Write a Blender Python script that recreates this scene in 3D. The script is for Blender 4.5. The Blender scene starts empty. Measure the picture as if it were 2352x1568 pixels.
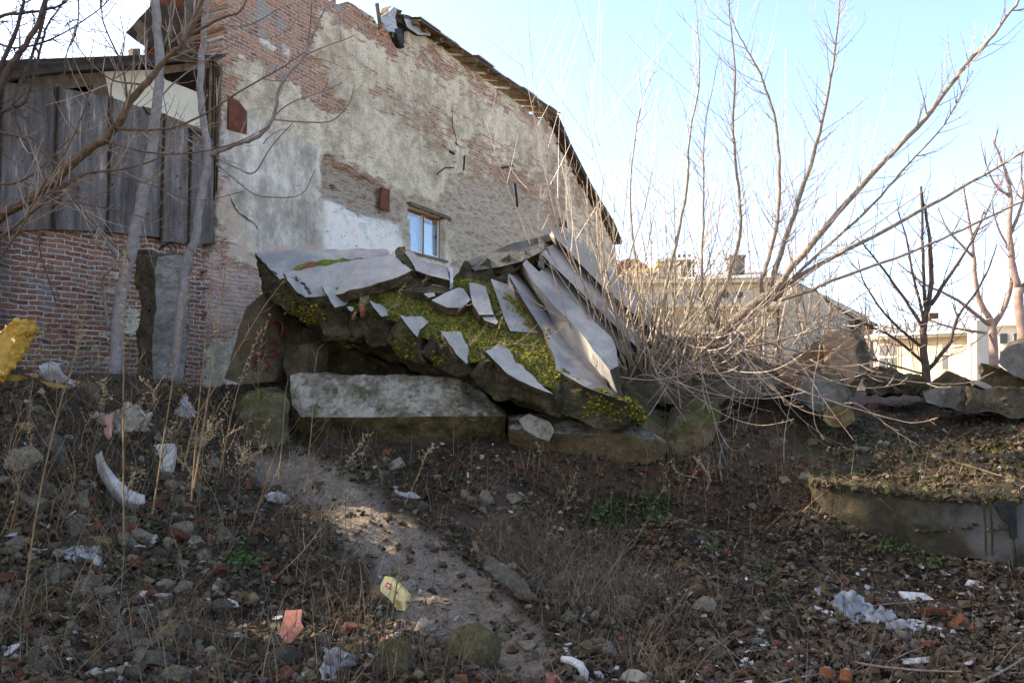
import bpy, bmesh, math, random
import numpy as np
from mathutils import Vector, noise
R = math.radians
rnd = random.Random(7)
nr = np.random.RandomState(7)
SC = bpy.context.scene
COL = SC.collection

# ------------------------------------------------------------------ camera
F = 1905.6                      # focal length in pixels of a 2352 x 1568 picture
PITCH = R(3.5)
EYE = Vector((0.0, 0.0, 2.0))
cam_d = bpy.data.cameras.new('camera')
cam_d.sensor_width = 22.2
cam_d.lens = F / 2352 * 22.2
cam_d.clip_start = 0.05
cam_d.clip_end = 3000
cam = bpy.data.objects.new('camera', cam_d)
COL.objects.link(cam)
cam.location = EYE
cam.rotation_euler = (math.pi / 2 + PITCH, 0, 0)
SC.camera = cam

# ------------------------------------------------------------------ sky, sun, exposure
SUN_AZ = R(-79)                 # measured from +Y, negative is to the left
SUN_EL = R(33.5)
w = bpy.data.worlds.new('World')
SC.world = w
w.use_nodes = True
nt = w.node_tree
nt.nodes.clear()
sky = nt.nodes.new('ShaderNodeTexSky')
sky.sky_type = 'NISHITA'
sky.sun_disc = False
sky.sun_elevation = SUN_EL
sky.sun_rotation = SUN_AZ
sky.dust_density = 2.0
sky.air_density = 0.6
sky.ozone_density = 0.7
bg = nt.nodes.new('ShaderNodeBackground')
bg.inputs['Strength'].default_value = 0.15
wo = nt.nodes.new('ShaderNodeOutputWorld')
nt.links.new(sky.outputs[0], bg.inputs[0])
nt.links.new(bg.outputs[0], wo.inputs[0])
sun_d = bpy.data.lights.new('sun', 'SUN')
sun_d.energy = 3.0
sun_d.angle = R(0.5)
sun_d.color = (1.0, 0.90, 0.74)
sun = bpy.data.objects.new('sun', sun_d)
COL.objects.link(sun)
sdir = Vector((math.sin(SUN_AZ) * math.cos(SUN_EL), math.cos(SUN_AZ) * math.cos(SUN_EL), math.sin(SUN_EL)))
sun.rotation_euler = sdir.to_track_quat('Z', 'Y').to_euler()
SC.view_settings.view_transform = 'Standard'
SC.view_settings.look = 'None'
SC.view_settings.gamma = 1.0
SC.view_settings.exposure = 2.2
SC.cycles.max_bounces = 6
SC.cycles.transparent_max_bounces = 12

# ------------------------------------------------------------------ geometry of the view: a picture point and a distance give a place
CP, SP = math.cos(PITCH), math.sin(PITCH)


def P(x, y, d):
    a = (x - 1176) / F
    b = (784 - y) / F
    return Vector((EYE.x + d * a, EYE.y + d * (CP - b * SP), EYE.z + d * (SP + b * CP)))


def proj(X, Y, Z):
    dy = Y - EYE.y
    dz = Z - EYE.z
    dep = np.maximum(dy * CP + dz * SP, 0.05)
    up = -dy * SP + dz * CP
    return 1176 + F * (X - EYE.x) / dep, 784 - F * up / dep


def ray_plane(x, y, p0, n):
    d = P(x, y, 1.0) - EYE
    t = (p0 - EYE).dot(n) / d.dot(n)
    return EYE + d * t


# ------------------------------------------------------------------ numpy noise
def _h(i, j, s):
    v = np.sin(i * 127.1 + j * 311.7 + s * 74.7) * 43758.5453
    return v - np.floor(v)


def vn(x, y, s=0.0):
    x = np.asarray(x, float); y = np.asarray(y, float)
    xi = np.floor(x); yi = np.floor(y)
    fx = x - xi; fy = y - yi
    fx = fx * fx * (3 - 2 * fx); fy = fy * fy * (3 - 2 * fy)
    a = _h(xi, yi, s); b = _h(xi + 1, yi, s); c = _h(xi, yi + 1, s); d = _h(xi + 1, yi + 1, s)
    return (a + (b - a) * fx) * (1 - fy) + (c + (d - c) * fx) * fy


def fbm(x, y, o=4, s=0.0):
    t = 0; a = 0.5; n = 0
    for k in range(o):
        t = t + a * vn(x * 2 ** k, y * 2 ** k, s + k * 3.1); n += a; a *= 0.55
    return t / n - 0.5


def sstep(a, b, x):
    t = np.clip((x - a) / (b - a), 0, 1)
    return t * t * (3 - 2 * t)


def poly_sd(px, py, poly):
    """signed distance (px) to a polygon, positive inside"""
    px = np.asarray(px, float); py = np.asarray(py, float)
    best = np.full(px.shape, 1e9)
    ins = np.zeros(px.shape, bool)
    n = len(poly)
    for i in range(n):
        ax, ay = poly[i]; bx, by = poly[(i + 1) % n]
        ex, ey = bx - ax, by - ay
        t = np.clip(((px - ax) * ex + (py - ay) * ey) / (ex * ex + ey * ey + 1e-9), 0, 1)
        best = np.minimum(best, np.hypot(px - ax - t * ex, py - ay - t * ey))
        if ay != by:
            c = ((ay > py) != (by > py)) & (px < (bx - ax) * (py - ay) / (by - ay) + ax)
            ins ^= c
    return np.where(ins, best, -best)


def pmask(px, py, poly, soft=8, wob=14, fr=0.05, s=1.0):
    sd = poly_sd(px, py, poly) + fbm(px * fr, py * fr, 4, s) * 2 * wob
    return sstep(-soft, soft, sd)


# ------------------------------------------------------------------ object helpers
def tag(o, label=None, cat=None, group=None, kind=None):
    if label: o['label'] = label
    if cat: o['category'] = cat
    if group: o['group'] = group
    if kind: o['kind'] = kind
    return o


def empty(name, loc, rz=0.0):
    o = bpy.data.objects.new(name, None)
    o.empty_display_size = 0.1
    COL.objects.link(o)
    o.location = loc
    o.rotation_euler = (0, 0, rz)
    return o


def link(name, me, parent=None, mats=()):
    o = bpy.data.objects.new(name, me)
    for m in mats:
        me.materials.append(m)
    COL.objects.link(o)
    if parent is not None:
        # meshes are written in world coordinates; the parent only moves them
        o.parent = parent
        T = parent.matrix_basis.inverted()
        if parent.parent is not None:
            T = T @ parent.parent.matrix_basis.inverted()
        me.transform(T)
    return o


def mesh_np(name, V, Fc, mats=(), smooth=False, parent=None, mi=None):
    """V (n,3) array, Fc list of (k,m) index arrays"""
    me = bpy.data.meshes.new(name)
    V = np.asarray(V, np.float32)
    if not isinstance(Fc, list):
        Fc = [Fc]
    Fc = [np.asarray(f, np.int32) for f in Fc if len(f)]
    me.vertices.add(len(V)); me.vertices.foreach_set('co', V.ravel())
    nl = sum(f.size for f in Fc); nf = sum(len(f) for f in Fc)
    me.loops.add(nl); me.polygons.add(nf)
    me.loops.foreach_set('vertex_index', np.concatenate([f.ravel() for f in Fc]))
    tot = np.concatenate([np.full(len(f), f.shape[1]) for f in Fc])
    st = np.concatenate([[0], np.cumsum(tot)[:-1]])
    me.polygons.foreach_set('loop_start', st.astype(np.int32))
    if mi is not None:
        me.polygons.foreach_set('material_index', np.asarray(mi, np.int32))
    me.polygons.foreach_set('use_smooth', np.full(nf, smooth))
    me.update(calc_edges=True)
    me.validate()
    return link(name, me, parent, mats)


def set_attr(o, name, vals):
    a = o.data.attributes.new(name, 'FLOAT', 'POINT')
    a.data.foreach_set('value', np.asarray(vals, np.float32))


class MB:
    """collects boxes, tubes and faces and links them as one mesh"""
    def __init__(s):
        s.v = []; s.f = []; s.m = []

    def add(s, vs, fs, m=0):
        b = len(s.v)
        s.v += [tuple(v) for v in vs]
        s.f += [tuple(b + i for i in f) for f in fs]
        s.m += [m] * len(fs)

    def box(s, o, ax, ay, az, m=0):
        o, ax, ay, az = Vector(o), Vector(ax), Vector(ay), Vector(az)
        vs = [o, o + ax, o + ax + ay, o + ay, o + az, o + ax + az, o + ax + ay + az, o + ay + az]
        s.add(vs, [(0, 3, 2, 1), (4, 5, 6, 7), (0, 1, 5, 4), (1, 2, 6, 5), (2, 3, 7, 6), (3, 0, 4, 7)], m)

    def tube(s, pts, rad, n=5, cap=True, m=0):
        pts = [Vector(p) for p in pts]
        if len(pts) < 2: return
        b = len(s.v)
        t = (pts[1] - pts[0]).normalized()
        u = t.orthogonal().normalized()
        for i, p in enumerate(pts):
            if i == 0: tt = pts[1] - pts[0]
            elif i == len(pts) - 1: tt = pts[-1] - pts[-2]
            else: tt = pts[i + 1] - pts[i - 1]
            if tt.length < 1e-7: tt = t
            t = tt.normalized()
            u = (u - t * u.dot(t))
            if u.length < 1e-5: u = t.orthogonal()
            u.normalize()
            v = t.cross(u)
            r = rad[i] if hasattr(rad, '__len__') else rad
            for k in range(n):
                a = 2 * math.pi * k / n
                q = p + u * (math.cos(a) * r) + v * (math.sin(a) * r)
                s.v.append((q.x, q.y, q.z))
        for i in range(len(pts) - 1):
            for k in range(n):
                a0 = b + i * n + k; a1 = b + i * n + (k + 1) % n
                s.f.append((a0, a1, a1 + n, a0 + n)); s.m.append(m)
        if cap:
            s.f.append(tuple(b + k for k in range(n))[::-1]); s.m.append(m)
            e = b + (len(pts) - 1) * n
            s.f.append(tuple(e + k for k in range(n))); s.m.append(m)

    def build(s, name, mats, parent=None, smooth=False):
        me = bpy.data.meshes.new(name)
        me.from_pydata(s.v, [], s.f)
        if not isinstance(mats, (list, tuple)): mats = [mats]
        me.polygons.foreach_set('material_index', s.m)
        me.polygons.foreach_set('use_smooth', [smooth] * len(s.f))
        me.update()
        return link(name, me, parent, mats)


def solid(name, front, vec, mats, parent=None, L=0.12, amp=0.03, fr=2.5, amp0=None, smooth=False, seed=0, flip=False, taper=0.0, into=None, rounds=4):
    """a broken block: the outline 'front' pushed along vec, broken up and roughened; face 0 material = front face, 1 = the rest"""
    bm = bmesh.new()
    fr_ = [Vector(p) for p in front]
    c = sum(fr_, Vector()) / len(fr_)
    vec = Vector(vec)
    v0 = [bm.verts.new(p) for p in fr_]
    v1 = [bm.verts.new(p + (c - p) * taper + vec) for p in fr_]
    n = len(v0)
    f0 = bm.faces.new(v0); f0.material_index = 0
    f1 = bm.faces.new(v1[::-1]); f1.material_index = 1
    for i in range(n):
        f = bm.faces.new((v0[i], v1[i], v1[(i + 1) % n], v0[(i + 1) % n]))
        f.material_index = 1
    bmesh.ops.triangulate(bm, faces=bm.faces[:])
    for _ in range(rounds):
        es = [e for e in bm.edges if e.calc_length() > L]
        if not es: break
        bmesh.ops.subdivide_edges(bm, edges=es, cuts=1, use_grid_fill=False)
        bmesh.ops.triangulate(bm, faces=[f for f in bm.faces if len(f.verts) > 3])
    bmesh.ops.recalc_face_normals(bm, faces=bm.faces[:])
    bm.normal_update()
    if amp0 is None: amp0 = amp
    off = Vector((seed * 3.7, seed * 1.9, seed * 5.3))
    for v in bm.verts:
        k0 = all(f.material_index == 0 for f in v.link_faces)
        a = amp0 if k0 else amp
        q = v.co * fr + off
        d = noise.noise(q) + 0.5 * noise.noise(q * 2.3) + 0.35 * noise.noise(q * 5.1)
        dd = Vector((noise.noise(q + Vector((9, 0, 0))), noise.noise(q + Vector((0, 9, 0))), noise.noise(q + Vector((0, 0, 9)))))
        v.co += v.normal * d * a + (dd * a * 0.6 if not k0 else Vector())
    if into is not None:
        into.append(bm)
        return None
    me = bpy.data.meshes.new(name)
    bm.to_mesh(me); bm.free()
    for p in me.polygons: p.use_smooth = smooth
    if not isinstance(mats, (list, tuple)): mats = [mats, mats]
    return link(name, me, parent, mats)


def join_bms(name, bms, mats, parent=None, smooth=False):
    V = []; Fs = []; M = []
    for bm in bms:
        b = len(V)
        bm.verts.index_update()
        V += [tuple(v.co) for v in bm.verts]
        for f in bm.faces:
            Fs.append(tuple(b + v.index for v in f.verts)); M.append(f.material_index)
        bm.free()
    me = bpy.data.meshes.new(name)
    me.from_pydata(V, [], Fs)
    me.polygons.foreach_set('material_index', M)
    me.polygons.foreach_set('use_smooth', [smooth] * len(Fs))
    me.update()
    return link(name, me, parent, mats)


# ------------------------------------------------------------------ materials
WARM = (1.07, 1.0, 0.88)     # tint put into every ramp colour to offset the blue skylight


class NT:
    def __init__(s, name):
        s.mat = bpy.data.materials.new(name); s.mat.use_nodes = True
        s.t = s.mat.node_tree; s.t.nodes.clear()
        s.out = s.n('ShaderNodeOutputMaterial'); s.b = s.n('ShaderNodeBsdfPrincipled')
        s.l(s.b.outputs[0], s.out.inputs[0])
        s.b.inputs['Roughness'].default_value = 0.9
        s.b.inputs['Specular IOR Level'].default_value = 0.25

    def n(s, t, **k):
        x = s.t.nodes.new(t)
        for a, b in k.items(): setattr(x, a, b)
        return x

    def l(s, a, b): s.t.links.new(a, b)

    def pos(s):
        return s.n('ShaderNodeTexCoord').outputs['Object']

    def noise(s, scale, det=4, vec=None, rough=0.6, dist=0.0):
        x = s.n('ShaderNodeTexNoise')
        x.inputs['Scale'].default_value = scale; x.inputs['Detail'].default_value = det
        x.inputs['Roughness'].default_value = rough; x.inputs['Distortion'].default_value = dist
        s.l(vec if vec is not None else s.pos(), x.inputs['Vector'])
        return x.outputs[0]

    def math(s, op, a, b=None, clamp=False):
        x = s.n('ShaderNodeMath', operation=op, use_clamp=clamp)
        for i, v in enumerate((a, b)):
            if v is None: continue
            if isinstance(v, (int, float)): x.inputs[i].default_value = v
            else: s.l(v, x.inputs[i])
        return x.outputs[0]

    def ramp(s, fac, stops, interp='LINEAR'):
        x = s.n('ShaderNodeValToRGB'); r = x.color_ramp; r.interpolation = interp
        while len(r.elements) > 1: r.elements.remove(r.elements[0])
        for i, (p, c) in enumerate(stops):
            e = r.elements[0] if i == 0 else r.elements.new(p)
            e.position = p
            if isinstance(c, (int, float)): c = (c, c, c)
            e.color = (min(c[0] * WARM[0], .85), c[1], c[2] * WARM[2], 1)
        s.l(fac, x.inputs[0])
        return x.outputs[0]

    def sm(s, v, a, b):
        x = s.n('ShaderNodeMapRange', interpolation_type='SMOOTHSTEP')
        x.inputs['From Min'].default_value = a; x.inputs['From Max'].default_value = b
        s.l(v, x.inputs[0])
        return x.outputs[0]

    def mix(s, fac, a, b):
        x = s.n('ShaderNodeMix', data_type='RGBA')
        for i, v in ((0, fac), (6, a), (7, b)):
            if isinstance(v, (int, float)): x.inputs[i].default_value = v
            elif isinstance(v, tuple): x.inputs[i].default_value = (*v, 1)
            else: s.l(v, x.inputs[i])
        return x.outputs[2]

    def attr(s, name):
        return s.n('ShaderNodeAttribute', attribute_name=name).outputs['Fac']

    def up(s):
        g = s.n('ShaderNodeNewGeometry'); x = s.n('ShaderNodeSeparateXYZ')
        s.l(g.outputs['Normal'], x.inputs[0])
        return x.outputs[2]

    def scale_vec(s, v, sc):
        x = s.n('ShaderNodeMapping'); x.inputs['Scale'].default_value = sc
        s.l(v, x.inputs[0])
        return x.outputs[0]

    def rand(s):
        return s.n('ShaderNodeObjectInfo').outputs['Random']

    def col(s, c):
        if isinstance(c, tuple): s.b.inputs['Base Color'].default_value = (*c, 1)
        else: s.l(c, s.b.inputs['Base Color'])

    def bump(s, h, strength=0.5, dist=0.02):
        x = s.n('ShaderNodeBump'); x.inputs['Strength'].default_value = strength
        x.inputs['Distance'].default_value = dist
        s.l(h, x.inputs['Height']); s.l(x.outputs[0], s.b.inputs['Normal'])

    def rough(s, v): s.b.inputs['Roughness'].default_value = v


def _earthy(c):  # dark colours get extra warmth against the blue skylight in the pit
    k = min(1.0, max(0.0, (0.16 - sum(c) / 3) / 0.10))
    return (c[0] * (1 + 0.10 * k), c[1] * (1 - 0.02 * k), c[2] * (1 - 0.26 * k))


def simple(name, c1, c2, scale=6, rough=0.9, bump=0.4, bscale=None, dist=0.01, det=5, rand=0.0, spec=0.25):
    m = NT(name)
    f = m.noise(scale, det)
    c = m.ramp(f, [(0.3, _earthy(c1)), (0.7, _earthy(c2))])
    if rand:
        h = m.n('ShaderNodeHueSaturation')
        m.l(m.math('ADD', m.math('MULTIPLY', m.rand(), rand * 2), 1 - rand), h.inputs['Value'])
        m.l(c, h.inputs['Color']); c = h.outputs[0]
    m.col(c); m.rough(rough)
    m.b.inputs['Specular IOR Level'].default_value = spec
    if bump: m.bump(m.noise(bscale or scale * 4, 6), bump, dist)
    return m.mat


M = {}
# bare concrete with moss on what looks up
def concrete(name, c1, c2, c3, moss=0.0, sc=1.6, st=(0.36, 0.5, 0.62), mosscol=(0.055, 0.065, 0.012), bump=0.7, stain=None, rand=0.0, lichen=False):
    m = NT(name)
    c1, c2, c3 = _earthy(c1), _earthy(c2), _earthy(c3)
    a = m.noise(sc, 6, rough=0.68); b = m.noise(sc * 6, 6, rough=0.7)
    c = m.ramp(m.math('ADD', m.math('MULTIPLY', a, 0.65), m.math('MULTIPLY', b, 0.35)), [(st[0], c1), (st[1], c2), (st[2], c3)])
    sp = m.noise(60, 3)
    c = m.mix(m.sm(sp, 0.62, 0.72), c, tuple(x * 0.45 for x in c1))
    if stain: c = m.mix(m.sm(m.noise(0.9, 5), 0.47, 0.62), c, stain)
    if moss:
        k = m.math('ADD', m.math('MULTIPLY', m.noise(3.2, 6, rough=0.7), 1.0), m.math('MULTIPLY', m.up(), 0.16))
        mc = m.ramp(m.noise(22, 4), [(0.3, tuple(x * 0.45 for x in mosscol)), (0.6, mosscol), (0.8, (mosscol[0] * 2.0, mosscol[1] * 1.7, mosscol[2]))])
        if lichen: mc = m.mix(m.sm(m.noise(5.5, 3), 0.6, 0.68), mc, (0.30, 0.13, 0.012))
        c = m.mix(m.sm(k, 0.72 - moss, 0.86 - moss), c, mc)
    if rand:
        h = m.n('ShaderNodeHueSaturation')
        m.l(m.math('ADD', m.math('MULTIPLY', m.rand(), rand * 2), 1 - rand), h.inputs['Value'])
        m.l(c, h.inputs['Color']); c = h.outputs[0]
    m.col(c)
    m.bump(m.math('ADD', m.noise(7, 8, rough=0.7), m.math('MULTIPLY', m.noise(45, 4), 0.4)), bump, 0.04)
    return m.mat


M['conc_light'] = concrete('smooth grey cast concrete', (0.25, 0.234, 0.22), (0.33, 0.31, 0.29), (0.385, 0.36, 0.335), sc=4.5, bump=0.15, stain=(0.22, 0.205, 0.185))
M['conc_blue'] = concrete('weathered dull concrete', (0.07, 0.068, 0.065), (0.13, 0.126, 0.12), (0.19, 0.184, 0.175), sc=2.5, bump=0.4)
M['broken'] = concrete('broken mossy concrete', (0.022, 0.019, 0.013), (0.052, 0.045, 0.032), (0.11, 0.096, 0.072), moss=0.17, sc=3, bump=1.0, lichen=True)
M['broken_dry'] = concrete('broken dry concrete', (0.035, 0.03, 0.022), (0.07, 0.062, 0.048), (0.13, 0.116, 0.093), moss=0.05, sc=3, bump=1.0)
M['beam'] = concrete('weathered beam concrete', (0.13, 0.125, 0.095), (0.21, 0.2, 0.165), (0.36, 0.345, 0.31), moss=0.12, mosscol=(0.06, 0.06, 0.018), bump=0.8)
M['tan'] = concrete('brown weathered concrete', (0.06, 0.045, 0.026), (0.11, 0.085, 0.052), (0.19, 0.155, 0.105), moss=0.10, sc=3, mosscol=(0.06, 0.055, 0.018), bump=0.8)
M['stone'] = concrete('rubble stone', (0.065, 0.057, 0.044), (0.14, 0.125, 0.10), (0.25, 0.228, 0.19), moss=0.07, sc=3.0, rand=0.5)
M['stone_pale'] = simple('pale plaster lump', (0.15, 0.13, 0.10), (0.34, 0.31, 0.26), 8, rand=0.3)
M['stone_ochre'] = simple('ochre stone', (0.07, 0.052, 0.026), (0.17, 0.13, 0.07), 8, rand=0.4)
M['brickbit'] = simple('broken brick', (0.05, 0.02, 0.013), (0.16, 0.058, 0.034), 9, rand=0.5)
M['tilepink'] = simple('pink tile', (0.20, 0.08, 0.06), (0.33, 0.15, 0.115), 24, rand=0.1)
M['white'] = simple('dirty white ceramic', (0.24, 0.225, 0.21), (0.55, 0.53, 0.51), 9, rough=0.5, rand=0.15, spec=0.5)
M['bark'] = simple('grey brown bark', (0.12, 0.09, 0.07), (0.30, 0.245, 0.20), 18, rough=0.6, bump=0.7)
M['bark_mid'] = simple('brown bark', (0.045, 0.03, 0.022), (0.13, 0.09, 0.065), 22, rough=0.55, bump=0.9)
M['bark_pale'] = simple('pale grey smooth bark', (0.14, 0.13, 0.13), (0.27, 0.255, 0.26), 12, rough=0.7, bump=0.3)
M['bark_dark'] = simple('dark bark', (0.04, 0.03, 0.029), (0.10, 0.077, 0.073), 14, rough=0.8)
M['bark_gold'] = simple('golden brown shoots', (0.16, 0.12, 0.08), (0.38, 0.31, 0.225), 12, rough=0.55, spec=0.5)
M['twig'] = simple('brown twigs', (0.13, 0.09, 0.065), (0.33, 0.255, 0.195), 10, rough=0.45, spec=0.6)
M['straw'] = simple('dry weed stalks', (0.12, 0.075, 0.035), (0.30, 0.21, 0.11), 15, rough=0.6, spec=0.4)
M['straw_head'] = simple('dry seed heads', (0.22, 0.16, 0.09), (0.42, 0.33, 0.2), 20, rough=0.8)
M['wood'] = simple('weathered timber', (0.06, 0.045, 0.033), (0.16, 0.125, 0.09), 8)
M['wood_dark'] = simple('dark timber', (0.02, 0.016, 0.012), (0.055, 0.042, 0.032), 8)
M['rust'] = simple('rusted iron plate', (0.06, 0.02, 0.013), (0.15, 0.055, 0.035), 7, rough=0.8)
M['tar'] = simple('roofing felt', (0.018, 0.016, 0.015), (0.05, 0.045, 0.042), 6, rough=0.8)
M['zinc'] = simple('grey sheet metal', (0.22, 0.235, 0.25), (0.42, 0.44, 0.47), 4, rough=0.45, spec=0.6)
M['black'] = simple('black cloth', (0.006, 0.006, 0.007), (0.03, 0.03, 0.034), 9, rough=0.6)
M['cream'] = simple('cream painted board', (0.52, 0.48, 0.38), (0.62, 0.58, 0.48), 3, bump=0.1)
M['redpaint'] = simple('faded red paint', (0.05, 0.014, 0.012), (0.12, 0.022, 0.018), 14)
M['conc_mid'] = concrete('pale streaked concrete', (0.10, 0.095, 0.085), (0.19, 0.18, 0.165), (0.30, 0.285, 0.265), moss=0.0, sc=2.0, bump=0.5)
M['mossrock'] = concrete('ochre mossy rock', (0.06, 0.052, 0.03), (0.12, 0.105, 0.062), (0.2, 0.18, 0.12), moss=0.16, mosscol=(0.10, 0.09, 0.02), sc=4.0, bump=1.0)
_m = NT('thin yellow plastic'); _c = _m.ramp(_m.noise(7, 5), [(0.3, (0.42, 0.26, 0.03)), (0.7, (0.70, 0.50, 0.12))])
_m.col(_c); _m.rough(0.45); _m.bump(_m.noise(16, 5), 0.6, 0.03)
_t = _m.n('ShaderNodeBsdfTranslucent'); _m.l(_c, _t.inputs[0]); _x = _m.n('ShaderNodeMixShader'); _x.inputs[0].default_value = 0.45
_m.l(_m.b.outputs[0], _x.inputs[1]); _m.l(_t.outputs[0], _x.inputs[2]); _m.l(_x.outputs[0], _m.out.inputs[0]); M['yellow'] = _m.mat
M['cloth'] = simple('dirty white cloth', (0.16, 0.155, 0.15), (0.42, 0.41, 0.405), 6, rough=0.8)
M['clothpink'] = simple('dirty pink cloth', (0.34, 0.16, 0.13), (0.5, 0.27, 0.22), 6, rough=0.8)
M['film'] = simple('thin grey plastic film', (0.10, 0.105, 0.11), (0.30, 0.305, 0.32), 6, rough=0.35, spec=0.5)
M['green'] = simple('small green leaves', (0.018, 0.05, 0.008), (0.04, 0.11, 0.018), 12, rough=0.6)
M['pot'] = simple('orange clay', (0.17, 0.06, 0.025), (0.30, 0.12, 0.055), 6)
M['bluecloth'] = simple('blue cloth', (0.03, 0.06, 0.16), (0.12, 0.2, 0.36), 6)
# far away houses
M['stucco'] = simple('cream stucco', (0.30, 0.255, 0.195), (0.38, 0.33, 0.26), 0.8, bump=0.1)
M['stucco_trim'] = simple('pale stucco trim', (0.35, 0.315, 0.26), (0.43, 0.395, 0.33), 1.2, bump=0.1)
M['stucco_white'] = simple('white stucco', (0.36, 0.345, 0.31), (0.44, 0.425, 0.39), 1.0, bump=0.1)
M['roofmetal'] = simple('pale metal roofing', (0.24, 0.255, 0.26), (0.34, 0.355, 0.36), 2.0, rough=0.5, bump=0.1)
M['winwhite'] = simple('white window paint', (0.7, 0.7, 0.7), (0.78, 0.78, 0.78), 3, bump=0)
M['roofred'] = simple('red tile rubble', (0.17, 0.06, 0.04), (0.30, 0.13, 0.09), 5)
g = NT('dark window glass'); g.col((0.03, 0.035, 0.04)); g.rough(0.12); g.b.inputs['Specular IOR Level'].default_value = 0.6
M['glass'] = g.mat
# ------------------------------------------------------------------ the ground: a spline through places read off the photograph
_g = [(0, 868, 8.6), (120, 872, 9.2), (250, 882, 9.8), (450, 905, 10.4), (0, 960, 8.0), (250, 980, 8.6), (0, 1100, 7.2), (250, 1130, 7.5), (480, 1050, 9.0),
      (0, 1350, 5.9), (250, 1350, 6.1), (0, 1568, 4.7), (300, 1568, 4.8), (550, 1150, 8.3), (550, 1350, 6.5), (550, 1568, 5.0),
      (560, 1030, 10.0), (700, 1050, 9.9), (900, 1050, 10.0), (1100, 1060, 10.1), (1400, 1085, 10.3), (1620, 1060, 10.6), (900, 1180, 8.7), (1200, 1200, 8.7),
      (900, 1400, 6.6), (1250, 1400, 6.7), (900, 1568, 5.1), (1250, 1568, 5.15), (1550, 1200, 9.0), (1550, 1330, 7.5), (1600, 1450, 6.5), (1600, 1568, 5.2),
      (1850, 1240, 9.2), (1900, 1350, 7.7), (1950, 1450, 6.8), (2000, 1568, 5.3), (2150, 1322, 8.8), (2330, 1352, 8.4), (2050, 1290, 9.0), (2340, 1420, 7.0), (2340, 1568, 5.3),
      (1880, 1085, 10.6), (2080, 1115, 10.0), (2345, 1125, 9.6), (1800, 1000, 12.0), (2000, 1010, 12.4), (2200, 1010, 12.4), (2345, 1010, 12.2),
      (2000, 950, 14.5), (2200, 945, 14.5), (2345, 945, 14.5), (1800, 915, 14.0), (1650, 905, 13.0), (1500, 905, 13.0),
      (600, 960, 11.6), (800, 960, 11.8), (1100, 960, 11.8), (1350, 940, 11.8), (400, 905, 12.5), (700, 905, 13.0), (1100, 880, 13.6), (150, 905, 12.3), (-100, 905, 12.3)]
_g += [(2335, 1302, 8.65), (2250, 1290, 8.75), (2109, 1278, 8.95), (2044, 1258, 9.1), (1950, 1222, 9.35), (2250, 1144, 9.45), (2109, 1134, 9.7), (1950, 1114, 10.0), (1250, 1150, 9.9), (1400, 1175, 10.0), (1560, 1190, 10.0), (1720, 1170, 10.2), (1300, 1260, 8.4), (1480, 1290, 8.4), (1700, 1290, 8.6), (1000, 1120, 9.9)]
_pts = np.array([tuple(P(*q)) for q in _g])
_ex = [(-9, 3, 0.6), (-9, 7, 1.2), (-9, 11, 1.9), (-9, 16, 2.0), (9, 3, 0.0), (12, 6, 0.1), (11, 10, 1.0), (13, 13, 1.6), (0, 2.5, -0.15), (4, 2.5, -0.15), (-4, 2.5, 0.3), (0, 0, -0.2),
       (-6, 0, 0.3), (8, 0, -0.1), (-4, 19, 2.0), (1, 19, 2.1), (6, 19, 2.0), (12, 19, 2.1), (18, 17, 2.1), (0, 26, 1.9), (10, 26, 1.9), (20, 26, 1.9), (-10, 26, 2.0)]
_pts = np.vstack([_pts, np.array(_ex, float)])


def _U(r2):
    return np.where(r2 > 1e-9, r2 * np.log(r2 + 1e-9), 0)


_n = len(_pts)
_K = _U(((_pts[:, None, :2] - _pts[None, :, :2]) ** 2).sum(2)) + np.eye(_n) * 0.06
_Pm = np.c_[np.ones(_n), _pts[:, :2]]
_A = np.zeros((_n + 3, _n + 3)); _A[:_n, :_n] = _K; _A[:_n, _n:] = _Pm; _A[_n:, :_n] = _Pm.T
_sol = np.linalg.solve(_A, np.r_[_pts[:, 2], 0, 0, 0])


def gh0(x, y):
    x = np.atleast_1d(np.asarray(x, float)); y = np.atleast_1d(np.asarray(y, float))
    out = np.empty(x.shape)
    xf, yf, of = x.ravel(), y.ravel(), np.empty(x.size)
    for i in range(0, x.size, 20000):
        a, b = xf[i:i + 20000], yf[i:i + 20000]
        r2 = (a[:, None] - _pts[None, :, 0]) ** 2 + (b[:, None] - _pts[None, :, 1]) ** 2
        of[i:i + 20000] = _U(r2) @ _sol[:_n] + _sol[_n] + _sol[_n + 1] * a + _sol[_n + 2] * b
    z = of.reshape(x.shape)
    far = sstep(0, 1, np.maximum.reduce([(y - 21) / 6, (np.abs(x - 3) - 12) / 6, (-y) / 4]))
    z = np.clip(z, -0.5, 2.6)
    base = np.where(y > 14, 1.9, 1.2)
    return z * (1 - far) + base * far


_L = [(P(*a), P(*b)) for a, b in (((1902, 1182, 9.74), (1885, 1113, 9.75)), ((2044, 1246, 9.4), (2040, 1130, 9.4)), ((2109, 1270, 9.2), (2109, 1139, 9.25)), ((2247, 1282, 8.95), (2247, 1148, 9.0)), ((2335, 1300, 8.85), (2335, 1150, 8.87)), ((2420, 1315, 8.8), (2420, 1144, 8.8)))]
_LX = [p[0].x for p in _L]; _LY = [p[0].y for p in _L]; _LZ = [p[0].z - 0.02 for p in _L]; _LT = [p[1].z for p in _L]


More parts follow.
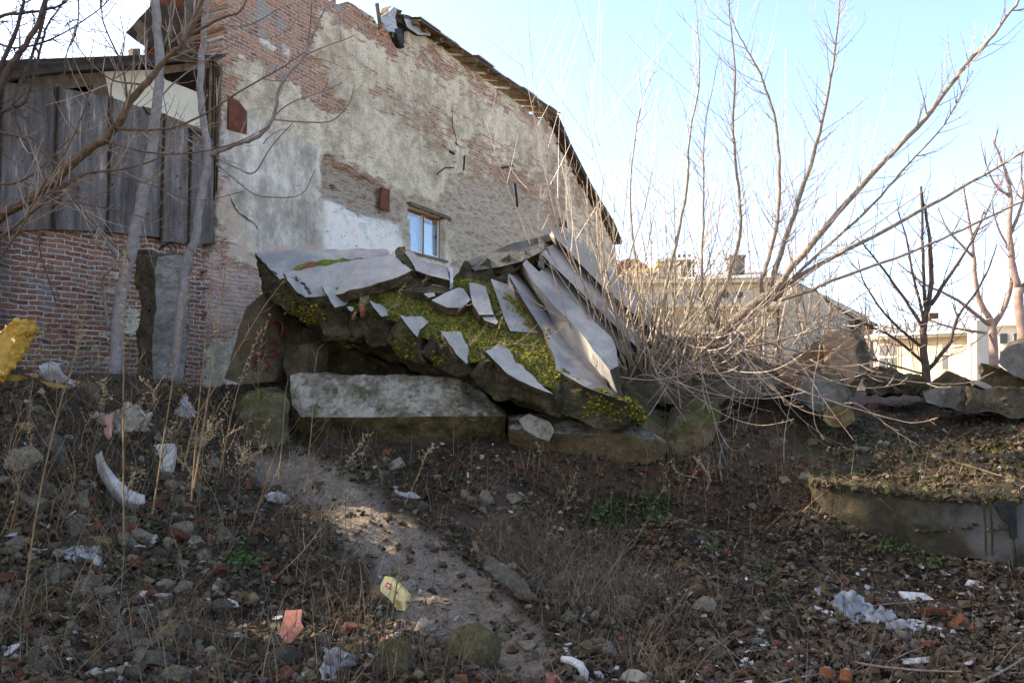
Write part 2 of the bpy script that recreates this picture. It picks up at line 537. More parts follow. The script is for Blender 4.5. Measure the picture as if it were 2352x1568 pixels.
def gh(x, y):
    z = gh0(x, y)
    x = np.atleast_1d(np.asarray(x, float)); y = np.atleast_1d(np.asarray(y, float))
    near = np.exp(-((x - 2) ** 2 + (y - 8) ** 2) / 400)
    z = z + near * (fbm(x * 0.9, y * 0.9, 3, 2) * 0.30 + fbm(x * 4, y * 4, 3, 5) * 0.15 + fbm(x * 14, y * 14, 2, 9) * 0.05)
    # the cut in front of the retaining slab: floor below its foot, terrace level with its top
    yl = np.interp(x, _LX, _LY); zb = np.interp(x, _LX, _LZ); zt = np.interp(x, _LX, _LT)
    kx = sstep(3.65, 4.0, x) * sstep(9, 7.5, x)
    fl = np.minimum(z, zb + 0.06 * fbm(x * 5, y * 5, 3, 6))
    k1 = kx * sstep(-3.2, -2.2, y - yl) * (y < yl + 0.06)
    z = z * (1 - k1) + fl * k1
    k2 = kx * (y >= yl + 0.12) * sstep(1.2, 0.3, y - yl)
    return z * (1 - k2) + np.maximum(z, zt - 0.03) * k2


def axis(a, b, step, lo, hi, gr=1.25):
    m = list(np.arange(a, b + 1e-6, step))
    s = step; x = a; L = []
    while x > lo:
        s *= gr; x -= s; L.append(x)
    s = step; x = b; H = []
    while x < hi:
        s *= gr; x += s; H.append(x)
    return np.array(L[::-1] + m + H)


gx = axis(-7.5, 9.0, 0.045, -900, 900)
gy = axis(3.2, 15.0, 0.045, -60, 2500)
GX, GY = np.meshgrid(gx, gy)
GZ = gh(GX, GY)
nx, ny = len(gx), len(gy)
idx = np.arange(nx * ny).reshape(ny, nx)
quads = np.stack([idx[:-1, :-1].ravel(), idx[:-1, 1:].ravel(), idx[1:, 1:].ravel(), idx[1:, :-1].ravel()], 1)

m = NT('dark rubble earth')
n1 = m.noise(1.2, 6); n2 = m.noise(9, 6, rough=0.7); n3 = m.noise(40, 5, rough=0.7)
base = m.ramp(m.math('ADD', m.math('MULTIPLY', n2, 0.5), m.math('MULTIPLY', n3, 0.5)), [(0.36, (0.012, 0.008, 0.004)), (0.5, (0.044, 0.030, 0.015)), (0.6, (0.085, 0.062, 0.034)), (0.7, (0.15, 0.115, 0.070))])
base = m.mix(m.sm(n1, 0.5, 0.66), base, (0.085, 0.055, 0.035))
pale = m.ramp(m.math('ADD', m.math('MULTIPLY', n2, 0.4), m.math('MULTIPLY', n3, 0.6)), [(0.36, (0.07, 0.05, 0.034)), (0.46, (0.19, 0.15, 0.112)), (0.56, (0.30, 0.245, 0.19)), (0.68, (0.40, 0.34, 0.275))])
base = m.mix(m.attr('pale'), base, pale)
red = m.ramp(n3, [(0.36, (0.03, 0.018, 0.010)), (0.5, (0.085, 0.05, 0.028)), (0.62, (0.14, 0.088, 0.052)), (0.72, (0.20, 0.14, 0.09))])
base = m.mix(m.attr('red'), base, red)
mo = m.math('MULTIPLY', m.attr('moss'), m.sm(m.noise(3.5, 5, rough=0.7), 0.44, 0.58))
base = m.mix(m.attr('far'), base, m.ramp(n3, [(0.3, (0.26, 0.225, 0.17)), (0.7, (0.46, 0.41, 0.33))]))
base = m.mix(mo, base, m.ramp(n3, [(0.35, (0.02, 0.026, 0.006)), (0.6, (0.06, 0.07, 0.012)), (0.75, (0.11, 0.115, 0.02))]))
m.col(base)
m.bump(m.math('ADD', m.noise(25, 8, rough=0.75), m.math('MULTIPLY', m.n('ShaderNodeTexVoronoi').outputs[0], 0.0)), 1.0, 0.05)
M['earth'] = m.mat
ground = mesh_np('ground', np.c_[GX.ravel(), GY.ravel(), GZ.ravel()], quads, [M['earth']], smooth=True)
tag(ground, kind='structure')
gpx, gpy = proj(GX.ravel(), GY.ravel(), GZ.ravel())
PALE = [(540, 1030), (700, 1045), (800, 1090), (900, 1170), (1000, 1240), (1120, 1330), (1260, 1450), (1330, 1568), (1150, 1568), (1020, 1490), (900, 1420), (840, 1300), (740, 1190), (600, 1110)]
REDP = [(1180, 1050), (1560, 1070), (1650, 980), (1800, 960), (1900, 1050), (1850, 1180), (1700, 1220), (1480, 1130), (1250, 1100)]
MOSSP = [(1850, 960), (2100, 990), (2352, 1000), (2352, 1160), (2050, 1125), (1870, 1080), (1800, 1000)]
set_attr(ground, 'pale', pmask(gpx, gpy, PALE, 25, 30, 0.02, 3))
set_attr(ground, 'red', pmask(gpx, gpy, REDP, 30, 30, 0.02, 4))
set_attr(ground, 'far', np.maximum.reduce([sstep(1.5, -1.5, GY.ravel()), sstep(20, 24, GY.ravel()), sstep(9.5, 13, GX.ravel()), sstep(-9, -12, GX.ravel())]))  # outer ground beyond view made pale to bounce warm light onto the wall
set_attr(ground, 'moss', pmask(gpx, gpy, MOSSP, 30, 30, 0.02, 5))


def on_ground(x, y):
    """where the ray through a picture point meets the ground"""
    d = np.arange(2.5, 40, 0.04)
    a = (x - 1176) / F; b = (784 - y) / F
    X = EYE.x + d * a; Y = EYE.y + d * (CP - b * SP); Z = EYE.z + d * (SP + b * CP)
    hit = np.where(Z < gh(X, Y))[0]
    i = hit[0] if len(hit) else len(d) - 1
    return Vector((X[i], Y[i], Z[i])), float(d[i])
# ------------------------------------------------------------------ the long ruined firewall (local x runs along the wall, z is up, -y faces the pit)
W0 = Vector((-5.58, 15.5, 0.0))
WANG = math.atan2(1.0, 0.526)
WX = Vector((math.cos(WANG), math.sin(WANG), 0)); WN = Vector((math.sin(WANG), -math.cos(WANG), 0))   # WN looks at the camera
UPV = Vector((0, 0, 1))


def wpx(x, y, out=0.0):
    """picture point -> (s, z) on the wall plane pushed 'out' towards the camera"""
    p = ray_plane(x, y, W0 + WN * out, WN)
    return (p - W0).dot(WX), p.z


def wpt(s, z, out=0.0):
    return W0 + WX * s + UPV * z + WN * out


def wall_sheet(name, outline_sz, holes, cell, thick, mats, masks, parent=None, out=0.0, wob=0.012):
    """a wall built of small cells inside an outline (s,z), with real thickness and colour masks kept on the mesh"""
    o = np.array(outline_sz)
    s0, s1 = o[:, 0].min(), o[:, 0].max(); z0, z1 = o[:, 1].min(), o[:, 1].max()
    ns = int((s1 - s0) / cell[0]) + 1; nz = int((z1 - z0) / cell[1]) + 1
    S = s0 + np.arange(ns + 1) * cell[0]; Z = z0 + np.arange(nz + 1) * cell[1]
    CS, CZ = np.meshgrid((S[:-1] + S[1:]) / 2, (Z[:-1] + Z[1:]) / 2)
    # raggedness in brick sized steps
    bz = np.floor(CZ / 0.15); bs = np.floor(CS / 0.26 + 0.5 * (bz % 2))
    ragg = (_h(bs, bz, 3.0) - 0.5) * 0.16
    keep = poly_sd(CS, CZ, outline_sz) + ragg > 0
    for h in holes: keep &= poly_sd(CS, CZ, h) < 0
    jj, ii = np.where(keep)
    W = ns + 1
    q = np.stack([jj * W + ii, jj * W + ii + 1, (jj + 1) * W + ii + 1, (jj + 1) * W + ii], 1)
    used, inv = np.unique(q, return_inverse=True)
    q = inv.reshape(q.shape)
    vs = S[used % W]; vz = Z[used // W]
    dy = fbm(vs * 0.7, vz * 0.7, 3, 1) * 0.10 + fbm(vs * 6, vz * 14, 3, 8) * wob * 2
    if 'brick' in masks and parent is not None:
        X_ = W0.x + WX.x * vs + WN.x * out; Y_ = W0.y + WX.y * vs + WN.y * out
        qx, qy = proj(X_, Y_, vz)
        dy = dy + 0.05 * sstep(0.35, 0.6, masks['brick'](qx, qy, vs, vz)) + 0.07 * (sstep(0.3, 0.6, masks['rough'](qx, qy, vs, vz)) * (0.4 + 1.6 * vn(vs * 5, vz * 12, 4))) - 0.03 * masks['white'](qx, qy, vs, vz)
    V = np.c_[vs, -out + dy, vz]
    nv = len(V)
    e = np.concatenate([q[:, [0, 1]], q[:, [1, 2]], q[:, [2, 3]], q[:, [3, 0]]])
    key = np.sort(e, 1); k = key[:, 0] * (nv + 1) + key[:, 1]
    _, first, cnt = np.unique(k, return_index=True, return_counts=True)
    be = e[first[cnt == 1]]
    bv = np.unique(be)
    mp = -np.ones(nv, int); mp[bv] = nv + np.arange(len(bv))
    V2 = V[bv].copy(); V2[:, 1] += thick
    side = np.stack([be[:, 1], be[:, 0], mp[be[:, 0]], mp[be[:, 1]]], 1)
    bk = np.array([[s0, thick - out, z0], [s1, thick - out, z0], [s1, thick - out, z1], [s0, thick - out, z1]])
    ob = mesh_np(name, np.vstack([V, V2]), [q, side], mats, True)
    ob.location = W0 if parent is None else (0, 0, 0)
    ob.rotation_euler = (0, 0, WANG if parent is None else 0)
    if parent is not None:
        ob.parent = parent
    a = np.r_[vs, vs[bv]]; b = np.r_[vz, vz[bv]]
    X = W0.x + WX.x * a + WN.x * out; Y = W0.y + WX.y * a + WN.y * out
    px, py = proj(X, Y, b)
    for nm, fn in masks.items(): set_attr(ob, nm, fn(px, py, a, b))
    return ob


def wall_material(name, brick_bias=0.0, left=False):
    m = NT(name)
    pos = m.pos()
    sp = m.n('ShaderNodeSeparateXYZ'); m.l(pos, sp.inputs[0])
    cb = m.n('ShaderNodeCombineXYZ'); m.l(sp.outputs[0], cb.inputs[0]); m.l(sp.outputs[2], cb.inputs[1])
    wv = m.n('ShaderNodeTexNoise'); wv.inputs['Scale'].default_value = 3.0; m.l(cb.outputs[0], wv.inputs['Vector'])
    vm = m.n('ShaderNodeVectorMath', operation='SCALE'); vm.inputs['Scale'].default_value = 0.11 if left else 0.06; m.l(wv.outputs['Color'], vm.inputs[0])
    va = m.n('ShaderNodeVectorMath', operation='ADD'); m.l(cb.outputs[0], va.inputs[0]); m.l(vm.outputs[0], va.inputs[1])
    br = m.n('ShaderNodeTexBrick')
    br.inputs['Scale'].default_value = 1.0; br.inputs['Brick Width'].default_value = 0.27; br.inputs['Row Height'].default_value = 0.082
    br.inputs['Mortar Size'].default_value = 0.017; br.inputs['Mortar Smooth'].default_value = 0.6; br.inputs['Bias'].default_value = 0.0
    br.inputs['Color1'].default_value = (0.0, 0.0, 0.0, 1); br.inputs['Color2'].default_value = (1, 1, 1, 1); br.inputs['Mortar'].default_value = (0.5, 0.5, 0.5, 1)
    m.l(va.outputs[0], br.inputs['Vector'])
    tone = br.outputs['Color']; mort = br.outputs['Fac']
    n_mid = m.noise(7, 5, pos, 0.7); n_fine = m.noise(30, 5, pos, 0.7); n_big = m.noise(0.5, 5, pos)
    bc = m.ramp(tone, [(0.0, (0.20, 0.055, 0.022)), (0.35, (0.35, 0.105, 0.04)), (0.7, (0.47, 0.165, 0.065)), (1.0, (0.40, 0.19, 0.10))])
    bc = m.mix(m.sm(n_fine, 0.45, 0.68), bc, (0.44, 0.30, 0.215))
    bc = m.mix(m.sm(n_mid, 0.54, 0.64), bc, (0.09, 0.045, 0.032))
    bc = m.mix(m.sm(m.noise(1.3, 6, pos, 0.7), 0.55, 0.64), bc, (0.30, 0.25, 0.20))
    if not left: bc = m.mix(0.10, bc, (0.44, 0.36, 0.26))
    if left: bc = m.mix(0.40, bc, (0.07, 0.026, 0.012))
    mc = m.mix(m.sm(n_fine, 0.4, 0.6), (0.34, 0.295, 0.23), (0.52, 0.465, 0.38))
    mj = m.math('ADD', mort, m.math('MULTIPLY', m.math('SUBTRACT', m.noise(16, 4, pos, 0.7), 0.5), 1.6))
    brick = m.mix(m.sm(mj, 0.25, 0.6), bc, mc)
    plas = m.ramp(m.math('ADD', m.math('MULTIPLY', n_big, 0.45), m.math('MULTIPLY', m.noise(2.6, 7, pos, 0.72), 0.55)),
                  [(0.36, (0.25, 0.205, 0.14)), (0.46, (0.43, 0.36, 0.26)), (0.55, (0.65, 0.57, 0.44)), (0.66, (0.71, 0.63, 0.50))])
    st = m.scale_vec(pos, (9, 9, 16))
    pit = m.noise(2.0, 5, st, 0.75)
    plas = m.mix(m.math('MULTIPLY', m.sm(pit, 0.53, 0.62), 0.8), plas, (0.20, 0.175, 0.135))
    plas = m.mix(m.sm(m.noise(1.0, 6, m.scale_vec(pos, (3.2, 3.2, 13)), 0.8), 0.60, 0.635), plas, (0.36, 0.19, 0.12))
    plas = m.mix(m.sm(pit, 0.42, 0.30), plas, (0.62, 0.58, 0.50))
    # where the plaster has gone: patches as long as a few bricks
    sv = m.scale_vec(pos, (1.6, 1.6, 7.5))
    pn = m.noise(1.0, 6, sv, 0.75)
    tn = m.n('ShaderNodeTexNoise'); tn.inputs['Scale'].default_value = 0.55; tn.inputs['Detail'].default_value = 3
    m.l(pos, tn.inputs['Vector'])
    k = m.math('ADD', m.math('ADD', pn, m.math('MULTIPLY', m.attr('brick'), 0.36)), m.math('MULTIPLY', tn.outputs[0], 0.22))
    k = m.math('SUBTRACT', k, m.math('MULTIPLY', mort, 0.10))
    kb = m.sm(k, 0.715 - brick_bias, 0.76 - brick_bias)
    c = m.mix(kb, plas, brick)
    # smeared mortar over rough brick (the torn off lower storey)
    rv = m.scale_vec(pos, (2.2, 2.2, 9))
    rn = m.noise(2.2, 7, rv, 0.78)
    rough_c = m.ramp(rn, [(0.33, (0.05, 0.035, 0.025)), (0.40, (0.24, 0.15, 0.10)), (0.45, (0.38, 0.31, 0.24)), (0.53, (0.54, 0.475, 0.39)), (0.59, (0.48, 0.40, 0.32)), (0.64, (0.38, 0.18, 0.11))])
    c = m.mix(m.attr('rough'), c, rough_c)
    wn = m.ramp(m.noise(2.4, 6, pos, 0.7), [(0.38, (0.60, 0.56, 0.52)), (0.5, (0.78, 0.74, 0.70)), (0.6, (0.80, 0.71, 0.66)), (0.7, (0.70, 0.50, 0.44))])
    chips = m.sm(m.noise(3.0, 5, m.scale_vec(pos, (2, 2, 3.5)), 0.7), 0.62, 0.66)
    wn = m.mix(chips, wn, (0.28, 0.26, 0.23))
    c = m.mix(m.attr('white'), c, wn)
    gn = m.ramp(m.noise(0.9, 7, m.scale_vec(pos, (1.6, 1.6, 0.9)), 0.74), [(0.36, (0.27, 0.24, 0.20)), (0.48, (0.42, 0.38, 0.325)), (0.56, (0.60, 0.555, 0.49)), (0.66, (0.72, 0.68, 0.62))])
    c = m.mix(m.attr('smooth'), c, gn)
    c = m.mix(m.math('MULTIPLY', m.attr('pink'), m.sm(m.noise(3, 5, pos), 0.4, 0.55)), c, (0.52, 0.36, 0.26))
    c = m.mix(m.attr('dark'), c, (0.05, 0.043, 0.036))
    m.col(c)
    h = m.math('ADD', m.math('MULTIPLY', n_fine, 0.25), m.math('MULTIPLY', m.math('SUBTRACT', 1.0, m.math('MULTIPLY', kb, m.math('ADD', m.math('MULTIPLY', mort, 0.8), 0.5))), 0.6))
    h = m.math('ADD', h, m.math('MULTIPLY', m.math('MULTIPLY', m.attr('rough'), rn), 2.2))
    h = m.math('ADD', h, m.math('MULTIPLY', pit, 0.5))
    m.bump(h, 0.9, 0.05)
    return m.mat


M['firewall'] = wall_material('peeling plaster on brick')

OUT_PX = [(492, 560), (497, 470), (500, 300), (508, 180), (520, 90), (530, -60), (742, -60), (748, 2), (765, 10), (800, 4), (812, 14), (850, 40), (872, 62), (905, 92), (925, 108), (938, 62), (950, 58), (985, 92), (1010, 100), (1040, 130), (1080, 158),
          (1130, 195), (1180, 232), (1215, 258), (1248, 277), (1262, 284), (1290, 345), (1320, 405), (1350, 458), (1380, 508), (1402, 548), (1412, 580), (1412, 640), (1409, 880), (462, 930), (470, 760), (466, 600)]
outline = [wpx(x, y) for x, y in OUT_PX]
WIN = [(944, 476), (1023, 500), (1021, 597), (943, 576)]
wsz = [wpx(x, y) for x, y in WIN]
ws0, ws1 = wsz[0][0], wsz[1][0]; wz0, wz1 = (wsz[2][1] + wsz[3][1]) / 2, (wsz[0][1] + wsz[1][1]) / 2
hole = [(ws0, wz0), (ws1, wz0), (ws1, wz1), (ws0, wz1)]
HOLE2 = [wpx(*p) for p in [(771, 424), (778, 420), (782, 432), (773, 436)]]

BR = [[(500, -60), (760, -60), (812, 14), (912, 100), (925, 128), (880, 108), (740, 20), (722, 60), (716, 120), (790, 250), (775, 262), (700, 215), (620, 165), (548, 122), (535, 200), (500, 260)],
      [(742, 352), (790, 372), (850, 402), (888, 440), (895, 500), (868, 505), (800, 480), (742, 455)],
      [(1060, 388), (1185, 378), (1245, 440), (1290, 520), (1220, 470), (1150, 425), (1070, 400)],
      [(1235, 275), (1265, 285), (1412, 580), (1390, 590), (1300, 420)],
      [(465, 520), (500, 500), (530, 590), (590, 625), (600, 700), (560, 760), (420, 840), (440, 600)],
      [(490, 90), (512, 90), (510, 420), (488, 470)],
      [(925, 95), (990, 90), (1265, 282), (1275, 330), (1160, 262), (1040, 190), (950, 150)]]
BRW = [1.0, 0.85, 0.62, 0.45, 0.75, 0.9, 0.46]


def m_brick(px, py, s, z):
    v = np.zeros(px.shape)
    for p, wgt in zip(BR, BRW): v = np.maximum(v, pmask(px, py, p, 30, 26, 0.05, 2) * wgt)
    band = [(845, 175), (1200, 340), (1420, 560), (1390, 600), (1180, 440), (900, 300)]
    return np.maximum(v, pmask(px, py, band, 60, 25, 0.02, 7) * 0.35)


WHITE = [[(742, 455), (790, 470), (822, 495), (860, 500), (925, 515), (935, 600), (740, 590), (735, 520)], [(512, 378), (560, 395), (600, 395), (690, 440), (738, 440), (738, 470), (600, 455), (520, 440)],
         [(602, 88), (618, 92), (640, 112), (630, 116), (604, 100)], [(650, 103), (672, 115), (671, 130), (652, 122)]]
SMOOTH = [[(535, 240), (640, 300), (740, 345), (742, 600), (590, 585), (560, 510), (520, 440), (500, 400), (505, 300)]]
ROUGH = [[(742, 355), (890, 430), (1000, 470), (1045, 400), (1200, 420), (1300, 540), (1340, 600), (1260, 640), (1040, 620), (1030, 500), (940, 465), (930, 600), (900, 520), (745, 460)]]
DARK = [[(470, 470), (490, 470), (496, 560), (476, 575)], [(897, 62), (930, 60), (928, 110), (905, 95)]]
PINK = [[(495, 380), (530, 450), (560, 510), (590, 560), (740, 560), (740, 610), (590, 640), (560, 760), (480, 740), (480, 480)]]


def mk(polys, w=1.0, soft=4, wob=8):
    def f(px, py, s, z):
        v = np.zeros(px.shape)
        for p in polys: v = np.maximum(v, pmask(px, py, p, soft, wob, 0.07, 11))
        return v * w
    return f


house = empty('ruined_building', W0, WANG)
tag(house, 'tall ruined firewall of peeling plaster and red brick with one blue curtained window', 'building')
fw = wall_sheet('wall', outline, [hole, HOLE2], (0.066, 0.05), 0.5, [M['firewall']],
                {'brick': m_brick, 'white': mk(WHITE), 'smooth': mk(SMOOTH, 1.0, 14, 16), 'rough': mk(ROUGH, 0.85, 20, 16), 'dark': mk(DARK), 'pink': mk(PINK, 0.8, 10, 14)}, parent=house)


def lp(s, out, z):
    """house-local point -> world (link() converts it back)"""
    return wpt(s, z, out)


# dark infill behind the holes: a back wall
b = MB()
s_lo = min(p[0] for p in outline) + 0.3; s_hi = max(p[0] for p in outline) - 0.4


def hbox(b, s0, s1, o0, o1, z0, z1, m=0):
    b.box(lp(s0, o0, z0), WX * (s1 - s0), WN * (o1 - o0), UPV * (z1 - z0), m)


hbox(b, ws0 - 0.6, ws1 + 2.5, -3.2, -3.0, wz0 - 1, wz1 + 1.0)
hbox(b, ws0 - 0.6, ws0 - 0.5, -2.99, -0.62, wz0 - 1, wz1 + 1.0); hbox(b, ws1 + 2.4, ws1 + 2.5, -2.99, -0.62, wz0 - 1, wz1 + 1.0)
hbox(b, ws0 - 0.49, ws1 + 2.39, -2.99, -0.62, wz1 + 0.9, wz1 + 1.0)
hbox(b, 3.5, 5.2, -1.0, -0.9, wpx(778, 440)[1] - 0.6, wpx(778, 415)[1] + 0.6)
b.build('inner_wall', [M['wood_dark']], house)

# ---- window
wr = 0.17    # how far the frame stands back
win = MB()
fwid = 0.06
hbox(win, ws0, ws0 + fwid, -wr - 0.06, -wr, wz0, wz1)
hbox(win, ws1 - fwid, ws1, -wr - 0.06, -wr, wz0, wz1)
hbox(win, ws0 + fwid, ws1 - fwid, -wr - 0.06, -wr, wz1 - fwid, wz1)
hbox(win, ws0 + fwid, ws1 - fwid, -wr - 0.06, -wr, wz0, wz0 + fwid)
mid = ws0 + (ws1 - ws0) * 0.5
hbox(win, mid - 0.03, mid + 0.03, -wr - 0.055, -wr + 0.004, wz0 + fwid, wz1 - fwid)
M['winframe'] = simple('worn brown window paint', (0.10, 0.045, 0.03), (0.22, 0.14, 0.11), 12)
wf = win.build('window', [M['winframe']], house)
sash = MB()
for a0, a1 in ((ws0 + fwid, mid - 0.03), (mid + 0.03, ws1 - fwid)):
    hbox(sash, a0, a0 + 0.025, -wr - 0.045, -wr - 0.01, wz0 + fwid, wz1 - fwid)
    hbox(sash, a1 - 0.025, a1, -wr - 0.045, -wr - 0.01, wz0 + fwid, wz1 - fwid)
    hbox(sash, a0 + 0.025, a1 - 0.025, -wr - 0.045, -wr - 0.01, wz0 + fwid, wz0 + fwid + 0.03)
sash.build('sash', [M['winwhite']], wf)
gm = NT('window pane')
_tr = gm.n('ShaderNodeBsdfTransparent'); _gl = gm.n('ShaderNodeBsdfGlossy'); _gl.inputs['Roughness'].default_value = 0.03
_mx = gm.n('ShaderNodeMixShader'); _mx.inputs[0].default_value = 0.12
gm.l(_tr.outputs[0], _mx.inputs[1]); gm.l(_gl.outputs[0], _mx.inputs[2]); gm.l(_mx.outputs[0], gm.out.inputs[0])
M['pane'] = gm.mat
pn = MB(); hbox(pn, ws0 + fwid, ws1 - fwid, -wr - 0.035, -wr - 0.03, wz0 + fwid, wz1 - fwid)
pn.build('pane', [M['pane']], wf)
# curtains: two hanging pleated sheets
M['curtain'] = simple('pale blue curtain', (0.30, 0.50, 0.66), (0.42, 0.63, 0.78), 5, bump=0.1)
M['curtain_dark'] = simple('blue lace curtain', (0.16, 0.29, 0.45), (0.27, 0.42, 0.60), 14, bump=0.1)
for k, (a0, a1, mm, sag, lb) in enumerate(((ws0 - 0.12, mid - 0.02, 'curtain_dark', 0.02, 'darker blue lace curtain'), (mid + 0.02, ws1 + 0.1, 'curtain', 0.10, None))):
    n = 60; rows = 14; V = []; Q = []
    for j in range(rows + 1):
        for i in range(n + 1):
            t = i / n
            s = a0 + (a1 - a0) * t
            zt = wz1 - fwid - 0.05 - sag * math.sin(math.pi * t) ** 0.8
            z = zt + (wz0 + fwid - zt) * j / rows
            V.append(tuple(lp(s, -wr - 0.14 + 0.012 * math.sin(t * 38 + 0.3 * math.sin(j)) , z)))
    for j in range(rows):
        for i in range(n):
            q = j * (n + 1) + i; Q.append((q, q + 1, q + n + 2, q + n + 1))
    mb = MB(); mb.add(V, Q)
    c = mb.build('curtain', [M[mm]], wf, True)
    if lb: c['label'] = lb
b = MB(); hbox(b, mid + 0.58, mid + 0.60, -wr + 0.0, -wr + 0.03, wz0 + 0.55, wz0 + 0.66)
b.build('handle', [M['black']], wf)
b = MB(); b.box(lp(ws0 - 0.12, -0.1, wz0 - 0.07), WX * (ws1 - ws0 + 0.2), WN * 0.16, UPV * 0.065)
b.build('window_sill', [M['conc_blue']], house)
solid('window_lintel', [lp(ws0 - 0.1, 0.06, wz1 + 0.01), lp(ws1 + 0.25, 0.06, wz1 - 0.02), lp(ws1 + 0.2, 0.06, wz1 + 0.07), lp(ws0 - 0.1, 0.06, wz1 + 0.1)], WN * -0.2, [M['wood'], M['wood']], house, amp=0.012)


# ---- rusted plates and iron bars left in the wall
def plate(pts, out=0.035, label=None):
    f = [lp(*((lambda q: (q[0], out, q[1]))(wpx(x, y)))) for x, y in pts]
    o = solid('rusty_plate', f, WN * -0.05, [M['rust'], M['rust']], house, amp=0.006, L=0.2)
    if label: o['label'] = label
plate([(524, 222), (545, 232), (565, 258), (564, 310), (522, 296)], label='large rusty iron shutter near the wall edge')
plate([(875, 430), (893, 436), (892, 487), (871, 478)], label='narrow rusty iron plate beside the window')
def wbar(pts, r):
    b = MB(); b.tube([lp(*((lambda q: (q[0], 0.03, q[1]))(wpx(x, y)))) for x, y in pts], r, 5)
    b.build('iron_bar', [M['black']], house)
wbar([(1065, 358), (1064, 375), (1063, 392)], 0.03)
wbar([(1181, 421), (1184, 448), (1187, 476)], 0.04)
wbar([(1152, 386), (1176, 381)], 0.04)
wbar([(1030, 348), (1040, 354)], 0.05)
wbar([(1002, 400), (1020, 386), (1040, 385)], 0.02)

# ---- cracks: dark grooves
for pts in ([(1037, 247), (1040, 262), (1036, 285), (1042, 300), (1046, 318), (1048, 340)], [(745, 355), (775, 372), (800, 382), (822, 400), (852, 420), (885, 432)], [(520, 440), (535, 470), (545, 488), (585, 515), (588, 530)]):
    q = []
    for i in range(len(pts) - 1):
        for t in np.linspace(0, 1, 6)[:-1]:
            x = pts[i][0] + (pts[i + 1][0] - pts[i][0]) * t + rnd.uniform(-2, 2); y = pts[i][1] + (pts[i + 1][1] - pts[i][1]) * t + rnd.uniform(-1, 1)
            s_, z_ = wpx(x, y); q.append(lp(s_, 0.02, z_))
    cr = MB(); cr.tube(q, [0.003 + 0.012 * rnd.random() for _ in q], 4); cr.build('crack', [M['wood_dark']], house)

# ---- the roof that is left: boards, rafter ends, felt
eave = [(872, 62), (930, 95), (985, 90), (1040, 125), (1130, 190), (1248, 272)]
E0 = wpx(938, 55); E1 = wpx(1262, 272)
dd = Vector((E1[0] - E0[0], E1[1] - E0[1]))
def ep(t, out, up):
    s = E0[0] + dd.x * t; z = E0[1] + dd.y * t + up
    return lp(s, out, z)
bd = MB()
rr = random.Random(3)
for k in range(3):      # long boards side by side sloping slightly
    for j in range(6):
        t0 = j / 6 + 0.004; t1 = (j + 1) / 6 - rr.uniform(0.0, 0.02)
        if rr.random() < 0.12: continue
        o0 = -0.10 + 0.16 * k; up = 0.14 + 0.02 * rr.random() - 0.05 * k
        a = ep(t0, o0, up); bb = ep(t1, o0, up + rr.uniform(-0.02, 0.02))
        bd.box(a, bb - a, WN * 0.15 + UPV * -0.04, UPV * 0.03)
rf = MB()
tt = [0.0, .05, .13, .24, .33, .355, .42, .50, .58, .67, .74, .82, .90, .985]
for t in tt:
    a = ep(t, -0.6, 0.14); rf.box(a, WX * 0.11, WN * (0.9 + rr.uniform(-.1, .1)) + UPV * -0.22, UPV * 0.13)
ft = MB()
for j in range(9):
    t0 = j / 9; t1 = (j + 1) / 9 + 0.006
    a = ep(t0, -0.9, 0.36 + rr.uniform(0, .03)); bb = ep(t1, -0.9, 0.36 + rr.uniform(0, .03))
    ft.box(a, bb - a, WN * (1.22 + rr.uniform(-.08, .12)) + UPV * -0.26, UPV * 0.03)
roof = bd.build('roof', [M['wood']], house)
rf.build('rafter', [M['wood']], roof)
ft.build('metal_sheet', [M['zinc']], roof)
# lifted sheets and felt rolls
for pts, up in (([(928, 42), (945, 46), (968, 60), (992, 75), (990, 84), (960, 80), (935, 62)], .1), ([(1030, 96), (1047, 97), (1057, 105), (1056, 112), (1040, 108)], 0.1)):
    f = [lp(*((lambda q: (q[0], 0.1, q[1]))(wpx(x, y, .1)))) for x, y in pts]
    solid('loose_sheet', f, WN * -0.5, [M['zinc'], M['tar']], roof, amp=0.03, L=0.2)
# steep right hand verge: dark felt edge
V1 = [wpx(1264, 276), wpx(1290, 335), wpx(1345, 440), wpx(1395, 520), wpx(1413, 562)]
vb = MB()
for i in range(4):
    a = lp(V1[i][0], 0.28, V1[i][1]); c = lp(V1[i + 1][0], 0.28, V1[i + 1][1])
    vb.box(a, (c - a) * 1.01, WN * -0.85, UPV * 0.16 + WX * 0.10)
vb.build('verge', [M['wood_dark']], roof)
# rags, boards and sheet at the torn end
def wsolid(name, pts, out, thick, mt, parent, amp=0.03, L=0.15, label=None, sides=None):
    f = [lp(*((lambda q: (q[0], out, q[1]))(wpx(x, y, out)))) for x, y in pts]
    o = solid(name, f, WN * -thick, [mt, sides or mt], parent, amp=amp, L=L)
    if label: o['label'] = label
    return o
wsolid('metal_flap', [(872, 40), (900, 22), (906, 24), (907, 60), (890, 70), (872, 50)], 0.1, 0.05, M['zinc'], house, 0.10)
wsolid('board', [(864, 8), (870, 7), (878, 66), (873, 68)], 0.16, 0.04, M['wood'], house, 0.0)
wsolid('metal_flap', [(884, 66), (905, 54), (912, 62), (906, 75), (892, 74)], 0.14, 0.05, M['zinc'], house, 0.04)
wsolid('rag', [(905, 68), (925, 72), (932, 95), (929, 108), (921, 104), (912, 88)], 0.12, 0.16, M['black'], house, 0.09, 0.08, label='black rag hanging from the torn roof edge')
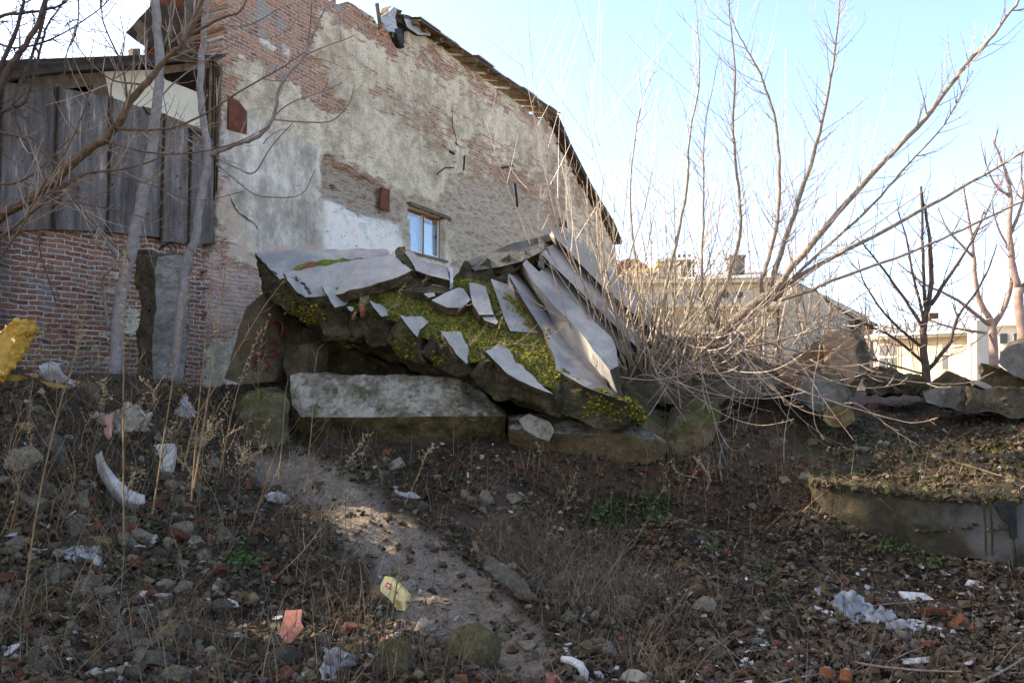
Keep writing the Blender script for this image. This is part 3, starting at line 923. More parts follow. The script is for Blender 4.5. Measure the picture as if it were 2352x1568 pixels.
for i, pts in enumerate(([(905, 20), (925, 24), (921, 36), (905, 34)], [(925, 32), (945, 38), (950, 50), (930, 48)], [(908, 36), (960, 66), (962, 74), (906, 46)], [(893, 15), (910, 18), (904, 26), (890, 28)], [(940, 50), (1000, 88), (990, 92), (936, 62)])):
    wsolid('broken_board', pts, 0.1 - 0.04 * i, 0.22, M['wood'] if i % 2 else M['tar'], house, 0.02)
sd = wpx(905, 46); b = MB(); b.box(lp(sd[0], -0.5, wpx(930, 95)[1] - 0.1), WX * 0.9, WN * 0.4, UPV * 0.75); b.build('roof_cavity', [M['wood_dark']], house)

# ---- the gable return at the upper left: chimney like block with a small eave
ob = [(296, 130), (330, 90), (352, 0), (352, -60), (545, -60), (545, 150), (330, 150)]
f = [lp(*((lambda q: (q[0], -0.9, q[1]))(wpx(x, y, -0.9)))) for x, y in [(332, 160), (330, 100), (352, 30), (356, -60), (560, -60), (560, 160)]]
solid('plaster_block', f, WX * 1.6, [M['conc_blue'], M['conc_blue']], house, amp=0.05, L=0.3)
fs = [lp(*((lambda q: (q[0], -0.85, q[1]))(wpx(x, y, -0.85)))) for x, y in [(500, 170), (448, 150), (450, 60), (470, -60), (560, -60), (560, 170)]]
solid('brick_return', fs, WX * 0.8, [M['brickbit'], M['brickbit']], house, amp=0.06, L=0.15)
fs = [lp(*((lambda q: (q[0], -0.86, q[1]))(wpx(x, y, -0.86)))) for x, y in [(332, 140), (330, 100), (352, 30), (358, -40), (375, -40), (366, 60), (350, 140)]]
solid('brick_return', fs, WX * 0.5, [M['brickbit'], M['brickbit']], house, amp=0.06, L=0.12)
ef = [lp(*((lambda q: (q[0], -0.7, q[1]))(wpx(x, y, -0.7)))) for x, y in [(288, 76), (348, 10), (354, 22), (340, 66), (335, 110)]]
solid('eave', ef, WX * 0.7 + UPV * 0.25, [M['wood'], M['wood_dark']], house, amp=0.015, L=0.3)
wsolid('post', [(306, 112), (322, 112), (324, 145), (304, 145)], -0.7, 0.12, M['wood'], house, 0.01, 0.3)

# ------------------------------------------------------------------ the lean-to shed on the left
shed = empty('lean_to_shed', wpt(-4.0, 0, 0), WANG)
tag(shed, 'dark lean-to shed of grey boards over a red brick wall left of the firewall', 'shed')
def spx(x, y, out): return wpx(x, y, out)
so = 0.12
# board sheets
edges = [-260, -120, 0, 128, 250, 372, 434, 492]
tops = {-260: 190, -120: 186, 0: 188, 128: 200, 250: 222, 372: 262, 434: 296, 492: 320}
bots = {-260: 640, -120: 600, 0: 540, 128: 525, 250: 530, 372: 552, 434: 560, 492: 560}
for i in range(len(edges) - 1):
    a, c = edges[i], edges[i + 1]
    f = []
    for (x, y) in ((a, tops[a]), (c - 2, tops[c]), (c - 2, bots[c] + rr.uniform(-8, 8)), (a, bots[a] + rr.uniform(-8, 8))):
        s_, z_ = spx(x, y, so + 0.03 * (i % 2)); f.append(lp(s_, so + 0.03 * (i % 2), z_))
    solid('wall_board', f, WN * -0.04, [None, None], shed, amp=0.012, L=0.5, seed=i)
m = NT('grey weathered sheet boards')
pos = m.pos(); sv = m.scale_vec(pos, (6, 6, 0.7)); n = m.noise(1.5, 7, sv, 0.7); n2 = m.noise(0.9, 5, pos)
c = m.ramp(m.math('ADD', m.math('MULTIPLY', n, 0.6), m.math('MULTIPLY', n2, 0.4)), [(0.36, (0.035, 0.028, 0.026)), (0.47, (0.09, 0.077, 0.073)), (0.57, (0.15, 0.13, 0.123)), (0.64, (0.36, 0.32, 0.30))])
c = m.mix(m.sm(m.noise(9, 3), 0.66, 0.7), c, (0.02, 0.02, 0.022))
m.col(c); m.bump(n, 0.3, 0.01); M['boards'] = m.mat
for o in shed.children:
    if o.name.startswith('wall_board'):
        for k in range(2): o.data.materials[k] = M['boards']
# battens over the joints
bt = MB()
for x in edges[1:-1]:
    s_, z_ = spx(x, tops[x], so); s2, z2 = spx(x, bots[x], so)
    bt.box(lp(s_, so + 0.03, z2 - 0.0), WX * 0.03, WN * 0.035, UPV * (z_ - z2))
bt.build('batten', [M['wood_dark']], shed)
# brick wall below
OUTL = [(-330, 500), (120, 510), (250, 520), (372, 540), (466, 552), (470, 600), (474, 760), (470, 960), (-330, 960)]
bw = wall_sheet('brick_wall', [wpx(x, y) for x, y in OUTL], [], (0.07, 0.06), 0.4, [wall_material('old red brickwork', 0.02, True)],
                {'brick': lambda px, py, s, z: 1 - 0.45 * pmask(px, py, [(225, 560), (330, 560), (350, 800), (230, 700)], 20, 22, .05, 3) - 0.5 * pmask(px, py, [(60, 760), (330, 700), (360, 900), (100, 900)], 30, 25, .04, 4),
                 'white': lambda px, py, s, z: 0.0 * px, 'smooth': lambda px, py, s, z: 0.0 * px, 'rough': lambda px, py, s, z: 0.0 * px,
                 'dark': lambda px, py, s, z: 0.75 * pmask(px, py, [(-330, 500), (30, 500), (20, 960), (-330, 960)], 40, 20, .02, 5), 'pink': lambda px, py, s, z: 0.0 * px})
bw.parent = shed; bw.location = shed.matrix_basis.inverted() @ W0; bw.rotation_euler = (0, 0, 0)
# cream panel, dark opening, roof edge
def ssolid(name, pts, out, thick, mt, amp=0.01, L=0.4, label=None):
    f = []
    for x, y in pts:
        s_, z_ = spx(x, y, out); f.append(lp(s_, out, z_))
    o = solid(name, f, WN * -thick, [mt, mt], shed, amp=amp, L=L)
    if label: o['label'] = label
ssolid('cream_panel', [(238, 165), (368, 160), (376, 182), (480, 222), (480, 318), (434, 296), (330, 248), (250, 222)], 0.0, 0.04, M['cream'], 0.0, label='cream painted board below the shed roof')
ssolid('side_board', [(214, 168), (240, 165), (252, 222), (212, 214)], 0.03, 0.05, M['wood'], 0.01)
ssolid('back_wall', [(-300, 150), (492, 120), (492, 560), (-300, 560)], -0.6, 0.05, M['wood_dark'], 0.0, 1.0)
ssolid('roof', [(-280, 208), (0, 184), (130, 166), (215, 158), (400, 140), (520, 132), (522, 124), (400, 130), (215, 148), (60, 162), (0, 172), (-280, 196)], 0.45, 1.8, M['tar'], 0.02, 0.35)
ssolid('fascia', [(375, 152), (480, 140), (480, 156), (378, 170)], 0.2, 0.05, M['wood'], 0.005)
ssolid('fascia', [(40, 178), (214, 168), (214, 196), (120, 208), (60, 205)], 0.08, 0.05, M['wood'], 0.01)
ssolid('rail', [(330, 245), (345, 248), (470, 300), (470, 308), (340, 258)], 0.16, 0.05, M['wood'], 0.004)
ssolid('rail', [(335, 256), (470, 310), (470, 316), (338, 262)], 0.14, 0.05, M['wood_dark'], 0.004)
# torn timber lining between shed and firewall
for i in range(7):
    x = 470 + i * 5.5
    ssolid('torn_lath', [(x, 150 + rr.uniform(-15, 30)), (x + 7, 140 + rr.uniform(-15, 20)), (x + 4 + rr.uniform(-3, 5), 330 + rr.uniform(-40, 40)), (x - 4, 560 - 20 * i)], 0.06 + 0.03 * (i % 3), 0.05, M['wood_dark'] if i % 2 else M['wood'], 0.02, 0.3)

# ------------------------------------------------------------------ unseen brick wall added left of the shed to shade the pit
nb = empty('pit_shade_wall', wpt(-4.3, 0, 0), WANG)
tag(nb, 'unseen brick wall added left of the shed to shade the pit, with holes for sun patches', 'building')
NZ = 10.6
hb = [(-15.0, 0.0), (-4.25, 0.0), (-4.25, NZ), (-6.0, NZ + 0.8), (-9.0, NZ + 1.2), (-15.0, NZ)]
def sun_hole(p, w_, h_):
    # hole cut in the added wall so that the sun reaches place p
    t = (W0 - p).dot(WN) / sdir.dot(WN)
    q = p + sdir * t - W0
    s_, z_ = q.dot(WX), q.z
    return [(s_ - w_ * 0.5, z_ - h_ * 0.4), (s_ - w_ * 0.1, z_ - h_ * 0.55), (s_ + w_ * 0.45, z_ - h_ * 0.45), (s_ + w_ * 0.5, z_ + h_ * 0.3), (s_ + w_ * 0.1, z_ + h_ * 0.5), (s_ - w_ * 0.45, z_ + h_ * 0.4)]


NH = [sun_hole(P(20, 800, 6.6), 1.1, 1.0), sun_hole(P(440, 880, 8.6), 1.1, 0.8), sun_hole(P(585, 935, 10.3), 0.7, 0.5), sun_hole(on_ground(1045, 1385)[0], 0.6, 0.34), sun_hole(on_ground(1120, 1412)[0], 0.4, 0.16), sun_hole(on_ground(300, 960)[0], 1.0, 0.5), sun_hole(on_ground(1000, 1365)[0], 0.2, 0.12)]
nw = wall_sheet('wall', hb, NH, (0.11, 0.09), 0.5, [wall_material('shade wall brickwork', 0.2)],
                {'brick': lambda px, py, s, z: 1 + 0 * px, 'white': lambda px, py, s, z: 0.0 * px, 'smooth': lambda px, py, s, z: 0.0 * px, 'rough': lambda px, py, s, z: 0.0 * px, 'dark': lambda px, py, s, z: 0.0 * px, 'pink': lambda px, py, s, z: 0.0 * px})
nw.parent = nb; nw.location = nb.matrix_basis.inverted() @ W0; nw.rotation_euler = (0, 0, 0)

# second unseen block, added farther left out of the picture to shade the terrace
hh = [Vector((-13, 13.95, 1)), Vector((-13, 13.95, 13.0)), Vector((-13, 15.0, 13.3)), Vector((-13, 15.0, 1))]
shade_blk = empty('terrace_shade_block', Vector((-13, 16, 1))); tag(shade_blk, 'unseen tall block added left of the shed to shade the terrace', 'house')
solid('wall', hh, Vector((-6, 0, 0)), [M['conc_mid'], M['conc_mid']], shade_blk, L=1.5, amp=0.0)
# ------------------------------------------------------------------ the collapsed stair flight and the blocks around it
PA, PB, PC = P(583, 590, 12.3), P(1430, 915, 10.3), P(1230, 600, 12.9)
PNn = (PB - PA).cross(PC - PA).normalized()
if PNn.z < 0: PNn = -PNn


def PL(x, y, h=0.0):
    return ray_plane(x, y, PA + PNn * h, PNn)


def PLs(pts, h=0.0):
    return [PL(q[0], q[1], q[2] if len(q) > 2 else h) for q in pts]


def Ps(pts, d=None):
    return [P(q[0], q[1], q[2] if len(q) > 2 else d) for q in pts]


def roughen(bm, L, amp, fr, seed=0, amp0=None, rounds=5):
    bmesh.ops.triangulate(bm, faces=bm.faces[:])
    for _ in range(rounds):
        es = [e for e in bm.edges if e.calc_length() > L]
        if not es: break
        bmesh.ops.subdivide_edges(bm, edges=es, cuts=1)
        bmesh.ops.triangulate(bm, faces=[f for f in bm.faces if len(f.verts) > 3])
    bmesh.ops.recalc_face_normals(bm, faces=bm.faces[:])
    bm.normal_update()
    off = Vector((seed * 3.7, seed * 1.9, seed * 5.3))
    for v in bm.verts:
        a = amp
        if amp0 is not None and all(f.material_index == 0 for f in v.link_faces): a = amp0
        q = v.co * fr + off
        d = noise.noise(q) + 0.5 * noise.noise(q * 2.3) + 0.35 * noise.noise(q * 5.1)
        v.co += v.normal * d * a


def loft(name, rings, mats, parent=None, L=0.12, amp=0.03, fr=2.5, mi=None, seed=0, closed=True, caps=(1, 1), smooth=False, amp0=None):
    bm = bmesh.new()
    R_ = [[bm.verts.new(p) for p in r] for r in rings]
    n = len(R_[0])
    for a, b_ in zip(R_[:-1], R_[1:]):
        for i in range(n if closed else n - 1):
            f = bm.faces.new((a[i], a[(i + 1) % n], b_[(i + 1) % n], b_[i]))
            f.material_index = mi[i] if mi else 0
    if closed:
        for r, c in ((R_[0], caps[0]), (R_[-1][::-1], caps[1])):
            f = bm.faces.new(r); f.material_index = c
    roughen(bm, L, amp, fr, seed, amp0)
    me = bpy.data.meshes.new(name); bm.to_mesh(me); bm.free()
    for p in me.polygons: p.use_smooth = smooth
    return link(name, me, parent, mats)


def folded(name, lines, hs, thick, mats, mi, parent, L=0.2, amp=0.006, fr=2.0, seed=0):
    """a folded slab: lines = picture polylines from top to bottom (same number of points), hs = their height off the pile plane"""
    up = []
    k = len(lines[0])
    for j in range(k):
        up.append([PL(l[j][0], l[j][1], h) if len(l[j]) == 2 else P(*l[j]) for l, h in zip(lines, hs)])
    rings = []
    for r in up:
        rings.append(r + [p + thick for p in r[::-1]])
    n = len(lines)
    m_ = list(mi) + [len(mats) - 1] * (n + 1)
    return loft(name, rings, mats, parent, L, amp, fr, m_, seed, caps=(len(mats) - 1,) * 2)


stair = empty('collapsed_stair', PL(1000, 760, -0.6))
tag(stair, 'collapsed concrete stair flight with mossy treads hanging over a dark hollow', 'stair')
CL, BK, CB = M['conc_light'], M['broken'], M['conc_blue']
BACK = Vector((0.35, 1.0, 0.25))
M['mossbed'] = concrete('mossy earth crust', (0.05, 0.042, 0.026), (0.08, 0.068, 0.04), (0.13, 0.11, 0.07), moss=0.26, mosscol=(0.17, 0.18, 0.02), bump=1.0, lichen=True)

# light tread faces (traced), each a slab of its own
TREADS = [
    ([(585, 581, .16), (597, 578, .18), (708, 573, .2), (890, 571, .2), (895, 586, .16), (905, 600, .12), (800, 612, .12), (715, 622, .11), (664, 634, .10), (643, 642, .10), (615, 612, .13)], 0.10, 0.10),
    ([(653, 627), (682, 621), (833, 595), (902, 585), (925, 603), (946, 621), (915, 636), (846, 657), (800, 668), (760, 680, .14), (725, 682, .14), (702, 683, .16), (685, 672, .24), (668, 655, .30)], 0.33, 0.16),
    ([(738, 655, .26), (765, 659, .2), (804, 663, .1), (820, 670, .06), (795, 700, .08), (769, 706, .24), (752, 680, .25)], 0.16, 0.09),
    ([(796, 701), (806, 702), (813, 712), (808, 716), (802, 712)], 0.13, 0.06),
    ([(848, 691, .28), (872, 698, .16), (889, 711, .1), (892, 725, .1), (876, 727, .2), (860, 708, .25)], 0.15, 0.08),
    ([(920, 725, .28), (967, 726, .12), (985, 738, .08), (965, 757, .1), (958, 774, .18), (947, 760, .22), (932, 742, .26)], 0.15, 0.08),
    ([(1012, 760, .28), (1056, 762, .14), (1066, 777, .1), (1078, 806, .08), (1073, 838, .16), (1052, 818, .2), (1030, 786, .24)], 0.14, 0.08),
    ([(1113, 807, .3), (1148, 791, .2), (1172, 804, .1), (1184, 830, .08), (1223, 859, .08), (1249, 889, .1), (1273, 906, .14), (1240, 894, .18), (1194, 875, .2), (1168, 860, .22), (1135, 826, .26)], 0.14, 0.08),
]
for i, (pts, h, th) in enumerate(TREADS):
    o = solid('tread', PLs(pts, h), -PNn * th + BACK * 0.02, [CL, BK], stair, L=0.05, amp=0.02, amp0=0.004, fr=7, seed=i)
stair.children[0]['label'] = 'long pale top tread along the back edge'
stair.children[1]['label'] = 'pale tread with a flaking black stain at its left end'
# black stain on the second tread
st = []
for k in range(70):
    t = rnd.random(); x = 664 + 48 * t + rnd.gauss(0, 3.0) + 6 * math.sin(t * 3); y = 630 + 44 * t + rnd.gauss(0, 2.2)
    p = PL(x, y, 0.315)
    a = rnd.uniform(0.012, 0.04); u = (PL(x + 8, y + 10, 0.315) - p).normalized(); v = PNn.cross(u)
    st.append([p + u * a, p + v * a * 0.5, p - u * a, p - v * a * 0.4])
b = MB()
for q in st: b.add([p + PNn * 0.004 * rnd.random() for p in q], [(0, 1, 2, 3)])
b.build('stain', [M['black']], stair)

# broken undersides
TEETH = [
    [(584, 584), (615, 612), (645, 643), (668, 655), (700, 700), (715, 735), (690, 730), (626, 689), (610, 670), (597, 646), (590, 612)],
    [(654, 630), (668, 655), (685, 672), (702, 683), (726, 684), (740, 700), (755, 760), (722, 745), (690, 725), (650, 690), (640, 660)],
    [(737, 656), (752, 680), (770, 707), (795, 722), (803, 768), (790, 795), (760, 775), (735, 745), (712, 720), (722, 685)],
    [(796, 703), (804, 712), (820, 735), (830, 765), (812, 790), (795, 770), (788, 730)],
    [(848, 692), (863, 712), (892, 748), (902, 775), (882, 800), (850, 790), (826, 770), (815, 757), (834, 723), (843, 704)],
    [(918, 727), (932, 742), (958, 775), (968, 800), (975, 835), (946, 826), (916, 813), (884, 786), (896, 760)],
    [(1010, 761), (1030, 786), (1052, 818), (1076, 842), (1085, 860), (1042, 862), (1010, 845), (983, 830), (966, 809), (974, 790), (990, 775)],
    [(1112, 808), (1135, 828), (1170, 862), (1210, 882), (1273, 908), (1305, 945), (1290, 960), (1240, 937), (1190, 920), (1140, 912), (1100, 890), (1080, 862), (1092, 835)],
    [(1276, 868), (1284, 852), (1294, 860), (1341, 888), (1392, 907), (1443, 927), (1462, 942), (1470, 960), (1435, 978), (1395, 986), (1350, 975), (1300, 956), (1270, 915)],
]
LEAD = [(560, 570), (585, 582), (645, 643), (702, 683), (769, 706), (808, 715), (876, 727), (958, 774), (1075, 838), (1170, 860), (1273, 906), (1443, 927), (1480, 945)]


def lead_y(x):
    return float(np.interp(x, [p[0] for p in LEAD], [p[1] for p in LEAD]))


def edge_pt(x, y, back=0.0, h=0.10):
    """a point of the broken front: as far away as the edge of the treads above it"""
    ly = lead_y(x)
    if y <= ly + 4: return PL(x, y, h)
    q = PL(x, ly, h)
    dep = (q - EYE).dot(Vector((0, CP, SP)))
    return P(x, y, dep + back * (y - ly) / 60.0)


for i, pts in enumerate(TEETH):
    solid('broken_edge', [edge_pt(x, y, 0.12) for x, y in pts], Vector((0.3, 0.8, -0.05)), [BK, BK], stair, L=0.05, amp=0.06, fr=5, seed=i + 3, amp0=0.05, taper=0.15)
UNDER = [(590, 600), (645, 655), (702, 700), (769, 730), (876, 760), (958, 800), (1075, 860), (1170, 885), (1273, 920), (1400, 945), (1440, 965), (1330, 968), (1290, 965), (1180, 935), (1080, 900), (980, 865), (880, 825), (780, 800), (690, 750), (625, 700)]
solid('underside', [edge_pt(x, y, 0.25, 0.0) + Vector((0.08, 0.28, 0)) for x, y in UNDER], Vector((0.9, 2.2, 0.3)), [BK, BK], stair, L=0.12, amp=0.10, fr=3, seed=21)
# back fill that carries the moss
BED = [(640, 640), (720, 612), (900, 592), (950, 620), (1040, 640), (1130, 650), (1200, 700), (1262, 760), (1284, 850), (1275, 898), (1240, 880), (1180, 855), (1120, 830), (1080, 836), (1030, 800), (965, 772), (900, 735), (830, 718), (770, 704), (700, 680)]
bed = solid('moss_bed', PLs(BED, 0.04), -PNn * 0.5 + Vector((0.2, 0.5, 0)), [M['mossbed'], BK], stair, L=0.055, amp=0.05, fr=5, amp0=0.045, seed=5, rounds=6)
strip = solid('moss_bed', PLs([(655, 628), (700, 604), (750, 596), (800, 594), (835, 592), (838, 598), (760, 612), (700, 626)], 0.17), -PNn * 0.12, [M['mossbed'], BK], stair, L=0.05, amp=0.03, fr=6, seed=6)
solid('moss_bed', PLs([(745, 658), (760, 649), (785, 645), (802, 650), (830, 654), (850, 660), (800, 672), (760, 668)], 0.17), -PNn * 0.12, [M['mossbed'], BK], stair, L=0.05, amp=0.03, fr=6, seed=7)

# long folded flight on the right: strips of tread and riser
A0 = [(1127, 640), (1137, 668), (1150, 706), (1158, 730), (1166, 748), (1172, 760)]
A1 = [(1166, 653), (1182, 676), (1206, 706), (1222, 735), (1240, 756), (1250, 766)]
A2 = [(1167, 628), (1190, 676), (1214, 712), (1232, 742), (1252, 764), (1262, 776)]
folded('folded_flight', [A0, A1, A2], [0.10, 0.02, 0.16], -PNn * 0.12 + Vector((0, .1, 0)), [CL, BK], [0, 0], stair, amp=0.004)
B0 = [(1167, 628), (1201, 689), (1247, 760), (1275, 821), (1278, 848), (1294, 859), (1341, 887), (1392, 906), (1442, 926)]
B1 = [(1190, 626), (1228, 676), (1270, 740), (1310, 800), (1330, 822), (1352, 845), (1382, 874), (1415, 905), (1443, 927)]
C0 = [(1200, 606), (1232, 655), (1274, 703), (1312, 740), (1330, 760), (1347, 780), (1364, 806), (1380, 824), (1400, 850)]
C1 = [(1209, 596), (1246, 632), (1290, 672), (1333, 706), (1360, 734), (1385, 756), (1404, 775), (1416, 800), (1420, 840)]
folded('folded_flight', [B0, B1, C0, C1], [0.16, -0.14, 0.20, -0.04], -PNn * 0.16 + Vector((0, .12, 0)), [CL, BK], [0, 0, 0], stair, amp=0.004, L=0.18)
stair.children[-1]['label'] = 'long pale folded flight running down to the front edge'
# stones lying on it
def dstone(name, pts, h, th, mats, label, cat, amp=0.01, L=0.1, vec=None, grp=None, seed=0):
    o = solid(name, PLs(pts, h), (-PNn * th if vec is None else vec), mats, None, L=L, amp=amp, amp0=amp * 0.3, seed=seed)
    return tag(o, label, cat, grp)
dstone('slab_fragment', [(991, 689), (1053, 660), (1064, 663), (1080, 689), (1060, 707), (1027, 706)], 0.22, 0.12, [CL, BK], 'pale leaf shaped slab fragment lying on the moss in front of the upright slab pieces', 'slab fragment')
dstone('slab_fragment', [(1077, 648), (1092, 650), (1115, 658), (1135, 722), (1101, 722), (1085, 698), (1081, 672)], 0.24, 0.14, [CL, BK], 'upright pale slab fragment wedged between the leaf shaped piece and the folded flight', 'slab fragment')
dstone('slab_fragment', [(1106, 724), (1134, 722), (1145, 738), (1140, 745), (1112, 734)], 0.20, 0.08, [CL, BK], 'small pale slab chip half buried in moss below the upright fragment', 'slab fragment')
dstone('slab_fragment', [(974, 675), (997, 673), (1000, 680), (985, 684)], 0.18, 0.06, [CL, BK], 'tiny pale chip on the moss left of the leaf shaped piece', 'slab fragment')
dstone('slab_fragment', [(991, 653), (1026, 660), (1030, 668), (1010, 674), (995, 662)], 0.15, 0.08, [CL, BK], 'thin pale sliver behind the leaf shaped slab fragment', 'slab fragment')
dstone('broken_slab', [(936, 570), (967, 596), (1000, 606), (1026, 613), (1033, 644), (990, 634), (954, 621), (944, 600), (930, 580)], 0.30, 0.16, [CL, BK], 'pale broken slab below the window with a jagged left edge', 'slab', vec=Vector((0.1, 0.35, -0.2)), amp=0.02)
dstone('broken_slab', [(917, 566), (930, 567), (938, 590), (947, 600), (955, 622), (945, 625), (925, 603), (911, 592), (909, 576)], 0.27, 0.3, [BK, BK], 'dark broken lump standing left of the slab below the window', 'slab', vec=Vector((0.1, 0.4, -0.3)), amp=0.05, L=0.06)
dstone('metal_post', [(1033, 614), (1040, 617), (1041, 648), (1034, 652)], 0.3, 0.1, [M['zinc'], M['zinc']], 'short grey metal post end beside the slab below the window', 'post', amp=0.0)
dstone('stone', [(942, 662), (1040, 660), (1040, 676), (975, 674), (930, 668)], 0.16, 0.2, [M['broken_dry'], BK], 'flat dark stone behind the moss below the window slab', 'stone', amp=0.04)
dstone('stone', [(915, 640), (950, 622), (1030, 646), (1035, 660), (990, 655), (930, 660), (890, 658)], 0.13, 0.3, [M['broken_dry'], BK], 'long brown broken underside stone below the window slab', 'stone', amp=0.04)
dstone('brick', [(690, 617), (712, 600), (722, 602), (728, 610), (715, 620), (700, 624)], 0.20, 0.10, [M['brickbit']] * 2, 'red brick lying in the moss gap between the two top treads', 'brick', amp=0.012, L=0.05)
dstone('brick', [(825, 700), (836, 697), (838, 712), (828, 716)], 0.2, 0.08, [M['pot']] * 2, 'bright orange brick piece stuck in the moss beside a tread', 'brick', amp=0.01, L=0.05)
dstone('stone', [(828, 678), (845, 670), (850, 684), (838, 694), (826, 690)], 0.18, 0.1, [M['stone_ochre']] * 2, 'brown stone on the moss just left of the middle treads', 'stone', amp=0.02, L=0.05)

# upper rear flight: saw-toothed beam seen end on, from its low left tip up to the peak
rear = empty('rear_stair_flight', P(1180, 640, 13.2))
tag(rear, 'bluish broken stair flight leaning up to the peak of the heap with jagged triangular teeth', 'stair')
solid('slab', Ps([(1069, 601, 13.0), (1120, 583, 13.1), (1180, 558, 13.2), (1262, 538, 13.4), (1268, 552, 13.4), (1180, 576, 13.15), (1120, 600, 13.0), (1078, 612, 12.9)]), Vector((0.2, 0.5, -0.25)), [CB, BK], rear, L=0.12, amp=0.01)
solid('slab', Ps([(1078, 612, 12.95), (1120, 596, 13.0), (1180, 575, 13.15), (1250, 556, 13.3), (1250, 575, 13.2), (1200, 600, 13.0), (1150, 612, 12.9), (1090, 622, 12.8)]), Vector((0.2, 0.5, -0.1)), [CB, BK], rear, L=0.12, amp=0.01)
for i, t in enumerate([[(1040, 641), (1069, 600), (1078, 620), (1092, 640), (1060, 648)], [(1085, 628), (1118, 591), (1128, 612), (1138, 632), (1100, 645)], [(1128, 632), (1168, 584), (1172, 600), (1185, 622), (1150, 636)],
                       [(1170, 622), (1206, 578), (1210, 590), (1215, 602), (1190, 618)]]):
    solid('tooth', [P(x, y, 12.75 + 0.12 * i) for x, y in t], Vector((0.15, 0.45, -0.05)), [M['broken_dry'], BK], rear, L=0.07, amp=0.05, fr=5, seed=i)
solid('underside', Ps([(1042, 642, 12.8), (1090, 646, 12.8), (1150, 634, 12.9), (1200, 606, 13.1), (1230, 600, 13.2), (1200, 640, 13.0), (1130, 668, 12.9), (1090, 660, 12.9)]), Vector((0.2, 0.7, -0.2)), [BK, BK], rear, L=0.1, amp=0.05)

# the steep flight from the peak down to the right
peak = empty('steep_stair_flight', P(1400, 700, 13.0))
tag(peak, 'steep pale stair flight running from the peak of the heap down into the bare shrubs', 'stair')
rows = [  # top point, mid point, bottom point (x, y, distance)
    [(1292, 522, 13.7), (1400, 618, 13.5), (1500, 708, 13.3)],
    [(1288, 530, 13.4), (1395, 632, 13.2), (1498, 722, 13.0)],
    [(1272, 542, 13.2), (1385, 660, 13.0), (1492, 752, 12.8)],
    [(1280, 556, 13.6), (1392, 668, 13.4), (1500, 762, 13.2)],
    [(1257, 569, 13.1), (1372, 680, 12.9), (1478, 782, 12.7)],
    [(1244, 584, 12.9), (1352, 688, 12.7), (1462, 796, 12.5)],
    [(1262, 600, 13.3), (1366, 702, 13.1), (1474, 806, 12.9)],
    [(1238, 624, 12.8), (1340, 722, 12.6), (1446, 826, 12.4)],
    [(1250, 640, 13.1), (1350, 738, 12.9), (1450, 840, 12.7)]]
rings = []
for j in range(3):
    r = [P(*row[j]) for row in rows]
    rings.append(r + [p + Vector((0.05, 0.4, -0.25)) for p in r[::-1]])
loft('flight', rings, [CL, BK, M['broken_dry']], peak, L=0.2, amp=0.005, mi=[0, 0, 2, 0, 0, 2, 0, 2] + [1] * 10, closed=True, caps=(1, 1))
solid('broken_end', Ps([(1264, 540, 13.3), (1268, 528, 13.3), (1290, 520, 13.5), (1296, 524, 13.6), (1285, 534, 13.4), (1274, 548, 13.2)]), Vector((0.05, 0.2, -0.1)), [CL, CL], peak, L=0.06, amp=0.03)
solid('broken_end', Ps([(1235, 612, 12.9), (1240, 588, 12.9), (1256, 568, 13.1), (1262, 585, 13.0), (1248, 606, 12.9), (1250, 622, 12.9)]), Vector((0.05, 0.3, -0.1)), [CB, BK], peak, L=0.06, amp=0.03)
tag(solid('stone', Ps([(1286, 500, 13.6), (1291, 505, 13.6), (1293, 522, 13.6), (1284, 520, 13.6)]), Vector((0.1, 0.15, 0)), [M['broken_dry']] * 2, amp=0.02, L=0.06), 'small dark stone standing on the very peak of the heap', 'stone')
# rubble core below the flights
core = tag(solid('rubble_mound', Ps([(560, 905, 12.6), (620, 740, 13.0), (680, 700, 13.4), (900, 670, 13.6), (1060, 670, 13.8), (1240, 600, 14.2), (1290, 560, 14.4), (1400, 660, 14.3), (1500, 740, 14.2), (1600, 830, 14.0), (1680, 900, 13.8), (1500, 925, 12.6), (1380, 900, 12.2), (1000, 900, 12.9)]),
                Vector((0.6, 2.0, -0.8)), [M['broken'], M['broken']], None, L=0.16, amp=0.16, fr=2.0, seed=31), 'dark mass of broken masonry filling the hollow behind the stair flights', 'rubble mound')
tag(solid('rubble_mound', Ps([(1380, 905, 12.2), (1400, 850, 12.4), (1450, 815, 12.9), (1560, 770, 13.6), (1640, 770, 13.6), (1700, 800, 13.4), (1760, 830, 13.0), (1800, 905, 12.6), (1600, 930, 12.0), (1480, 930, 11.8)]),
         Vector((0.3, 1.4, -0.5)), [M['broken_dry'], M['broken']], None, L=0.1, amp=0.12, fr=2.5, seed=33), 'low dark mound of rubble under the bare multi-stemmed tree', 'rubble mound')

# ---- the hollow: painted slabs leaning in the dark on the left
M['hollow'] = concrete('brown plastered slab', (0.03, 0.025, 0.018), (0.065, 0.052, 0.038), (0.115, 0.092, 0.065), sc=2.5, moss=0.06, bump=0.7)
gs = [(607, 672, 11.9), (566, 703, 11.8), (550, 745, 11.7), (540, 800, 11.6), (512, 868, 11.4), (560, 880, 11.4), (620, 878, 11.5), (668, 845, 11.8), (690, 780, 12.2), (650, 705, 12.2)]
gslab = tag(solid('painted_slab', Ps(gs), Vector((0.25, 0.5, 0.0)), [M['hollow'], M['hollow']], None, L=0.12, amp=0.03, amp0=0.012), 'leaning brown slab with faded red painted letters inside the hollow', 'slab')
gp0, gp1, gp2 = P(550, 745, 11.7), P(668, 845, 11.8), P(540, 800, 11.6)
gn = (P(560, 880, 11.4) - P(566, 703, 11.8)).cross(P(668, 845, 11.8) - P(566, 703, 11.8)).normalized()
if gn.y > 0: gn = -gn


def gq(x, y): return ray_plane(x, y, P(600, 790, 11.72) + gn * 0.085, gn)


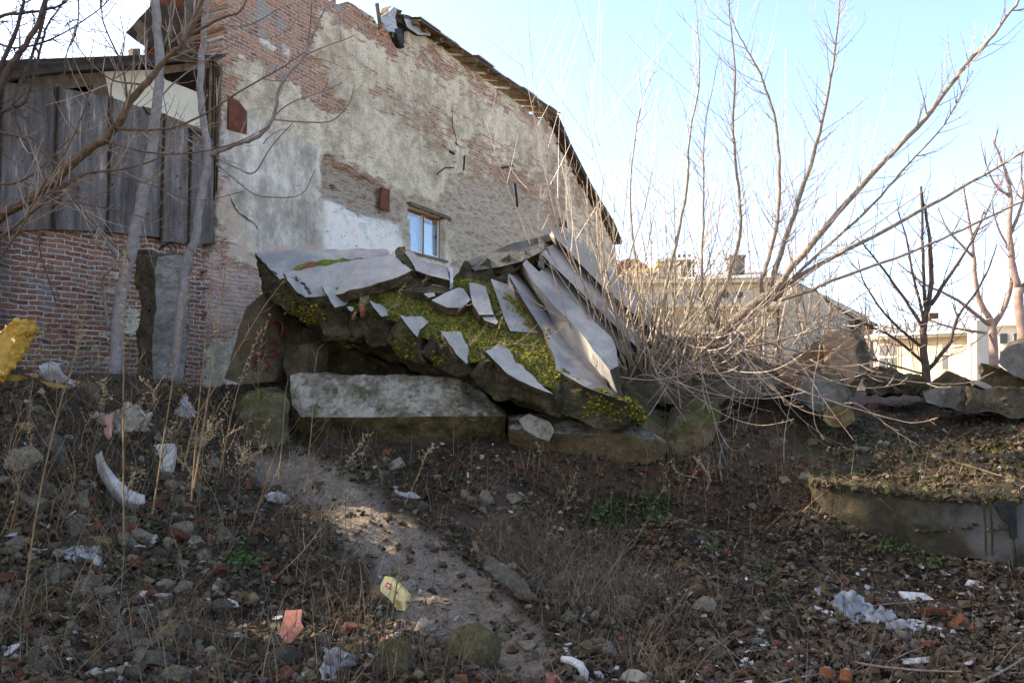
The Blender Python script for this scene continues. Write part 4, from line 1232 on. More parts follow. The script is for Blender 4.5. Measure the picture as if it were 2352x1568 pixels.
gb = MB()
for stroke in ([(622, 738), (640, 735), (650, 745), (650, 760), (645, 772)], [(628, 741), (612, 750), (604, 770), (606, 780)],
               [(645, 792), (630, 784), (612, 784), (600, 795), (596, 812), (606, 822), (625, 818), (640, 808)], [(602, 800), (620, 806), (634, 800)],
               [(590, 815), (584, 832), (584, 846), (590, 850)], [(612, 830), (618, 840), (612, 852)]):
    gb.tube([gq(*p) for p in stroke], [0.012 + 0.014 * rnd.random() for _ in stroke], 5)
gb.build('painted_letters', [M['redpaint']], gslab)
tag(solid('slab_fragment', Ps([(655, 806, 11.6), (672, 790, 11.7), (700, 786, 11.8), (712, 800, 11.8), (708, 850, 11.7), (690, 880, 11.6), (662, 885, 11.5), (652, 840, 11.5)]), Vector((0.2, 0.3, 0)), [M['hollow'], M['hollow']], None, L=0.1, amp=0.03), 'small brown broken panel beside the red painted slab in the hollow', 'slab fragment')
tag(solid('stone_block', Ps([(700, 760, 12.2), (760, 780, 12.4), (880, 820, 12.8), (1000, 850, 13), (1010, 880, 12.9), (720, 880, 12.2), (700, 830, 12.1)]), Vector((0.3, 0.6, 0)), [BK, BK], None, L=0.15, amp=0.1), 'dark rubble at the back of the hollow behind the long beam', 'stone')

# ---- the long beam and the big blocks in front
bx = [(668, 10.95), (690, 10.9), (800, 10.85), (950, 10.85), (1060, 10.9), (1110, 10.95), (1160, 11.05)]
top = [863, 857, 862, 864, 869, 905, 946]
rid = [930, 957, 958, 957, 955, 955, 955]
bot = [1020, 1040, 1048, 1050, 1048, 1045, 1035]
rings = []
for (x, d), t, r_, bo in zip(bx, top, rid, bot):
    k = 0.16 if x in (668,) else 0.0
    rings.append([P(x, t, d + 0.75), P(x, t, d + 0.12), P(x + 2, r_, d - 0.28 + k), P(x, bo, d - 0.05), P(x, bo + 14, d + 0.7)])
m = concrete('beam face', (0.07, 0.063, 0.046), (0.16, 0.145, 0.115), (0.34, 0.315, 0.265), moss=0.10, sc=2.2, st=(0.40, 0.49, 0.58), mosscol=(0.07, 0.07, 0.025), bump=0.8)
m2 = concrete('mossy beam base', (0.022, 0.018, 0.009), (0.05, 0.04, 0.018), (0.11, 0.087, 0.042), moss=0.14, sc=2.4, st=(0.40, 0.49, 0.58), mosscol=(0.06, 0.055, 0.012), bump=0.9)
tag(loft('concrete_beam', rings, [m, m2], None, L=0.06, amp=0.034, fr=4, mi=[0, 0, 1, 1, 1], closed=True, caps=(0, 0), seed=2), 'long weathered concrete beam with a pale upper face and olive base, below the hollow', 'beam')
M['beamface'] = m; M['beambase'] = m2
rings = [[P(1166, 955, 11.0), P(1168, 985, 10.7), P(1170, 1018, 10.8), P(1168, 1010, 11.5), P(1166, 955, 11.6)],
         [P(1235, 952, 10.9), P(1225, 990, 10.55), P(1230, 1036, 10.7), P(1230, 1030, 11.4), P(1235, 950, 11.5)],
         [P(1340, 970, 10.8), P(1340, 1000, 10.4), P(1344, 1057, 10.55), P(1344, 1050, 11.3), P(1340, 965, 11.4)],
         [P(1420, 975, 10.9), P(1430, 992, 10.35), P(1440, 1072, 10.5), P(1440, 1060, 11.2), P(1420, 968, 11.3)],
         [P(1480, 976, 10.95), P(1500, 1012, 10.4), P(1495, 1060, 10.5), P(1490, 1050, 11.1), P(1480, 970, 11.2)],
         [P(1522, 1000, 10.9), P(1532, 1018, 10.55), P(1532, 1038, 10.6), P(1528, 1030, 11.0), P(1522, 998, 11.1)]]
tag(loft('stone_block', rings, [M['tan'], M['beamface']], None, L=0.07, amp=0.03, fr=3.5, mi=[1, 0, 0, 0, 1], closed=True, caps=(0, 0), seed=4), 'tapering tan concrete block right of the long beam, under the mossy stair edge', 'block')
tag(solid('slab_fragment', Ps([(1190, 962, 10.62), (1215, 950, 10.6), (1262, 966, 10.5), (1272, 985, 10.42), (1262, 1015, 10.42), (1236, 1005, 10.45), (1205, 985, 10.5)]), Vector((0.02, 0.2, 0.02)), [M['beamface'], M['tan']], None, L=0.06, amp=0.025), 'pale flaking plate stuck on the tan block under the stair edge', 'slab fragment')
tag(solid('stone_block', Ps([(1440, 928, 11.0), (1476, 950, 10.95), (1525, 985, 10.9), (1524, 1005, 10.85), (1498, 992, 10.85), (1452, 966, 10.9)]), Vector((0.1, 0.5, 0.1)), [M['tan'], M['broken']], None, L=0.08, amp=0.02), 'narrow mossy wedge block on top of the tan block', 'block')
rings = [[P(1525, 985, 10.9), P(1530, 1020, 10.8), P(1532, 1055, 10.8), P(1530, 1050, 11.3), P(1525, 985, 11.4)],
         [P(1545, 940, 11.2), P(1555, 1000, 10.6), P(1552, 1066, 10.7), P(1555, 1060, 11.3), P(1545, 938, 11.8)],
         [P(1600, 915, 11.3), P(1600, 975, 10.6), P(1600, 1042, 10.7), P(1600, 1035, 11.3), P(1600, 912, 11.9)],
         [P(1650, 922, 11.3), P(1655, 960, 10.9), P(1640, 1008, 10.9), P(1640, 1000, 11.4), P(1650, 918, 11.9)]]
tag(loft('boulder', rings, [M['broken'], M['tan']], None, L=0.08, amp=0.05, fr=3, mi=[0, 1, 0, 0, 0], closed=True, caps=(0, 0), seed=8), 'dark square boulder at the lip of the pit, right of the tan block', 'boulder')
rings = [[P(520, 945, 10.7), P(524, 990, 10.5), P(535, 1015, 10.5), P(530, 1000, 10.9), P(520, 940, 11)],
         [P(560, 915, 10.6), P(560, 960, 10.2), P(565, 1020, 10.2), P(565, 1010, 11.0), P(560, 905, 11.2)],
         [P(605, 893, 10.6), P(612, 940, 10.05), P(608, 1028, 10.1), P(610, 1010, 11.0), P(606, 888, 11.2)],
         [P(632, 898, 10.8), P(640, 950, 10.35), P(640, 1022, 10.4), P(640, 1010, 11.0), P(632, 893, 11.3)],
         [P(662, 912, 11.0), P(664, 950, 10.7), P(660, 1005, 10.7), P(660, 1000, 11.1), P(662, 905, 11.3)]]
tag(loft('boulder', rings, [M['mossrock'], M['broken']], None, L=0.08, amp=0.06, fr=3, mi=[0, 0, 1, 1, 1], closed=True, caps=(0, 1), seed=9), 'pyramid shaped ochre and green boulder left of the long beam', 'boulder')

# ---- concrete pillar stub at the foot of the brick wall, left
rings = []
for y, x0, xm, x1 in ((585, 322, 362, 432), (600, 316, 358, 436), (650, 312, 356, 436), (700, 330, 358, 432), (760, 318, 352, 430), (820, 322, 352, 424), (900, 318, 350, 420)):
    rings.append([P(x0, y, 11.9), P(xm, y + 3, 11.6), P(x1, y, 11.8), P(x1, y, 12.5), P(x0, y, 12.5)])
tag(loft('concrete_pillar', rings, [M['conc_mid'], M['broken_dry']], None, L=0.06, amp=0.05, fr=4, mi=[1, 0, 0, 0, 1], closed=True, caps=(1, 1), seed=10), 'broken grey concrete pillar stub in front of the red brick wall', 'pillar')
bmt = MB(); bmt.tube([P(312, 585, 12.1), P(330, 580, 12.0), P(342, 582, 11.9)], 0.05, 10); tag(bmt.build('pipe', [M['tar']]), 'short dark pipe stub poking out over the concrete pillar', 'pipe')
bmt = MB()
for k in range(3):
    pts = [P(380 + 14 * math.cos(a) * (1 + .2 * k) + 8 * k, 578 - 16 * math.sin(a) - 3 * k, 11.7) for a in np.linspace(0.1, 3.0, 12)]
    bmt.tube(pts, 0.012, 5)
tag(bmt.build('cable', [M['black']]), 'tangle of black cable lying on top of the concrete pillar', 'cable')

# ---- big lumps on the skyline at the right
def sk(name, pts, d, vec, mats, label, cat, amp=0.05, L=0.1, seed=0, fr=3):
    return tag(solid(name, [P(x, y, d) for x, y in pts], Vector(vec), mats, None, L=L, amp=amp, fr=fr, seed=seed), label, cat)
M['ochrewall'] = concrete('ochre plastered masonry', (0.14, 0.085, 0.05), (0.24, 0.15, 0.09), (0.32, 0.215, 0.14), moss=0.0, bump=0.8)
sk('wall_fragment', [(1790, 850), (1820, 815), (1870, 785), (1895, 778), (1905, 800), (1910, 890), (1890, 905), (1850, 900), (1800, 890)], 13.4, (0.4, 0.7, 0), [M['ochrewall'], M['broken']], 'orange brown standing wall fragment behind the drooping twigs', 'wall fragment', seed=1)
sk('wall_fragment', [(1888, 782), (1910, 763), (1948, 769), (1972, 784), (1974, 842), (1955, 877), (1938, 911), (1905, 905), (1896, 860)], 13.0, (0.4, 0.6, 0), [M['ochrewall'], M['broken_dry']], 'tall brown wall fragment with a dark streak, beside the orange one', 'wall fragment', amp=0.07, seed=2)
sk('boulder', [(1845, 862), (1885, 850), (1925, 870), (1950, 910), (1925, 950), (1890, 960), (1850, 935), (1835, 900)], 12.4, (0.3, 0.6, 0.05), [M['conc_blue'], M['broken_dry']], 'grey boulder at the foot of the brown wall fragments', 'boulder', amp=0.08, seed=3)
sk('boulder', [(1890, 945), (1925, 930), (1955, 945), (1965, 965), (1945, 982), (1905, 985), (1888, 965)], 11.9, (0.2, 0.5, 0), [M['stone_ochre'], M['broken']], 'ochre mossy boulder below the grey boulder on the terrace edge', 'boulder', amp=0.06, seed=4)
sk('round_slab', [(2292, 832), (2298, 812), (2312, 797), (2335, 788), (2362, 786), (2400, 800), (2400, 880), (2352, 872), (2330, 864), (2304, 845)], 13.0, (0.25, 0.35, 0.1), [M['conc_blue'], M['broken_dry']], 'tilted round edged grey slab on the skyline at the far right', 'slab', amp=0.02, seed=5)
sk('rubble_lump', [(2254, 838), (2275, 840), (2300, 845), (2335, 866), (2400, 885), (2400, 905), (2290, 900), (2250, 882), (2262, 862)], 13.3, (0.3, 0.6, 0), [M['broken_dry']] * 2, 'jagged dark lump under the round edged slab', 'rubble', amp=0.06, seed=6)
sk('rubble_lump', [(2135, 880), (2157, 866), (2175, 853), (2200, 860), (2233, 876), (2225, 890), (2140, 895)], 13.6, (0.3, 0.6, 0), [M['broken_dry']] * 2, 'dark triangular lump on the skyline in front of the cream house', 'rubble', amp=0.04, seed=7)
sk('slab_fragment', [(2236, 872), (2260, 878), (2282, 890), (2285, 896), (2262, 892), (2240, 882)], 13.3, (0.1, 0.3, -0.05), [M['conc_light'], M['conc_blue']], 'long pale splinter of slab lying on the skyline rubble', 'slab fragment', amp=0.01, seed=8)
sk('wall_fragment', [(2120, 900), (2150, 892), (2180, 888), (2220, 886), (2222, 905), (2218, 945), (2190, 940), (2160, 935), (2125, 925)], 13.4, (0.3, 0.7, 0), [M['conc_blue'], M['broken']], 'low grey wall fragment right of the dark tree trunk', 'wall fragment', amp=0.06, seed=9)
sk('wall_fragment', [(2222, 884), (2290, 890), (2400, 885), (2400, 960), (2300, 950), (2255, 946), (2224, 940)], 13.1, (0.3, 0.7, 0), [M['broken_dry'], M['broken']], 'low brown masonry lump at the right edge under the skyline slab', 'wall fragment', amp=0.08, seed=10)
sk('rubble_lump', [(1990, 905), (1990, 850), (2020, 845), (2060, 852), (2100, 872), (2130, 890), (2130, 905)], 14.5, (0.5, 1.0, 0), [M['broken_dry'], M['broken']], 'long dark rubble bank left of the dark tree trunk', 'rubble', amp=0.12, seed=11)
sk('rubble_lump', [(1690, 905), (1700, 862), (1740, 840), (1790, 850), (1810, 905)], 14.2, (0.5, 1.0, 0), [M['broken'], M['broken']], 'mossy dark rubble bank left of the orange wall fragment', 'rubble', amp=0.12, seed=12)

# ---- the retaining slab of the lower right
ta = [(1858, 1108), (1885, 1113), (2040, 1130), (2170, 1146), (2330, 1150), (2334, 1150), (2420, 1144)]
tb = [(1866, 1140), (1902, 1182), (2044, 1246), (2109, 1270), (2247, 1282), (2335, 1300), (2420, 1315)]
dd_ = [9.9, 9.75, 9.4, 9.2, 8.95, 8.85, 8.8]
rings = []
for (x, y), (x2, y2), d in zip(ta, tb, dd_):
    rings.append([P(x, y, d + 0.02), P(x2, y2, d - 0.06), P(x2, y2 + 4, d + 0.3), P(x, y + 6, d + 0.5)])
m = concrete('dark smooth retaining slab', (0.014, 0.013, 0.009), (0.032, 0.029, 0.021), (0.062, 0.056, 0.042), moss=0.08, sc=2.2, stain=(0.095, 0.086, 0.068), bump=0.5)
ret = tag(loft('retaining_slab', rings, [m, M['broken']], None, L=0.08, amp=0.02, fr=3, mi=[0, 1, 1, 1], closed=True, caps=(1, 1), seed=12), 'smooth dark concrete retaining slab across the lower right with a tar stain', 'slab')
tarb = MB()
for pts in ([(2285, 1160), (2292, 1150), (2335, 1150), (2336, 1235), (2322, 1236), (2318, 1205), (2300, 1190)],):
    f = [P(x, y, 8.80) for x, y in pts]
    tarb.add(f + [p + Vector((0, 0.02, 0)) for p in f], [tuple(range(len(f)))] + [(i, (i + 1) % len(f), len(f) + (i + 1) % len(f), len(f) + i) for i in range(len(f))])
tarb.build('tar_stain', [M['black']], ret)
gr = MB()
for x, y0, y1, d in ((2046, 1134, 1226, 9.3), (2277, 1147, 1276, 8.83), (2262, 1147, 1276, 8.84)):
    gr.tube([P(x - 3, y0, d + 0.02), P(x + 2, (y0 + y1) / 2, d - 0.02), P(x + 3, y1, d - 0.05)], 0.012, 5)
gr.build('joint', [M['wood_dark']], ret)
tag(solid('stone_block', Ps([(2170, 1262, 9.1), (2260, 1276, 9.0), (2330, 1296, 8.95), (2332, 1345, 8.85), (2290, 1330, 8.9), (2200, 1300, 9.0)]), Vector((0.1, 0.4, 0)), [M['tan'], M['broken']], None, L=0.08, amp=0.03), 'brown footing block under the right end of the retaining slab', 'block')

# lower course under the retaining slab
rings = [[P(x, y, d + 0.10), P(x, y + 48, d + 0.06), P(x, y + 60, d + 0.5), P(x, y + 4, d + 0.5)] for x, y, d in ((1960, 1205, 9.45), (2044, 1244, 9.3), (2109, 1266, 9.15), (2247, 1280, 8.95), (2335, 1298, 8.8), (2420, 1312, 8.75))]
tag(loft('stone_course', rings, [M['tan'], M['broken']], None, L=0.07, amp=0.035, fr=4, mi=[0, 1, 1, 1], closed=True, caps=(1, 1), seed=15), 'rough brown lower course showing under the smooth retaining slab', 'stone course')
# ------------------------------------------------------------------ bare trees, shrubs and weeds
def smooth_path(pts, n=6):
    """Catmull-Rom through 3d points"""
    if len(pts) < 3: n = max(n, 3)
    p = [pts[0] * 2 - pts[1]] + list(pts) + [pts[-1] * 2 - pts[-2]]
    out = []
    for i in range(1, len(p) - 2):
        a, b_, c, d = p[i - 1], p[i], p[i + 1], p[i + 2]
        for k in range(n):
            t = k / n
            out.append(0.5 * ((2 * b_) + (c - a) * t + (2 * a - 5 * b_ + 4 * c - d) * t * t + (3 * b_ - a - 3 * c + d) * t ** 3))
    out.append(pts[-1])
    return out


def branch(mb, pts, r0, r1, rg, n=5, seg=5, knob=0.0):
    q = smooth_path(pts, seg)
    k = len(q)
    q = [p + Vector((rg.uniform(-1, 1), rg.uniform(-1, 1), rg.uniform(-1, 1))) * min(r0 * 0.25, 0.012) if 0 < i < k - 1 else p for i, p in enumerate(q)]
    rad = [r0 + (r1 - r0) * (i / (k - 1)) for i in range(k)]
    if knob: rad = [r * (1 + knob * rg.random()) for r in rad]
    mb.tube(q, rad, n)
    return q, rad


def twig(mb, p, d, L, r, rg, up=0.5, curl=0.25, lvl=1, seg=0.09, n=3, stubs=True, fork=0.25, endr=0.35):
    """a shoot that starts along d and bends up; small spurs along it"""
    pts = [p.copy()]; d = d.normalized()
    k = max(4, int(L / seg)); s = L / k
    bend = Vector((rg.uniform(-1, 1), rg.uniform(-1, 1), 0)) * 0.3
    for i in range(k):
        d = (d + (Vector((0, 0, 1)) * up + bend * 0.3) * (s / max(L, 0.2)) * 1.3 + Vector((rg.gauss(0, 1), rg.gauss(0, 1), rg.gauss(0, 1))) * curl * 0.22).normalized()
        pts.append(pts[-1] + d * s)
    rad = [r * (1 - (1 - endr) * i / k) for i in range(k + 1)]
    mb.tube(pts, rad, n, cap=False)
    if stubs:
        for i in range(2, k):
            if rg.random() < 0.55:
                dd = (pts[i] - pts[i - 1]).normalized(); o = dd.orthogonal().normalized()
                o.rotate(__import__('mathutils').Quaternion(dd, rg.uniform(0, 6.28)))
                l = rg.uniform(0.012, 0.035)
                mb.tube([pts[i], pts[i] + (dd * 0.6 + o) * l], [rad[i] * 0.9, rad[i] * 0.5], 3, cap=False)
    if lvl > 0:
        m_ = int(L * 2.2 * fork * 4)
        for _ in range(m_):
            i = rg.randint(1, k - 1)
            dd = (pts[i + 1 if i < k else i] - pts[i - 1]).normalized(); o = dd.orthogonal().normalized()
            o.rotate(__import__('mathutils').Quaternion(dd, rg.uniform(0, 6.28)))
            twig(mb, pts[i], dd * 0.75 + o * 0.7, L * rg.uniform(0.25, 0.5) * (1 - 0.4 * i / k), rad[i] * 0.7, rg, up, curl, lvl - 1, seg, n, stubs, fork)
    return pts


def clothe(mb, q, rad, rg, dens, L, r, up=0.5, start=0.15, lvl=1, fork=0.25, side=1.0, curl=0.25, stubs=True, down=0.0, seg=0.09):
    """shoots all along a limb"""
    tot = sum((q[i + 1] - q[i]).length for i in range(len(q) - 1))
    for _ in range(int(tot * dens)):
        i = rg.randint(int(len(q) * start), len(q) - 2)
        dd = (q[i + 1] - q[i]).normalized(); o = dd.orthogonal().normalized()
        o.rotate(__import__('mathutils').Quaternion(dd, rg.uniform(0, 6.28)))
        o.y *= 0.6
        o.z -= down
        f = 1 - 0.55 * i / len(q)
        twig(mb, q[i].copy(), dd * 0.8 + o * side, L * f * rg.uniform(0.45, 1.15), min(r, rad[i] * 0.8), rg, up, curl, lvl, seg, 3, stubs, fork)


def px_path(pts, d0, d1=None):
    d1 = d0 if d1 is None else d1
    n = len(pts) - 1
    return [P(p[0], p[1], p[2] if len(p) > 2 else d0 + (d1 - d0) * i / n) for i, p in enumerate(pts)]


# ---- the big leaning tree right of the heap
rg = random.Random(11)
base, _ = on_ground(1555, 905)
t1 = empty('bare_tree', P(1560, 880, 12.6))
tag(t1, 'sunlit leaning bare tree with cut knobs and long shoots right of the stair flights', 'tree')
tr = MB(); cr_ = MB(); fine = MB()
trunk = px_path([(1540, 905, 12.7), (1572, 862, 12.6), (1610, 825, 12.5), (1650, 782, 12.3), (1672, 752, 12.2), (1700, 728, 12.1), (1735, 700, 12.0), (1772, 672, 11.9)], 12)
q, r_ = branch(tr, trunk, 0.12, 0.06, rg, 9, 5, 0.12)
for (x, y, d, rr0) in ((1660, 770, 12.25, 0.10), (1778, 676, 11.9, 0.095), (1760, 688, 11.95, 0.085)):
    c = P(x, y, d); tr.tube([c + Vector((-.07, 0, -.05)), c + Vector((-.02, 0, -.02)), c + Vector((.04, 0, .04)), c + Vector((.07, 0, .07))], [rr0 * .7, rr0, rr0 * .95, rr0 * .5], 8)
tr.build('trunk', [M['bark']], t1, True)
LIMBS = [  # px points, d0, d1, r0, r1, twig density, twig length
    ([(1775, 672), (1800, 638), (1923, 491), (2013, 389), (2127, 270), (2209, 160), (2271, 94), (2332, 12), (2370, -40)], 11.9, 10.9, 0.052, 0.013, 3.2, 1.0),
    ([(1785, 680), (1821, 638), (1903, 564), (2005, 470), (2087, 376), (2168, 286), (2234, 164)], 11.9, 11.3, 0.026, 0.006, 3.0, 0.9),
    ([(1785, 684), (1850, 625), (2005, 544), (2127, 478), (2234, 417), (2352, 348), (2420, 310)], 11.9, 11.2, 0.032, 0.012, 2.2, 0.8),
    ([(1790, 690), (1860, 668), (1923, 640), (2087, 581), (2209, 528), (2352, 462), (2420, 440)], 11.8, 10.9, 0.026, 0.01, 2.0, 0.8),
    ([(1758, 682), (1745, 655), (1755, 626), (1780, 532), (1790, 450), (1786, 307), (1759, 204), (1739, 155), (1700, 85), (1678, 41)], 12.0, 11.6, 0.036, 0.005, 3.2, 1.0),
    ([(1765, 676), (1800, 560), (1841, 442), (1882, 307), (1903, 204), (1923, 82), (1931, -20)], 12.0, 11.5, 0.040, 0.007, 3.2, 1.1),
    ([(1664, 762), (1650, 735), (1648, 700), (1672, 640), (1700, 544), (1696, 429), (1684, 307), (1688, 164), (1676, 41), (1673, -20)], 12.3, 12.0, 0.038, 0.006, 3.2, 1.0),
    ([(1664, 765), (1640, 740), (1620, 700), (1612, 634), (1616, 491), (1616, 393), (1620, 286), (1653, 123)], 12.3, 12.2, 0.026, 0.004, 3.0, 0.9),
    ([(1595, 835), (1620, 800), (1700, 740), (1800, 668), (1900, 600), (2020, 510), (2120, 440)], 12.4, 11.0, 0.022, 0.006, 2.6, 0.8),
    ([(1550, 868), (1600, 835), (1666, 808), (1782, 783), (1882, 752), (1936, 710), (2014, 652)], 12.2, 10.9, 0.020, 0.005, 2.4, 0.7),
    ([(1680, 745), (1697, 764), (1728, 776), (1828, 806), (1882, 806), (1960, 800)], 12.0, 11.3, 0.022, 0.006, 2.4, 0.8),
]
for pts, d0, d1, r0, r1, dn, tl in LIMBS:
    q, r_ = branch(cr_, px_path(pts, d0, d1), r0, r1, rg, 6, 5, 0.1)
    clothe(fine, q, r_, rg, dn * 3.0, tl * 1.15, 0.0068, up=0.6, start=0.16, lvl=1, fork=0.28)
DROOP = [
    ([(1686, 806), (1782, 868), (1859, 903), (1975, 941), (2091, 970), (2153, 959)], 11.6, 10.4, 0.014),
    ([(1693, 800), (1821, 833), (1936, 841), (2052, 822), (2126, 791)], 11.6, 10.6, 0.012),
    ([(1562, 800), (1554, 814), (1560, 911), (1570, 961), (1597, 982), (1643, 978)], 11.6, 10.8, 0.010),
    ([(1608, 800), (1612, 853), (1618, 911), (1647, 980), (1674, 1026), (1697, 1034), (1720, 1019)], 11.4, 10.4, 0.010),
    ([(1884, 790), (1879, 826), (1867, 891), (1871, 968), (1892, 1009)], 11.0, 10.5, 0.009),
    ([(1860, 825), (1898, 841), (2014, 864), (2129, 880), (2226, 878), (2284, 853)], 11.2, 10.3, 0.010),
    ([(1940, 925), (1975, 930), (2050, 985), (2114, 1026)], 10.9, 10.4, 0.007),
    ([(1800, 1085), (1802, 1000), (1815, 930), (1830, 870)], 10.9, 11.0, 0.008),
    ([(1700, 790), (1740, 850), (1790, 905), (1805, 930), (1830, 915)], 11.3, 10.7, 0.010),
    ([(1640, 800), (1700, 860), (1745, 900), (1790, 905)], 11.3, 10.9, 0.008),
    ([(1500, 830), (1540, 870), (1640, 905), (1760, 915), (1850, 900)], 11.4, 10.6, 0.009),
    ([(1560, 810), (1620, 850), (1730, 870), (1840, 850), (1930, 800)], 11.5, 10.6, 0.009),
    ([(1440, 880), (1480, 860), (1560, 880), (1600, 850)], 11.4, 11.2, 0.008),
    ([(1390, 860), (1500, 872), (1610, 850), (1650, 830)], 10.9, 11.4, 0.008),
    ([(1700, 700), (1800, 730), (1900, 740), (2030, 720), (2130, 690)], 11.8, 10.8, 0.010),
    ([(1780, 700), (1900, 735), (2010, 760), (2100, 750), (2200, 720)], 11.8, 10.8, 0.009),
    ([(1100, 800), (1180, 790), (1260, 800), (1330, 830), (1400, 850)], 10.4, 11.4, 0.006),
    ([(1720, 770), (1800, 820), (1900, 870), (1990, 890), (2080, 880)], 11.4, 10.6, 0.009),
    ([(1690, 800), (1760, 880), (1840, 940), (1920, 960)], 11.2, 10.5, 0.009),
    ([(1770, 780), (1840, 840), (1900, 930), (1960, 1010)], 11.2, 10.3, 0.008),
]
for pts, d0, d1, r0 in DROOP:
    q, r_ = branch(fine, px_path(pts, d0, d1), r0, r0 * 0.5, rg, 4, 6)
    clothe(fine, q, r_, rg, 2.6, 0.45, 0.006, up=0.55, start=0.2, lvl=0, side=0.9, down=0.5)
for _ in range(105):   # many shoots arching out over the pit
    x0 = rg.uniform(1480, 1800); y0 = rg.uniform(760, 870); d = rg.uniform(11.2, 12.2)
    p = P(x0, y0, d)
    twig(fine, p, Vector((rg.uniform(-0.7, 1.2), rg.uniform(-1.0, 0.2), rg.uniform(-0.9, 0.5))), rg.uniform(0.6, 1.9), 0.008, rg, up=rg.uniform(0.3, 1.0), curl=0.2, lvl=1, fork=0.12, seg=0.08)
cr_.build('limbs', [M['bark']], t1, True)
fine.build('crown', [M['twig']], t1)

# ---- the multi-stemmed golden shrubs left of it
SHR = [
    ([(1465, 850), (1470, 700), (1465, 641), (1447, 462), (1457, 327), (1477, 225), (1518, 135)], 12.6, 0.024),
    ([(1490, 860), (1520, 720), (1534, 641), (1563, 511), (1579, 409), (1583, 319), (1604, 204), (1604, 102), (1596, -20)], 12.5, 0.036),
    ([(1440, 850), (1400, 740), (1378, 600), (1345, 470), (1330, 430)], 12.2, 0.018),
    ([(1455, 850), (1430, 700), (1410, 560), (1412, 440)], 12.4, 0.022),
    ([(1430, 850), (1360, 700), (1310, 580), (1285, 530)], 12.0, 0.016),
    ([(1500, 860), (1545, 740), (1550, 560), (1545, 380)], 12.6, 0.02),
    ([(1510, 850), (1590, 700), (1640, 560), (1660, 420)], 12.6, 0.018),
    ([(1420, 850), (1385, 780), (1290, 640), (1240, 560), (1243, 430)], 11.8, 0.012),
    ([(1450, 840), (1395, 640), (1380, 500), (1390, 380)], 12.2, 0.014),
    ([(1475, 850), (1440, 640), (1480, 480), (1500, 380)], 12.3, 0.016),
    ([(1440, 850), (1330, 760), (1240, 700), (1170, 660)], 11.4, 0.009),
    ([(1420, 860), (1330, 790), (1290, 690), (1262, 600)], 11.4, 0.009),
]
shrubs = [('golden bare shrub with the thickest upright stems, just left of the leaning tree', [0, 1, 5, 6]),
          ('golden bare shrub in front of the steep stair flight', [2, 3, 8, 9]),
          ('thin low bare shrub arching over the folded stair flight', [4, 7, 10, 11])]
for lb, ids in shrubs:
    e = empty('bare_shrub', P(SHR[ids[0]][0][0][0], 870, SHR[ids[0]][1]))
    tag(e, lb, 'shrub', 'bare shrubs beside the heap')
    st = MB(); fn = MB()
    for i in ids:
        pts, d, r0 = SHR[i]
        q, r_ = branch(st, px_path(pts, d, d - 0.3), r0, 0.004, rg, 5, 5, 0.15)
        clothe(fn, q, r_, rg, 3.5 if r0 > 0.015 else 2.0, 1.15 if r0 > 0.015 else 0.5, 0.0065, up=0.75, start=0.22, lvl=1, fork=0.2, side=0.8)
        if r0 > 0.015:
            for _ in range(5):      # more thin stems from the same stool
                x = pts[0][0] + rg.uniform(-90, 130); p = P(x, 860 + rg.uniform(-15, 10), d - rg.uniform(-0.3, 0.5))
                tw = twig(fn, p, Vector((rg.gauss(0.05, 0.36), rg.gauss(-0.1, 0.2), 1)), rg.uniform(1.2, 3.4), rg.uniform(0.008, 0.015), rg, up=0.35, curl=0.12, lvl=1, fork=0.13, seg=0.14)
    st.build('stems', [M['bark_gold']], e, True)
    fn.build('crown', [M['bark_gold']], e)


e = empty('bare_shrub', P(1560, 880, 13.6)); tag(e, 'airy thicket of very fine upright shoots behind the leaning tree', 'shrub', 'bare shrubs beside the heap')
st = MB(); fn = MB()
for k in range(52):
    x = rg.uniform(1330, 1900); p = P(x, 868 + rg.uniform(-10, 8), rg.uniform(13.0, 14.8))
    twig(fn if k % 4 else st, p, Vector((rg.gauss(0.04, 0.22), rg.gauss(0, 0.15), 1)), rg.uniform(2.4, 6.6), rg.uniform(0.009, 0.015), rg, up=0.3, curl=0.12, lvl=1, fork=0.16, seg=0.2, stubs=False)
st.build('stems', [M['twig']], e); fn.build('crown', [M['twig']], e)

# ---- the trees farther back on the right
def back_tree(name, label, limbs, d, mat, twigs, dens, tl, up=0.7, group=None, r=0.012, lvl=1):
    e = empty(name, P(limbs[0][0][0][0], limbs[0][0][0][1], d)); tag(e, label, 'tree', group)
    a = MB(); f = MB()
    for i, (pts, r0, r1) in enumerate(limbs):
        q, r_ = branch(a, px_path(pts, d), r0, r1, rg, 7, 4, 0.08)
        clothe(f, q, r_, rg, dens * (0.3 if i == 0 else 1), tl, r, up=up, start=0.45 if i == 0 else 0.1, lvl=lvl, fork=0.18, stubs=False, seg=0.2)
    a.build('trunk', [mat], e, True); f.build('crown', [twigs], e)
    return e


